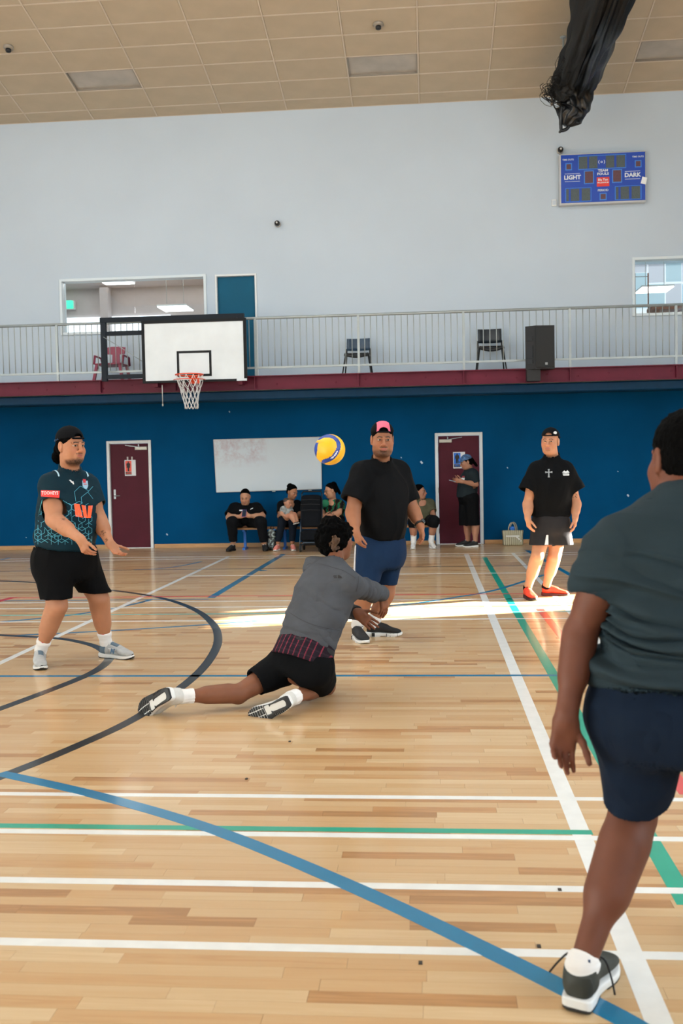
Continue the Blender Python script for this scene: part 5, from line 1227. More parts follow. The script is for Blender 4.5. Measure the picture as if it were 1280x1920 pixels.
for i in range(-7, 8):
    for j in range(-1, 9):
        cx = 122+i*hx_+(hx_/2 if j % 2 else 0); cy = 962+j*hs_*1.5; q = [(cx+hs_*math.sin(k*math.pi/3), cy+hs_*math.cos(k*math.pi/3)) for k in range(6)]
        prob = .25+.5*min(max((cy-962)/40, 0), 1)
        for k in range(6):
            if rs.random() < prob*.95: lines.append(tuple((a[0]-c[0], c[1]-a[1]) for a in (q[k], q[(k+1) % 6])))
        for k in (0, 2, 4):
            if rs.random() < prob*.8: lines.append(tuple((a[0]-c[0], c[1]-a[1]) for a in ((cx, cy), q[k])))
lines = [l for l in lines if all(-62 < q[0] < 60 and -66 < q[1] < 60 for q in l)]
pr.strips('hexagon_print', lines, wd=.75, m=TEAL, parent=o, step=4., **fr_)
prd = Print(V, Q, (0, 0, -1), .004)
for sh_, q_ in (('sr', .16), ('sl', .16)):
    base = J[sh_]*(1-q_)+J['nk']*q_; lat = horiz(J['nk']-J[sh_])*.007; ff = horiz(J['fw']); g_ = []
    for t in np.linspace(-.7, .8, 14): c_ = base+ff*t*.105; g_ += [c_+lat+Z3*.2, c_-lat+Z3*.2]
    b = MB(); b.add(prd.put(g_), [(2*k, 2*k+1, 2*k+3, 2*k+2) for k in range(13)], True); b.build('shoulder_piping', mat('piping_pale_blue', '#a9cbd6', .6), o)
fn = shorts_fn(J, (P(122, 1085, 7.7), P(120, 1022, 7.7)), L_, [(-.02, .20, .19, 0, 0), (.08, .245, .235, 0, -.005), (.18, .245, .23, 0, 0), (.255, .225, .21, 0, 0)], {'r': (P(106, 1122, 7.54), .155, .118), 'l': (P(179, 1110, 7.80), .15, .112)}, cutn=(0, 0, -1))
cloth(R1, 'shorts', fn, [J['hl'], J['hr'], P(106, 1122, 7.54), P(179, 1110, 7.8), P(120, 1022, 7.7)], BLACKC, .006, .011, (.008, (8, 8, 3), 4.), .26)
hair(R1, J['hd'], HAIRB, 'short', .003, 60, .005)
Fr = J['hd']; lump('mullet', R1, HAIRB, [('ell', Fr(0, -.100, -.035), (.066, .05, .065), .02, Fr.R), ('ell', Fr(0, -.125, -.085), (.062, .052, .055), .02, Fr.R)], .004, .006, (70, 70, 70))
cap(R1, Fr, CAPB, True, None, True, tilt=.12, low=.044, brim=False)
lump('cap_strap', R1, mat('navy_strap', '#1b3a5c', .6), [('cone', Fr(.078, -.03, .045), Fr(.062, -.085, .030), .012, .012, .01), ('cone', Fr(-.078, -.03, .045), Fr(-.062, -.085, .030), .012, .012, .01)], .004)
GREYS = mat('grey_mesh_shoe', '#a9acac', .6, var=.12, vscale=25, bump=.3, bscale=300); LACEW = mat('white_lace', '#dadcdc', .8)
pal = (GREYS, RUBW, RUBB, LACEW)
SILV = mat('silver_overlay', '#c3c6c6', .35, metal=.25); BLUO = mat('slate_blue_overlay', '#4d6474', .5)
pan = [('toe_bumper', RUBB, [((.283, 0, 0), (-1, 0, .25)), ((0, 0, .056), (0, 0, 1))]), ('heel_overlay', BLUO, [((.055, 0, 0), (1, 0, -.2)), ((0, 0, .098), (0, 0, 1))]), ('side_overlay', SILV, [((.20, 0, 0), (1, 0, .5)), ((.125, 0, 0), (-1, 0, -.4)), ((0, 0, .082), (0, 0, 1))]), ('tongue', BLUO, [((.105, 0, 0), (-1, 0, 0)), ((.17, 0, 0), (1, 0, 0)), ((0, .020, 0), (0, 1, 0)), ((0, -.020, 0), (0, -1, 0)), ((0, 0, .07), (0, 0, -1))])]
u_, toW = shoe(R1, hR, d4, Z3, .305, pal, -1, pan)
u2, toW2 = shoe(R1, hL, dL, Z3, .315, pal, 1, pan)
flat_text('shoe_letter', 'N', .05, toW2((.15, -.052, .062)), nrm(toW2((.2, -.056, .06))-toW2((.1, -.047, .06))), Z3*.9+nrm(toW2((.15, 0, .06))-toW2((.15, -.05, .06)))*.35, mat('shoe_letter_blue', '#31536e', .5), u2, .004)
for s_, d_ in (('r', 1207), ('l', 1190)):
    A, K_ = J['a'+s_], J['k'+s_]; t = (.20 if s_ == 'r' else .19); n_ = nrm(K_-A); so_ = sock(R1, A+n_*.095, A+n_*.01, .053, .044, {'l': kl_, 'r': kr_}[s_], SOCKW)
    b = MB(); q = A+n_*.085+nrm(np.array([0.1, -1, 0]))*.0515; b.obox(q, (X3, Y3, Z3), (.010, .002, .006)); b.build('sock_mark', mat('red_mark', '#b4282c', .6), so_)
# ============ big man in the plain black tee, centre
skin = np.array(lin('#976549'))
J = dict(fw=(.5, -.87, 0), nk=P(715, 861, 8.72), hd=Frame(P(716.5, 823, 8.64), (.16, -.97, -.10), (.02, 0, 1), 1.13),
    sl=P(745, 886, 8.86), sr=P(679, 888, 8.60), el=P(773, 956, 8.82), er=P(661, 960, 8.52), wl=P(788, 986, 8.72), wr=P(667, 997, 8.42),
    hl=P(731, 1030, 8.84), hr=P(695, 1030, 8.66), kl=P(725, 1112, 8.84), kr=P(684, 1118, 8.62), al=P(706, 1172, 8.90), ar=P(668, 1178, 8.74),
    fl=(.97, -.2, 0), fr=(.5, -.87, 0), dl=(.16, -.05, -.97), tl=(.45, -.88, 0), dr=(.22, -.1, -.97), tr=(.6, -.8, 0), thr=.2, cl=(.3, .4, .4), cr=(.4, .55, .45), spr=.0)
dR = fl(694, 1209)-fl(655, 1188); hR = fl(687, 1208)-nrm(dR)*.315; hL = fl(686, 1193); dL = fl(752, 1192)-hL
J['ar'], kr_ = ankle(hR, dR, Z3, .315); J['al'], kl_ = ankle(hL, dL, Z3, .315)
R2 = person(P(705, 1200, 8.75), 'big man in a plain black tee, navy shorts and pink backward cap')
body(R2, J, skin, (.085, .060, .033), (.11, .066, .072, .047), .0045, .0026, dict(hair='#16100d', beard=.95, bside=.3, tache=.8, bz=-.066, gaze=(-.002, -.001), fade=.5), fat=1.0, neck=.068, hs=.95)
L_ = np.array([.87, .5, 0])
fn = tee_fn(J, P(716, 1012, 8.73), J['nk'], L_, [(0, .186, .18, 0, .015), (.12, .198, .205, 0, .03), (.26, .205, .21, 0, .03), (.40, .215, .19, 0, .02), (.52, .195, .15, 0, .0), (.60, .14, .11, 0, 0), (.645, .09, .085, 0, 0)], .098, {'r': (P(661, 938, 8.50), .100), 'l': (P(768, 941, 8.84), .088)}, collar=.082)
o, V, Q = cloth(R2, 'tee_shirt', fn, [J['sl'], J['sr'], J['nk'], P(716, 1012, 8.73), P(662, 938, 8.5), P(773, 941, 8.84)], cl('faded_black_cotton', '#0b0c0e'), .0055, .011, (.016, (6, 6, 1.8), 2.), .28)
collar_ring(R2, o, J, MATS['faded_black_cotton'], .080)
NAVYC = cl('navy_shorts_cloth', '#182c48')
sh = {'r': (P(687, 1092, 8.63), .135, .112), 'l': (P(725, 1096, 8.84), .122, .086)}
fn = shorts_fn(J, (P(716, 1062, 8.73), P(717, 1004, 8.73)), L_, [(-.02, .17, .16, 0, 0), (.08, .205, .20, 0, 0), (.18, .205, .2, 0, 0), (.27, .19, .19, 0, 0)], sh, cutn=(0, 0, -1))
so_, V2, Q2 = cloth(R2, 'shorts', fn, [J['hl'], J['hr'], sh['r'][0], sh['l'][0], P(717, 1004, 8.73)], NAVYC, .0055, .011, (.006, (9, 9, 3), 6.), .24)
F = Fld(*bb([J['hr'], sh['r'][0]], .2), .0055); F.cone(J['hr'], sh['r'][0], .135+.005, .112+.006, .02, cut=-.002); F.cone(J['hr'], sh['r'][0], .12, .10, .002, cut=.1, sub=True); F.clip(sh['r'][0]+np.array([-.075, .0, 0]), (.95, -.3, 0)); F.clip(P(687, 1022, 8.63), (0, 0, 1)); V3, Q3 = F.mesh()
soft('side_panel', (V3, Q3), mat('white_panel', '#c9ccd2', .8), so_, label='white panel down the outer side of the navy shorts')
hair(R2, J['hd'], HAIRB, 'short', .002, 60, .003)
cap(R2, J['hd'], CAPB, True, cl('pink_cap_cloth', '#d8697f'), True, tilt=.05, low=.052)
BLKS = mat('black_knit_shoe', '#131517', .7, var=.2, vscale=30, bump=.35, bscale=300); pal = (BLKS, RUBW, RUBW, mat('black_lace', '#17181a', .8))
ux, tw = shoe(R2, hR, dR, Z3, .315, pal, -1); ux2, tw2 = shoe(R2, hL, dL, Z3, .315, pal, 1)
for up_, t_, sg in ((ux, tw, -1), (ux2, tw2, -1)):
    b = MB()
    for k in range(4): a0, a1 = t_((.17+.03*k, sg*.052+.012, .001)), t_((.17+.03*k, sg*.05+.012, .026)); b.bar(a0, a1, .004)
    b.bar(t_((.06, sg*.042, .004)), t_((.06, sg*.042, .034)), .026, .006); b.build('sole_block', RUBB, up_)
for s_ in 'lr': A, K_ = J['a'+s_], J['k'+s_]; sock(R2, A+nrm(K_-A)*.07, A+nrm(K_-A)*.01, .059, .049, {'l': kl_, 'r': kr_}[s_], SOCKW)
wn = nrm(J['el']-J['wl']); wc = J['wl']+wn*.02; ua = nrm(np.cross(wn, J['fw'])); ub = np.cross(wn, ua)
b = MB(); b.tube([wc+(ua*math.cos(t)+ub*math.sin(t))*.039 for t in np.linspace(0, 2*math.pi, 20, endpoint=False)], .010, 6, closed=True); wo = b.build('wristwatch', mat('watch_strap', '#0d0e10', .5), R2)
b = MB(); fd = nrm(np.array([.8, -.6, .1])-wn*np.dot(np.array([.8, -.6, .1]), wn)); b.lathe([(.022, 0), (.022, .008), (.018, .010)], wc+fd*.042, (nrm(np.cross(wn, fd)), wn, fd), 16); b.build('watch_face', mat('watch_face', '#4a4f54', .2, metal=.5), wo)
# ============ man with orange shoes, right
skin = np.array(lin('#b27f61'))
J = dict(fw=(-.12, -.99, 0), nk=P(1035, 855, 11.2), hd=Frame(P(1031, 827, 11.15), (-.34, -.94, -.04), (.04, 0, 1), 1.10),
    sl=P(1059, 881, 11.20), sr=P(1007, 881, 11.18), el=P(1079, 944, 11.22), er=P(990, 944, 11.16), wl=P(1078, 970, 11.10), wr=P(989, 971, 11.05),
    hl=P(1046, 990, 11.2), hr=P(1018, 990, 11.2), kl=P(1040, 1040, 11.2), kr=P(1008, 1041, 11.12), al=P(1030, 1101, 11.27), ar=P(1001, 1104, 11.12),
    fl=(.95, -.3, 0), fr=(.25, -.95, 0), dl=(-.05, -.1, -1), tl=(-.25, -.95, 0), dr=(.12, -.1, -1), tr=(.35, -.9, 0), cl=(.3, .45, .4), cr=(.35, .5, .4))
dR = nrm((.22, -.97, 0)); hR = fl(1003, 1127)-dR*.31; hL = fl(1015, 1117); dL = fl(1062, 1117)-hL
J['ar'], kr_ = ankle(hR, dR, Z3, .31); J['al'], kl_ = ankle(hL, dL, Z3, .30)
R3 = person(P(1025, 1115, 11.2), 'man in a black tee with cross print and red orange shoes')
body(R3, J, skin, (.072, .056, .033), (.11, .068, .072, .043), .005, .0026, dict(hair='#17110e', beard=.10, bside=.8, tache=.7, gaze=(-.002, 0), fade=.3), fat=.4, neck=.062,
     tattoos=[(P(1075, 927, 11.15), .04), (P(1079, 930, 11.15), .03)])
fn = tee_fn(J, P(1032, 966, 11.2), J['nk'], X3, [(-.025, .213, .155, 0, 0), (.06, .215, .155, 0, .0), (.2, .220, .165, 0, .01), (.4, .225, .155, 0, .01), (.5, .20, .13, 0, 0), (.56, .14, .10, 0, 0), (.605, .085, .08, 0, 0)], .088, {'r': (P(987, 921, 11.12), .098), 'l': (P(1081, 920, 11.2), .094)}, collar=.076)
o, V, Q = cloth(R3, 'tee_shirt', fn, [J['sl'], J['sr'], J['nk'], P(1032, 966, 11.2), P(987, 921, 11.1), P(1081, 920, 11.2)], BLACKC, .006, .012, (.014, (7, 7, 2.0), 9.), .28)
collar_ring(R3, o, J, BLACKC, .074)
fr_, D = px_frame(1028.5, 887.5, 10.9); pr = Print(V, Q, D, .004)
pr.shape('cross_print', [[(-1.3, -7), (1.3, -7), (1.0, 7.5), (-1.0, 7.5)], [(-6.2, 1.0), (6.2, 1.4), (6.2, 3.4), (-6.2, 3.0)], [(-6.8, .4), (-4.6, .6), (-4.6, 4), (-6.8, 3.8)], [(4.6, .8), (6.8, .8), (6.8, 4.2), (4.6, 4.2)], [(-2, 6), (2, 6), (1.6, 8.2), (-1.6, 8.2)], [(-2, -7.6), (2, -7.6), (1.6, -5.4), (-1.6, -5.4)]], m=mat('grey_print', '#8b9092', .6), parent=o, sub=3, **fr_)
fr_, D = px_frame(1061, 887, 10.9)
pr.shape('emblem_print', [[(-7, 1), (-3, 5), (0, 3), (0, 0)], [(0, 0), (0, 3), (3, 5.4), (7, 1)], [(-6.5, -.5), (6.5, -.5), (5.5, -1.6), (-5.5, -1.6)], [(-6, -2.4), (6.5, -2.2), (6, -4.6), (-4.6, -4.8)]], m=WHITEP, parent=o, sub=3, **fr_)
SHC = cl('charcoal_shorts_cloth', '#262527'); sh = {'r': (P(1013, 1021, 11.14), .13, .125), 'l': (P(1053, 1021, 11.2), .13, .125)}
fn = shorts_fn(J, (P(1032, 1000, 11.2), P(1032, 956, 11.2)), X3, [(-.02, .17, .14, 0, 0), (.06, .205, .16, 0, 0), (.14, .205, .16, 0, 0), (.22, .19, .15, 0, 0)], sh, cutn=(0, 0, -1))
so_, V2, Q2 = cloth(R3, 'shorts', fn, [J['hl'], J['hr'], sh['r'][0], sh['l'][0], P(1032, 962, 11.2)], SHC, .006, .011, (.004, (9, 9, 3), 3.), .22)
fr_, D = px_frame(1026, 1000, 10.9); pr = Print(V2, Q2, D, .003)
pr.shape('sunlit_stripe', [[(-5.2, -21.5), (1.8, -21.5), (1.6, -3), (-2.2, -3)]], m=mat('sunlit_white_stripe', '#d4d6d6', .7), parent=so_, sub=6, **fr_); fr_, D = px_frame(1071, 1000, 10.9); pr.shape('sunlit_stripe', [[(-1.5, -21), (4, -21), (1.5, -4), (-.5, -4)]], m=mat('sunlit_white_stripe', '#d4d6d6', .7), parent=so_, sub=6, **fr_)  # white stripes drawn together with the sunlit highlight on the cloth
hair(R3, J['hd'], HAIRB, 'short', .002, 60, .003, .004, .05, .10)
cap(R3, J['hd'], CAPB, True, None, True, tilt=.02, low=.050)
Fr = J['hd']; lump('cap_patch', R3, WHITEP, [('ell', Fr(-.060, .052, .082), (.022, .005, .018), .004, [nrm(Fr.y+Fr.x*1.2), nrm(Fr.x*-1+Fr.y*1.0), Fr.z])], .0035)
REDS = mat('red_orange_shoe', '#e0391a', .55, var=.12, vscale=20, bump=.25, bscale=250); pal = (REDS, mat('dark_red_sole', '#3a1414', .6), RUBB, mat('black_lace', '#17181a', .8))
shoe(R3, hR, dR, Z3, .31, pal, -1); shoe(R3, hL, dL, Z3, .30, pal, 1)
for s_, q in (('r', kr_), ('l', kl_)): A = J['a'+s_]; sock(R3, A+nrm(J['k'+s_]-A)*.012, A, .046, .043, q, cl('black_sock_knit', '#101114'))
# ============ man in the foreground, seen from behind
skin = np.array(lin('#653c2b'))
J = dict(fw=(.1, .99, 0), nk=P(1284, 925, 2.93), hd=Frame(P(1281, 858, 2.99), (-.24, .96, -.06), (.03, .08, 1), 1.06),
    sl=P(1152, 1044, 2.91), sr=P(1425, 1040, 2.95), el=P(1088, 1186, 2.94), er=P(1500, 1180, 2.98), wl=P(1061, 1346, 2.86), wr=P(1480, 1330, 3.10),
    hl=P(1196, 1345, 2.93), hr=P(1345, 1345, 2.95), kl=P(1186, 1530, 3.02), al=P(1108, 1806, 2.80), fl=(.42, .90, 0),
    dl=(-.14, .0, -1), tl=(1, .10, 0), dr=(0, .3, -.95), tr=(-1, 0, 0), cl=(.38, .45, .4), cr=(.3, .4, .3), thl=.5, spl=.02, cgl=.32)
J['kr'] = J['hr']+np.array([.10, .30, -.30]); J['ar'] = np.array([J['hr'][0]+.13, J['hr'][1]+.22, .11]); J['fr'] = (.15, .98, 0)
a4 = fl(1079, 1900); b4 = fl(1133, 1822); J['al'], kl_ = ankle(a4, b4-a4, Z3, .30); hR = np.array([J['ar'][0]-.01, J['ar'][1]-.06, 0]); J['ar'], kr_ = ankle(hR, J['fr'], Z3, .30)
R4 = person((.6, 2.9), 'man seen from behind in a grey tee at the right foreground')
body(R4, J, skin, (.058, .046, .030), (.105, .066, .076, .034), .0042, .0026, dict(hair='#0d0a09', fade=0), fat=.9, neck=.066, hs=.93)
TEEG = cl('slate_grey_tee', '#263339', .07)
fn = tee_fn(J, P(1262, 1290, 2.93), J['nk'], X3, [(0, .230, .20, 0, 0), (.06, .222, .20, 0, 0), (.13, .204, .19, 0, 0), (.24, .200, .175, 0, 0), (.36, .220, .165, 0, 0), (.46, .195, .135, 0, 0), (.53, .12, .095, 0, 0), (.565, .08, .08, 0, 0)], .078, {'l': (P(1111, 1113, 2.93), .062), 'r': (P(1465, 1112, 2.97), .066)}, collar=.063, cutn=nrm((-.12, 0, -1)))
F = shell(fn, *bb([J['sl'], J['sr'], J['nk'], P(1262, 1290, 2.93)], .24), .0048, .010); V, Q = F.mesh(); V = relax(V, Q, 1)
V = folds(V, Q, .024, (2.8, 2.8, 5.0), 3.); zc = np.clip((1.27-V[:, 2])/.16, 0, 1)*np.clip((V[:, 2]-.78)/.08, 0, 1); N_ = vnormals(V, Q)
q_ = vnoise(np.stack([V[:, 0]*2.2, V[:, 1]*2.2, V[:, 2]*28+V[:, 0]*4+2.*vnoise(V*4)], 1)); V = V+N_*(zc*(1-2*np.abs(q_-.5)*1.8-.4)*.034)[:, None]
o = soft('tee_shirt', (V, Q), TEEG, R4); collar_ring(R4, o, J, TEEG, .069, .012, -.12, .0)
NAVD = cl('dark_navy_shorts_cloth', '#101c2c', .10)
sh = {'l': (P(1198, 1484, 3.00), .138, .104), 'r': (J['kr']+np.array([-.01, -.06, .06]), .135, .11)}
fn = shorts_fn(J, (P(1268, 1400, 2.93), P(1266, 1252, 2.93)), X3, [(-.03, .19, .17, 0, 0), (.06, .238, .20, 0, -.015), (.13, .243, .205, 0, -.02), (.19, .226, .19, 0, 0), (.25, .205, .175, 0, 0)], sh, cutn=nrm((.22, .55, -.8)))
cloth(R4, 'shorts', fn, [J['hl'], J['hr'], sh['l'][0], sh['r'][0], P(1266, 1272, 2.93)], NAVD, .005, .010, (.008, (9, 9, 3.5), 8.), .26)
hair(R4, J['hd'], HAIRB, 'short', .0025, 120, .006, .004, .070, .06)
OLIV = mat('dark_olive_shoe', '#2c322d', .65, var=.12, vscale=30, bump=.3, bscale=350); pal = (OLIV, RUBW, RUBB, mat('black_lace', '#17181a', .8))
pan = [('heel_counter', mat('olive_heel_counter', '#20251f', .6), [((.05, 0, 0), (1, 0, .3)), ((0, 0, .10), (0, 0, 1))])]
ux, tw = shoe(R4, a4, b4-a4, (0, 0, 1), .30, pal, 1, pan, h=.003, w=1.13)
b = MB()
b.tube(smooth_path([tw((.10, .0, .118)), tw((.09, .045, .12)), tw((.06, .066, .105)), tw((.03, .085, .08))], 4), .003, 5); b.tube(smooth_path([tw((.10, 0, .118)), tw((.12, -.04, .11)), tw((.115, -.062, .07)), tw((.11, -.075, .02))], 4), .003, 5); b.build('loose_lace', mat('black_lace', '#17181a', .8), ux)
A = J['al']; so_ = sock(R4, A+nrm(J['kl']-A)*.030, A+nrm(J['kl']-A)*.0, .0405, .040, kl_, SOCKW)
b = MB(); q = A+nrm(J['kl']-A)*.03+np.array([.004, -.047, 0]); b.obox(q, (X3, Y3, Z3), (.003, .002, .014)); b.build('sock_mark', mat('navy_mark', '#24405e', .7), so_)
ux, tw = shoe(R4, hR, J['fr'], (0, 0, 1), .30, pal, -1); A = J['ar']; sock(R4, A+nrm(J['kr']-A)*.055, A, .046, .043, kr_, SOCKW)
# ============ diving man in the grey fleece
skin = np.array(lin('#7b4e37'))
J = dict(fw=(.6, .8, 0), nk=P(628, 1056, 6.53), hd=Frame(P(631, 1012, 6.62), (.72, .68, .08), (.16, .05, 1), 1.04),
    sl=P(590, 1065, 6.66), sr=P(658, 1096, 6.40), el=P(648, 1142, 6.88), er=P(694, 1109, 6.60), wl=P(668, 1148, 6.70), wr=P(717, 1113, 6.80),
    hl=P(545, 1243, 6.42), hr=P(588, 1253, 6.26), kl=P(447, 1301, 6.20), kr=P(612, 1285, 6.58), al=P(353, 1313, 5.99), ar=P(550, 1303, 6.16),
    fl=(-.63, .44, -.46), fr=(-.85, .38, -.42), dl=(.80, -.15, -.62), tl=(.3, .2, .9), dr=(.10, .08, -1), tr=(.5, .8, .1), cl=(.05, .12, .12), cr=(.15, .3, .3), kfl=(-.2, .3, -.9), kfr=(.3, .3, -.9))
hl_ = P(315, 1300, 5.90); tl_ = np.array(J['fl']); ul_ = np.array((.62, .74, -.12)); hr_ = P(540, 1315, 5.88); ur_ = np.array((.36, .90, .08))
J['al'], kl_ = ankle(hl_, tl_, ul_, .355); J['ar'], kr_ = ankle(hr_, J['fr'], ur_, .32)
R5 = person(P(560, 1320, 6.3), 'man in a grey fleece diving low on the floor, back to the camera')
body(R5, J, skin, (.055, .042, .029), (.095, .056, .056, .037), .0045, .0026, dict(hair='#0d0a09', beard=.3), fat=.2, neck=.054)
FLE = cl('grey_fleece', '#484b50', .10); FLEL = cl('light_grey_fleece', '#8e9193', .08)
u5 = nrm((.8, -.48, -.40)); O5 = P(573, 1214, 6.33)
st5 = [(0, .190, .145, 0, 0), (.12, .195, .155, 0, 0), (.26, .200, .155, 0, 0), (.40, .195, .145, 0, 0), (.50, .165, .115, 0, 0), (.57, .10, .085, 0, 0), (.60, .07, .07, 0, 0)]
fn = tee_fn(J, O5, J['nk'], u5, st5, .075, {'r': ([J['er'], J['wr']], [.078, .060, .046]), 'l': ([J['el'], J['wl']], [.075, .058, .042])}, collar=.058, yoke=.065)
o, V, Q = cloth(R5, 'fleece', fn, [J['sl'], J['sr'], J['nk'], O5, J['er'], J['wr'], J['el'], J['wl']], FLE, .005, .010, (.014, (5, 5, 8), 5.), .22, rip=[(.013, nrm(J['nk']-O5), O5, .0, .34, 15, 2.), (.008, nrm(J['er']-J['sr']), J['sr'], .05, .5, 22, 7.)])
fr_, D = px_frame(634, 1081, 6.2); pr = Print(V, Q, D, .003)
pr.shape('shoulder_emblem', [[(-1, -3)]+[(-1+8*math.cos(t), -3+6*math.sin(t)) for t in np.linspace(0, math.pi/2, 6)], [(-10, 0), (-3, 0), (-3, 2), (-9, 2)], [(-9, -3), (-2.5, -3), (-2.5, -1.4), (-8, -1.4)]], m=mat('black_print', '#101113', .6), parent=o, sub=2, **fr_)
c = (614, 1075); fr_, D = px_frame(*c, 6.2); f2 = lambda q: (230+q[0]/2.286, 940+q[1]/2.286)
lines = []
for q in ([(775, 272), (800, 262), (850, 268), (900, 282), (950, 298), (1000, 330)], [(1012, 300), (1012, 345), (1003, 390)], [(700, 478), (780, 520), (860, 545), (930, 560)]):
    q = smooth_path([(*f2(a), 0) for a in q], 4); lines += [((q[i][0]-c[0], c[1]-q[i][1]), (q[i+1][0]-c[0], c[1]-q[i+1][1])) for i in range(len(q)-1)]
pr.strips('shoulder_seam', lines[:-3*4], wd=.9, m=mat('seam_dark', '#2a2c30', .8), parent=o, step=3., **fr_); pr.strips('waist_seam', lines[-3*4:], wd=.9, m=mat('seam_dark', '#2a2c30', .8), parent=o, step=3., **fr_)
ax5 = nrm(J['nk']-O5); v5 = np.cross(ax5, u5); u5o = nrm(u5-ax5*np.dot(u5, ax5)); v5 = np.cross(ax5, u5o)
def plaid_mat():
    m = cl('plaid_cloth', '#1c1820', .1); nt = m.node_tree; L = nt.links.new; b = nt.nodes['Principled BSDF']
    a = nt.nodes.new('ShaderNodeAttribute'); a.attribute_name = 'Col'; L(a.outputs['Color'], b.inputs['Base Color']); return m
def ring(F, off, ext): F.loft(O5, u5o, v5, ax5, [(-.095, .205, .165, 0, 0), (-.03, .198, .158, 0, 0), (.06, .185, .14, 0, 0)], .01, 2, off, ext, .004, exttop=ext)
F = shell(ring, *bb([O5-ax5*.1, O5+ax5*.1], .3), .005, .009); V, Q = F.mesh(); V = folds(V, Q, .005, (6, 6, 3), 4.)
uu = (V-O5)@u5o; ww = (V-O5)@ax5; base = np.tile(np.array(lin('#211a22')), (len(V), 1)); m1 = (np.abs(((uu/.036) % 1)-.5) < .075)[:, None]; base = np.where(m1, np.array(lin('#7a2f3e')), base); m2 = (np.abs(((ww/.045) % 1)-.5) < .10)[:, None]; base = np.where(m2 & ~m1, np.array(lin('#2c222a')), base)
soft('shirt_tail', (V, Q), plaid_mat(), R5, base, 'plaid shirt tail with red stripes')
def ring2(F, off, ext): F.loft(O5, u5o, v5, ax5, [(-.035, .196, .152, 0, 0), (.0, .196, .152, 0, 0), (.03, .19, .148, 0, 0)], .01, 2, off, ext, .004, exttop=ext)
F = shell(ring2, *bb([O5-ax5*.1, O5+ax5*.1], .3), .005, .009); V, Q = F.mesh(); soft('fleece_hem', (V, Q), mat('black_hem', '#14161a', .8), o, label='black hem band')
cf = J['wl']; dcf = nrm(J['wl']-J['el']); F = Fld(*bb([cf], .12), .004); F.cone(cf-dcf*.04, cf+dcf*.012, .047, .041, .005, cut=0., cuta=0.); V, Q = F.mesh(); soft('cuff', (V, Q), mat('black_hem', '#14161a', .8), o)
sh = {'l': (P(478, 1281, 6.26), .13, .088), 'r': (P(598, 1277, 6.42), .135, .112)}
fn = shorts_fn(J, (P(558, 1262, 6.32), P(574, 1214, 6.33)), u5o, [(-.03, .165, .13, 0, 0), (.03, .19, .15, 0, 0), (.10, .19, .15, 0, 0), (.17, .18, .14, 0, 0)], sh)
cloth(R5, 'shorts', fn, [J['hl'], J['hr'], sh['l'][0], sh['r'][0], P(574, 1214, 6.33)], BLACKC, .0055, .010, (.007, (8, 8, 5), 7.), .24)
ho, V, Q = hair(R5, J['hd'], HAIRB, 'curly', .017, 30, .024, .004, .075, .055, seed=3)
Fr = J['hd']; lump('hair_dyed_patch', R5, mat('bronze_hair', '#4a2f16', .6, bump=.8, bscale=120, var=.3, vscale=40), [('ell', Fr(.078, -.074, .016), (.026, .026, .030), .012, Fr.R), ('ell', Fr(.074, -.074, -.026), (.024, .024, .026), .012, Fr.R), ('ell', Fr(.058, -.092, -.002), (.02, .02, .022), .012, Fr.R)], .004, .016, (50, 50, 50))
SHW = mat('white_mesh_shoe', '#cfcfca', .6, var=.06, vscale=25, bump=.25, bscale=300); pal = (SHW, RUBW, RUBB, LACEW)
shoe(R5, hl_, tl_, ul_, .355, pal, 1, tread=True, h=.003); shoe(R5, hr_, np.array(J['fr']), ur_, .32, pal, -1, tread=True, h=.003)
for s_, q in (('l', kl_), ('r', kr_)):
    A, K_ = J['a'+s_], J['k'+s_]; n_ = nrm(K_-A); sock(R5, A+n_*.085, A+n_*.01, .045, .042, q, SOCKW)
# ------------------------------------------------------------------ people along the back wall
JEAN = cl('dark_denim', '#141a24'); PANT = cl('black_trouser_cloth', '#0f1013'); OLT = cl('olive_tee', '#4a4a38'); TEED = cl('dark_slate_tee', '#1f272b')
def bgbody(root, J, skin, arms=(.06, .046, .030), legs=(.09, .065, .062, .04), **k): return body(root, J, skin, arms, legs, .0085, .0042, **k)
def trousers(root, J, m, r=(.115, .085, .06), waist=None, name='trousers', lat=X3):
    pel = (J['hl']+J['hr'])/2
    def fn(F, off, ext):
        F.ell(pel+np.array([0, 0, .03]), (.20+off, .17+off, .13+off), .05)
        for q in 'lr': F.cone(J['h'+q], J['k'+q], r[0]+off, r[1]+off, .05); F.cone(J['k'+q], J['a'+q]+np.array([0, 0, .03]), r[1]+off, r[2]+off, .03, cut=ext)
    return cloth(root, name, fn, [J[k] for k in ('hl', 'hr', 'kl', 'kr', 'al', 'ar')], m, .009, .018, (.008, (7, 7, 7), 2.), .22)
def bgtee(root, J, m, O, st, sl, rsh=.09, name='tee_shirt', collar=.07, fold=(.009, (6, 6, 4), 1.)):
    fn = tee_fn(J, O, J['nk'], J.get('lat', X3), st, rsh, sl, collar=collar); return cloth(root, name, fn, [J['sl'], J['sr'], J['nk'], O]+[v[0] for v in sl.values()], m, .008, .016, fold, .24)
def phone(loc, ax, lab, m, nm='mobile_phone'):
    r = empty(nm, loc, lab, 'phone'); b = MB(); b.obox(loc, ax, (.037, .005, .076)); b.build('case', m, r)
    b = MB(); b.obox(np.array(loc)+np.array(ax[1])*.006, ax, (.033, .001, .070)); b.build('screen', mat('phone_screen', '#2b3440', .15), r); return r
def st_tee(L, a, b, bel=0): return [(0, a, b, 0, bel), (L*.3, a*1.02, b*1.03, 0, bel), (L*.62, a, b*.92, 0, bel*.5), (L*.82, a*.86, b*.72, 0, 0), (L*.94, a*.5, b*.5, 0, 0), (L, a*.34, b*.4, 0, 0)]
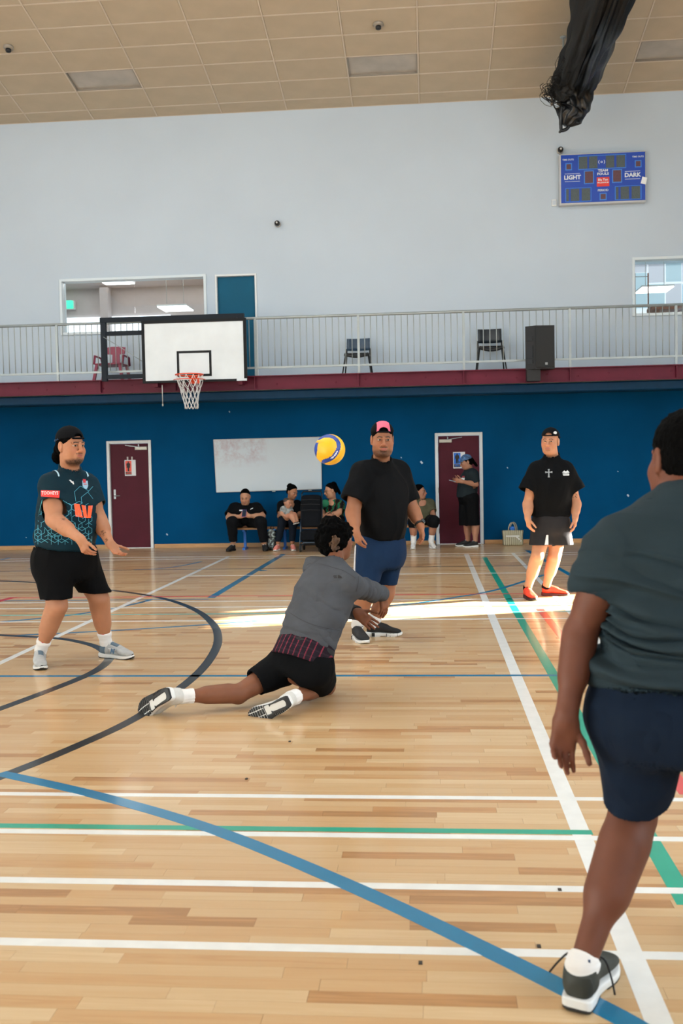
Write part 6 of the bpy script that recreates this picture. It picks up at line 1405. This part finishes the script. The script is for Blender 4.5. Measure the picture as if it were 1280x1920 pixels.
# seated woman with a purple phone
sk = np.array(lin('#bb8c6f'))
J = dict(fw=(0, -1, 0), nk=P(460, 947, 18.3), hd=Frame(P(459.5, 931, 18.2), (.0, -.90, -.42), (0, -.4, .9), 1.08), sl=P(481, 953, 18.3), sr=P(439, 953, 18.3), el=P(492, 968, 18.12), er=P(429, 970, 18.12), wl=P(467.5, 967.5, 17.90), wr=P(450, 968.5, 17.90),
    hl=P(471, 977, 18.3), hr=P(449, 977, 18.3), kl=P(489, 979, 17.9), kr=P(435, 979, 17.9), al=P(495, 1018, 17.98), ar=P(437, 1018, 17.98), fl=(.25, -.97, 0), fr=(-.3, -.95, 0), dl=(-.8, -.35, .25), tl=(-.1, .0, 1), dr=(.8, -.35, .25), tr=(.1, 0, 1), cl=(.5, .5, .4), cr=(.5, .5, .4))
r = person(P(460, 1025, 18.3), 'seated person in black looking down at a purple phone'); R6 = r
bgbody(r, J, sk, (.065, .056, .033), (.11, .08, .07, .045), headopt=dict(hair='#15100e'), fat=.9, neck=.062)
o, V, Q = bgtee(r, J, BLACKC, P(460, 983, 18.28), st_tee(.36, .225, .20, .02), {'l': (P(492, 965, 18.16), .088), 'r': (P(429, 966, 18.16), .088)}, .10)
fr_, D = px_frame(452, 957, 17.8); pr = Print(V, Q, D, .006); pr.shape('chest_logo', [[(-3.5, -1.3), (3.2, -1.3), (3.2, 1.2), (-3.5, 1.2)]], m=WHITEP, parent=o, sub=2, **fr_); fr_, D = px_frame(472, 954, 17.8); pr.shape('chest_logo', [[(-3.2, -2), (2, .4), (3, 2), (-1, 1)]], m=WHITEP, parent=o, sub=2, **fr_)
trousers(r, J, PANT, (.125, .10, .075)); hair(r, J['hd'], HAIRB, thick=.004, h=.006, amp=.002, fz=.108, front=.066)
Fr = J['hd']; lump('hair_bun', r, HAIRB, [('ell', Fr(0, -.10, .06), (.04, .035, .04), .02)], .006, .003)
pal = (BLKS, RUBB, RUBB, LACEW); shoe(r, J['ar']*[1, 1, 0]-nrm(J['fr'])*.05, J['fr'], Z3, .28, pal, -1, h=.006); shoe(r, J['al']*[1, 1, 0]-nrm(J['fl'])*.05, J['fl'], Z3, .28, pal, 1, h=.006)
phone(P(457.5, 962.5, 17.84), (X3, nrm((0, .75, -.65))*-1, nrm((0, .65, .75))), 'purple phone held by the seated person in black', mat('purple_case', '#7a4a9a', .4))
# seated woman holding the baby
sk = np.array(lin('#a27357'))
J = dict(fw=(.3, -.95, 0), nk=P(544, 940, 18.3), hd=Frame(P(548, 922, 18.22), (.75, -.60, -.35), (.1, -.1, 1), 1.0), sl=P(558, 947, 18.32), sr=P(528, 947, 18.26), el=P(563, 968, 18.15), er=P(524, 968, 18.08), wl=P(553, 968, 17.92), wr=P(538, 970, 17.90),
    hl=P(551, 977, 18.32), hr=P(534, 977, 18.3), kl=P(549, 976, 17.9), kr=P(529, 976, 17.9), al=P(548, 1017, 17.95), ar=P(521, 1018, 17.95), fl=(.2, -.97, 0), fr=(-.12, -.98, 0), dl=(-.8, -.3, .1), tl=(0, 0, 1), dr=(.8, -.3, .1), tr=(0, 0, 1))
r = person(P(540, 1025, 18.3), 'seated woman in black with hair tied up, holding a baby on her lap')
bgbody(r, J, sk, (.052, .042, .028), (.09, .068, .055, .038), headopt=dict(hair='#14100e'), neck=.05)
bgtee(r, J, BLACKC, P(542, 981, 18.3), st_tee(.38, .17, .14), {'l': (P(562, 962, 18.2), .068), 'r': (P(525, 962, 18.14), .068)}, .08); trousers(r, J, JEAN, (.105, .078, .055))
hair(r, J['hd'], HAIRB, thick=.008, h=.006, amp=.004, sc=40, fz=.10); Fr = J['hd']; lump('hair_bun', r, HAIRB, [('ell', Fr(0, -.09, .085), (.045, .045, .04), .02), ('ell', Fr(0.01, -.12, .06), (.03, .03, .03), .02)], .006, .008, (40, 40, 40))
SALM = mat('salmon_shoe', '#d98478', .6, var=.1, vscale=20); pal = (SALM, RUBW, RUBW, LACEW); shoe(r, J['ar']*[1, 1, 0]-nrm(J['fr'])*.05, J['fr'], Z3, .26, pal, -1, h=.006); shoe(r, J['al']*[1, 1, 0]-nrm(J['fl'])*.05, J['fl'], Z3, .26, pal, 1, h=.006)
# the baby
sk = np.array(lin('#b5846a'))
J = dict(fw=(.45, -.89, 0), nk=P(536.5, 951, 17.93), hd=Frame(P(538.5, 943, 17.90), (.88, -.45, -.1), (0, 0, 1), .70), sl=P(543, 955, 17.96), sr=P(531, 955, 17.88), el=P(546, 962, 17.88), er=P(527, 963, 17.80), wl=P(546, 966, 17.78), wr=P(535, 968, 17.74),
    hl=P(542, 969, 17.92), hr=P(536, 969, 17.88), kl=P(551, 965, 17.76), kr=P(546, 967, 17.70), al=P(557, 978, 17.74), ar=P(552, 979, 17.66), fl=(.5, -.85, .2), fr=(.5, -.85, .2), dl=(.5, -.5, 0), tl=(0, 0, 1), dr=(.5, -.5, 0), tr=(0, 0, 1))
r = person(P(538, 975, 17.8), 'baby in a grey camouflage top on the lap of the seated woman'); r.location.z = .5
body(r, J, sk, (.030, .027, .020), (.05, .04, .036, .028), .006, .0042, dict(hair='#4a3526', fade=.5, fz=.0), fat=.8, neck=.035, torso=.062, hs=.5)
CAMO = mat('grey_camouflage', '#8b8f8c', .9, var=.55, vscale=22)
fn = tee_fn(J, P(538, 970, 17.88), J['nk'], X3, st_tee(.17, .085, .075), .045, {'l': (P(546, 960, 17.9), .04), 'r': (P(528, 961, 17.82), .04)}, collar=.04, yoke=.035, drop=.0); cloth(r, 'top', fn, [J['sl'], J['sr'], J['nk'], P(538, 970, 17.88)], CAMO, .006, .012, (.003, (9, 9, 9), 1.), .15)
pal = (mat('black_baby_shoe', '#1a1b1d', .6), RUBW, RUBW, LACEW)
for q in 'lr': shoe(r, J['a'+q]+np.array([-.02, .03, -.045]), J['f'+q], Z3, .12, pal, 1, h=.005, lace=False)
lump('baby_hair', r, mat('brown_hair', '#3c2a1e', .6), [('ell', J['hd'](0, -.026, .046), np.array((.079, .094, .082))*.70, .01, J['hd'].R)], .005)
# seated woman in the patterned jersey (behind the diving man's head)
sk = np.array(lin('#b5866a'))
J = dict(fw=(-.55, -.83, 0), nk=P(624, 938, 18.3), hd=Frame(P(619, 919.5, 18.25), (-.86, -.42, -.22), (-.05, 0, 1), 1.04), sl=P(636, 947, 18.26), sr=P(609, 947, 18.36), el=P(636, 961, 18.10), er=P(604, 964, 18.2), wl=P(611, 968, 17.98), wr=P(607, 968, 18.0),
    hl=P(634, 976, 18.3), hr=P(615, 976, 18.34), kl=P(628, 978, 17.88), kr=P(611, 978, 17.95), al=P(630, 1018, 17.95), ar=P(611, 1018, 17.98), fl=(-.2, -.97, 0), fr=(-.3, -.95, 0), dl=(-.9, -.2, -.05), tl=(0, 0, 1), dr=(.7, -.5, 0), tr=(0, 0, 1))
r = person(P(622, 1025, 18.3), 'seated woman with glasses and ponytail in a green and black patterned jersey')
bgbody(r, J, sk, (.058, .045, .03), (.10, .078, .06, .04), headopt=dict(hair='#14100e'), neck=.052, fat=.4, tattoos=[(P(622, 965, 18.0), .05)])
def pat():
    m = cl('patterned_jersey', '#15171a'); nt = m.node_tree; L = nt.links.new; b = nt.nodes['Principled BSDF']; tc = nt.nodes.new('ShaderNodeTexCoord'); w_ = nt.nodes.new('ShaderNodeTexWave'); w_.inputs['Scale'].default_value = 3.2; w_.inputs['Distortion'].default_value = 9; w_.inputs['Detail'].default_value = 2; w_.inputs['Detail Scale'].default_value = 1.6
    L(tc.outputs['Object'], w_.inputs[0]); cr = nt.nodes.new('ShaderNodeValToRGB'); cr.color_ramp.interpolation = 'CONSTANT'; e = cr.color_ramp.elements; e[0].color = (*lin('#101214'), 1); e[1].position = .93; e[1].color = (*lin('#1f7a55'), 1)
    for p, c in ((.42, '#7a5a34'), (.52, '#101214'), (.72, '#1f6a4c'), (.80, '#14171a')): q = e.new(p); q.color = (*lin(c), 1)
    L(w_.outputs['Fac'], cr.inputs[0]); L(cr.outputs[0], b.inputs['Base Color']); return m
bgtee(r, J, pat(), P(625, 981, 18.3), st_tee(.40, .19, .16, .02), {'l': (P(638, 958, 18.14), .082), 'r': (P(605, 959, 18.26), .078)}, .09, 'jersey')
o_ = lump('green_panel', r, mat('green_jersey_panel', '#1f7a56', .8), [('ell', P(609, 944, 18.12), (.075, .03, .07), .02)], .006)
def fnS(F, off, ext):
    F.ell((J['hl']+J['hr'])/2+np.array([0, 0, .03]), (.20+off, .17+off, .13+off), .05)
    for q in 'lr': F.cone(J['h'+q], J['h'+q]*.45+J['k'+q]*.55, .115+off, .10+off, .05, cut=ext)
cloth(r, 'shorts', fnS, [J['hl'], J['hr'], J['kl'], J['kr']], BLACKC, .009, .016, (.006, (7, 7, 7), 2.), .22)
hair(r, J['hd'], HAIRB, thick=.006, h=.006, amp=.003, fz=.10); Fr = J['hd']; lump('ponytail', r, HAIRB, [('ell', Fr(0, -.085, .10), (.04, .045, .035), .02), ('cone', Fr(0, -.105, .09), Fr(0, -.155, -.09), .034, .026, .02)], .006, .004, (40, 40, 15))
b = MB()
for sg in (-1, 1): b.tube([Fr(sg*.032+.019*math.cos(t), .102-.003*abs(math.cos(t)), .0+.015*math.sin(t)) for t in np.linspace(0, 6.28, 14, endpoint=False)], .002, 5, closed=True); b.tube([Fr(sg*.05, .098, .004), Fr(sg*.08, .0, .004)], .0018, 5)
b.tube([Fr(-.012, .104, .002), Fr(.012, .104, .002)], .002, 5); b.build('glasses', DARK, r)
pal = (BLKS, RUBW, RUBB, LACEW); shoe(r, J['ar']*[1, 1, 0]-nrm(J['fr'])*.05, J['fr'], Z3, .26, pal, -1, h=.006); shoe(r, J['al']*[1, 1, 0]-nrm(J['fl'])*.05, J['fl'], Z3, .26, pal, 1, h=.006)
# seated person in the olive tee
sk = np.array(lin('#9e6f58'))
J = dict(fw=(.35, -.94, 0), nk=P(789, 937, 18.35), hd=Frame(P(787, 922, 18.32), (.92, -.36, .02), (0, 0, 1), 1.05), sl=P(805, 945, 18.38), sr=P(777, 945, 18.32), el=P(811, 962, 18.25), er=P(768, 968, 18.2), wl=P(815, 974, 18.02), wr=P(770, 986, 17.98),
    hl=P(803, 976, 18.35), hr=P(786, 976, 18.35), kl=P(813, 977, 17.95), kr=P(775, 977, 17.95), al=P(808, 1014, 18.02), ar=P(775, 1016, 18.0), fl=(.25, -.95, 0), fr=(.0, -1, 0), dl=(.2, -.5, -.7), tl=(-.6, -.6, .2), dr=(.1, -.2, -1), tr=(.4, -.9, 0))
r = person(P(795, 1022, 18.3), 'seated person in an olive tee, black trousers and white socks, looking right')
bgbody(r, J, sk, (.056, .045, .03), (.10, .078, .06, .042), headopt=dict(hair='#14100e'), neck=.056, fat=.4)
bgtee(r, J, OLT, P(794, 982, 18.33), st_tee(.42, .18, .15, .02), {'l': (P(811, 959, 18.28), .074), 'r': (P(769, 961, 18.24), .074)}, .09)
def fnT(F, off, ext):
    F.ell((J['hl']+J['hr'])/2+np.array([0, 0, .03]), (.20+off, .17+off, .13+off), .05)
    for q in 'lr': F.cone(J['h'+q], J['k'+q], .12+off, .10+off, .05); F.cone(J['k'+q], J['k'+q]*.7+J['a'+q]*.3, .10+off, .085+off, .03, cut=ext)
cloth(r, 'trousers', fnT, [J['hl'], J['hr'], J['kl'], J['kr']], PANT, .009, .016, (.006, (7, 7, 7), 2.), .24)
hair(r, J['hd'], HAIRB, thick=.008, h=.006, amp=.003, fz=.085)
pal = (mat('white_leather_shoe', '#d9dad8', .5), RUBW, RUBW, LACEW); shoe(r, J['ar']*[1, 1, 0]-nrm(J['fr'])*.05, J['fr'], Z3, .27, pal, -1, h=.006); shoe(r, J['al']*[1, 1, 0]-nrm(J['fl'])*.05, J['fl'], Z3, .27, pal, 1, h=.006)
for q in 'lr': A = J['a'+q]; sock(r, A+nrm(J['k'+q]-A)*.20, A, .058, .046, A-[0, 0, .04], SOCKW)
# person standing at the right door with a phone
sk = np.array(lin('#9f725a'))
J = dict(fw=(-.95, -.3, 0), nk=P(880, 880, 18.25), hd=Frame(P(873.5, 866, 18.22), (-.95, -.22, -.30), (-.1, 0, 1), 1.0), sl=P(886, 889, 18.12), sr=P(879, 889, 18.40), el=P(892, 908, 18.10), er=P(877, 908, 18.40), wl=P(867, 903, 17.98), wr=P(862, 903, 18.25),
    hl=P(884, 936, 18.18), hr=P(872, 936, 18.34), kl=P(890, 979, 18.18), kr=P(875, 979, 18.34), al=P(891, 1014, 18.15), ar=P(877, 1013, 18.36), fl=(-.97, -.25, 0), fr=(-.97, -.2, 0), dl=(-.9, .1, .2), tl=(-.2, -.2, 1), dr=(-.9, -.2, .2), tr=(-.2, .2, 1), cl=(.4, .5, .4), cr=(.4, .5, .4))
r = person(P(880, 1018, 18.25), 'standing person in cap and long black shorts using a phone before the right door')
bgbody(r, J, sk, (.055, .046, .03), (.10, .068, .066, .042), headopt=dict(hair='#14100e'), neck=.055, fat=.3)
J['lat'] = (-.3, .95, 0)
o, V, Q = bgtee(r, J, TEED, P(877, 934, 18.26), st_tee(.52, .17, .18, .02), {'l': (P(892, 905, 18.10), .078), 'r': (P(877, 905, 18.4), .078)}, .09)
fr_, D = px_frame(867, 896, 17.7); pr = Print(V, Q, D, .006); pr.shape('chest_print', [[(-3.5, -4), (3.5, -4), (4, 0), (-2.5, 0)]], m=WHITEP, parent=o, sub=3, **fr_); pr.shape('chest_print', [[(-2, .6), (3.5, .6), (4, 3.6), (-.5, 3.6)]], m=mat('print_red', '#8c3038', .7), parent=o, sub=3, **fr_)
def fnL(F, off, ext):
    F.ell((J['hl']+J['hr'])/2+np.array([0, 0, .03]), (.18+off, .19+off, .14+off), .05)
    for q, e_ in (('l', P(886.5, 985, 18.18)), ('r', P(872, 985, 18.34))): F.cone(J['h'+q], e_, .12+off, .115+off, .05, cut=ext)
cloth(r, 'shorts', fnL, [J['hl'], J['hr'], J['kl'], J['kr']], BLACKC, .009, .016, (.007, (9, 9, 3), 2.), .24)
hair(r, J['hd'], HAIRB, thick=.006, h=.006, amp=.003); Fr = J['hd']
cap(r, Fr, mat('bandana_print_cap', '#3f5f86', .8, var=.9, vscale=34), False, None, False, h=.005, tilt=.0, low=.035)
lump('ponytail', r, HAIRB, [('cone', Fr(0, -.10, .03), Fr(-.0, -.16, -.12), .035, .024, .02)], .006, .003, (40, 40, 15))
pal = (BLKS, RUBW, RUBW, LACEW); shoe(r, J['ar']*[1, 1, 0]-nrm(J['fr'])*.05, J['fr'], Z3, .28, pal, -1, h=.006); shoe(r, J['al']*[1, 1, 0]-nrm(J['fl'])*.05, J['fl'], Z3, .28, pal, 1, h=.006)
phone(P(849.5, 902, 18.1), (Y3, nrm((.25, 0, .95)), nrm((.95, 0, -.25))), 'slim pale phone held by the standing person at the right door', mat('pale_case', '#9fb4c6', .3))
# ------------------------------------------------------------------ bags and the pushchair
c = P(961, 1020, 18.45); r = empty('tote_bag', (c[0], c[1], 0), 'khaki patterned tote bag with loop handles on the floor by the blue wall', 'bag')
def bagm():
    m = mat('khaki_woven_bag', '#8f8869', .8); nt = m.node_tree; L = nt.links.new; b = nt.nodes['Principled BSDF']; tc = nt.nodes.new('ShaderNodeTexCoord'); w_ = nt.nodes.new('ShaderNodeTexWave'); w_.wave_type = 'BANDS'; w_.bands_direction = 'X'; w_.inputs['Scale'].default_value = 9; w_.inputs['Distortion'].default_value = 1.2
    L(tc.outputs['Object'], w_.inputs[0]); cr = nt.nodes.new('ShaderNodeValToRGB'); e = cr.color_ramp.elements; e[0].color = (*lin('#5f5a44'), 1); e[1].color = (*lin('#b3ad90'), 1); L(w_.outputs['Fac'], cr.inputs[0]); L(cr.outputs[0], b.inputs['Base Color']); b.inputs['Roughness'].default_value = .45; return m
BW = 38/1908*18.45; BH = 28/1908*18.45
F = Fld((c[0]-.25, c[1]-.15, -.02), (c[0]+.25, c[1]+.15, .42), .006); F.loft((c[0], c[1], 0), X3, Y3, Z3, [(.004, .175, .085, 0, 0), (.05, .182, .09, 0, 0), (.16, .18, .075, 0, 0), (BH, .19, .05, 0, 0)], .01, 5, 0, 0, .012)
V, Q = F.mesh(); V = folds(V, Q, .006, (8, 8, 8), 3.); V[:, 2] = np.maximum(V[:, 2], .001); soft('body', (V, Q), bagm(), r)
HND = mat('bag_handle', '#8d8672', .7)
for dx, dy in ((-.015, -.045), (.02, .045)):
    b = MB(); b.tube([(c[0]+dx-.06*math.cos(t)*1.1, c[1]+dy, BH-.03+.17*math.sin(t)) for t in np.linspace(-.1, math.pi+.1, 14)], .011, 6); b.build('handle', HND, r)
b = MB(); b.obox((c[0]-.01, c[1]-.082, .17), (X3, Y3, Z3), (.12, .004, .014)); b.obox((c[0]+.1, c[1]-.084, .12), (X3*.7+Z3*.7, Y3, Z3*.7-X3*.7), (.012, .003, .06)); b.obox((c[0]+.1, c[1]-.084, .06), (X3*.7-Z3*.7, Y3, Z3*.7+X3*.7), (.012, .003, .05)); b.build('strap_band', mat('bag_band_silver', '#c4c4bc', .35, metal=.3), r)
lump('blue_lining', r, mat('bag_blue_cloth', '#2565b8', .7), [('ell', (c[0]+.0, c[1], BH+.03), (.06, .03, .04), .01)], .006, .004)
# sequinned backpack
c = P(510.5, 1026, 18.05); r = empty('backpack', (c[0], c[1], 0), 'black and silver flecked backpack standing between the two seated women', 'bag')
def sequ():
    m = mat('flecked_black_cloth', '#16181a', .35); nt = m.node_tree; L = nt.links.new; b = nt.nodes['Principled BSDF']; tc = nt.nodes.new('ShaderNodeTexCoord'); v_ = nt.nodes.new('ShaderNodeTexNoise'); v_.inputs['Scale'].default_value = 26; v_.inputs['Detail'].default_value = 6; L(tc.outputs['Object'], v_.inputs['Vector']); cr = nt.nodes.new('ShaderNodeValToRGB'); e = cr.color_ramp.elements; e[0].position = .5; e[0].color = (*lin('#121416'), 1); e[1].position = .64; e[1].color = (*lin('#9fb0ac'), 1); L(v_.outputs['Fac'], cr.inputs[0]); L(cr.outputs[0], b.inputs['Base Color']); return m
F = Fld((c[0]-.2, c[1]-.18, -.02), (c[0]+.2, c[1]+.2, .5), .006); F.loft((c[0], c[1], 0), X3, Y3, Z3, [(.003, .085, .07, 0, 0), (.05, .098, .085, 0, 0), (.2, .095, .08, 0, 0), (.32, .08, .065, 0, 0), (.385, .05, .04, 0, 0)], .01, 3, 0, 0, .015); F.box((c[0], c[1]-.085, .13), (.07, .03, .10), .03, .02)
V, Q = F.mesh(); V = folds(V, Q, .006, (9, 9, 5), 3.); V[:, 2] = np.maximum(V[:, 2], .001); soft('body', (V, Q), sequ(), r)
lump('blue_top', r, mat('backpack_blue', '#1b5f9e', .6), [('cone', (c[0]-.06, c[1]-.03, .365), (c[0]+.06, c[1]-.03, .365), .016, .016, .01)], .005)
b = MB(); b.tube([(c[0]-.03, c[1]+.02, .38), (c[0]-.02, c[1]+.02, .43), (c[0]+.02, c[1]+.02, .43), (c[0]+.03, c[1]+.02, .38)], .009, 6); b.build('grab_loop', DARK, r)
# pushchair, seen from the front
yc = 17.75; c = P(582, 1025, yc); sx = lambda px, py, dy=0: P(px, py, yc+dy)
r = empty('pushchair', (c[0], yc, 0), 'black folding pushchair between the woman with the baby and the woman in the jersey', 'pushchair')
PSF = cl('pushchair_fabric', '#111317', .1); ALU = mat('pushchair_frame', '#3c4a58', .35, metal=.6)
tl, tr_, bl, br = sx(563, 929), sx(601, 929), sx(562, 985), sx(601, 985); W_ = (tr_[0]-tl[0])/2; cx = (tl[0]+tr_[0])/2
F = Fld((cx-.3, yc-.35, .3), (cx+.3, yc+.4, 1.1), .007); F.loft((cx, yc+.05, 0), X3, Y3, Z3, [(.42, W_, .10, 0, .0), (.6, W_, .12, 0, .02), (.8, W_, .12, 0, .05), (.93, W_*.98, .10, 0, .06), (.985, W_*.9, .06, 0, .06)], .02, 6, 0, 0, .03); V, Q = F.mesh(); V = folds(V, Q, .004, (6, 6, 6), 3.); soft('hood', (V, Q), PSF, r)
b = MB()
for z in (.90, .82, .72): b.tube([(cx-W_*.97, yc-.075, z), (cx, yc-.085, z+.01), (cx+W_*.97, yc-.075, z)], .006, 6)
b.build('hood_seam', mat('piping_dark', '#14171b', .6), r)
b = MB(); b.bbox((cx-W_*.95, yc-.22, .30), (cx+W_*.95, yc+.12, .37), .03); b.build('seat', PSF, r)
b = MB(); b.bbox((cx-W_*.9, yc-.26, .20), (cx+W_*.9, yc-.20, .36), .02); b.build('leg_rest', PSF, r)
b = MB(); b.bbox((cx-W_*.8, yc-.10, .10), (cx+W_*.8, yc+.16, .20), .03); b.build('basket', mat('basket_mesh', '#191c20', .8), r)
for sg in (-1, 1):
    b = MB(); b.tube([(cx+sg*W_*1.0, yc+.2, 1.0), (cx+sg*W_*1.04, yc+.05, .5), (cx+sg*W_*1.0, yc-.22, .14)], .012, 8); b.build('frame_tube', ALU, r)
    b = MB(); b.tube([(cx+sg*W_*1.04, yc+.02, .45), (cx+sg*W_*1.0, yc+.25, .12)], .012, 8); b.build('frame_tube', ALU, r)
    for dy, R_ in ((-.24, .075), (.27, .085)):
        b = MB(); wx = cx+sg*W_*.93; b.lathe([(R_-.018, -.018), (R_, -.014), (R_, .014), (R_-.018, .018)], (wx, yc+dy, R_+.001), (Y3, Z3, X3), 22); wo = b.build('wheel', RUBB, r)
        b = MB(); b.lathe([(R_*.5, -.022), (R_*.5, .022)], (wx, yc+dy, R_+.001), (Y3, Z3, X3), 14); b.build('hub', mat('hub_grey', '#596269', .4), wo)
b = MB(); b.tube([(cx-W_*.93, yc-.24, .11), (cx-W_*.6, yc-.24, .165), (cx+W_*.6, yc-.24, .165), (cx+W_*.93, yc-.24, .11)], .012, 8); b.tube([(cx-W_*.93, yc+.27, .085), (cx+W_*.93, yc+.27, .085)], .01, 8); b.build('axle', ALU, r)
b = MB(); b.tube([(cx-W_, yc+.2, 1.0), (cx-W_*.9, yc+.26, 1.04), (cx+W_*.9, yc+.26, 1.04), (cx+W_, yc+.2, 1.0)], .014, 8); b.build('handlebar', mat('foam_grip', '#17181a', .9), r)
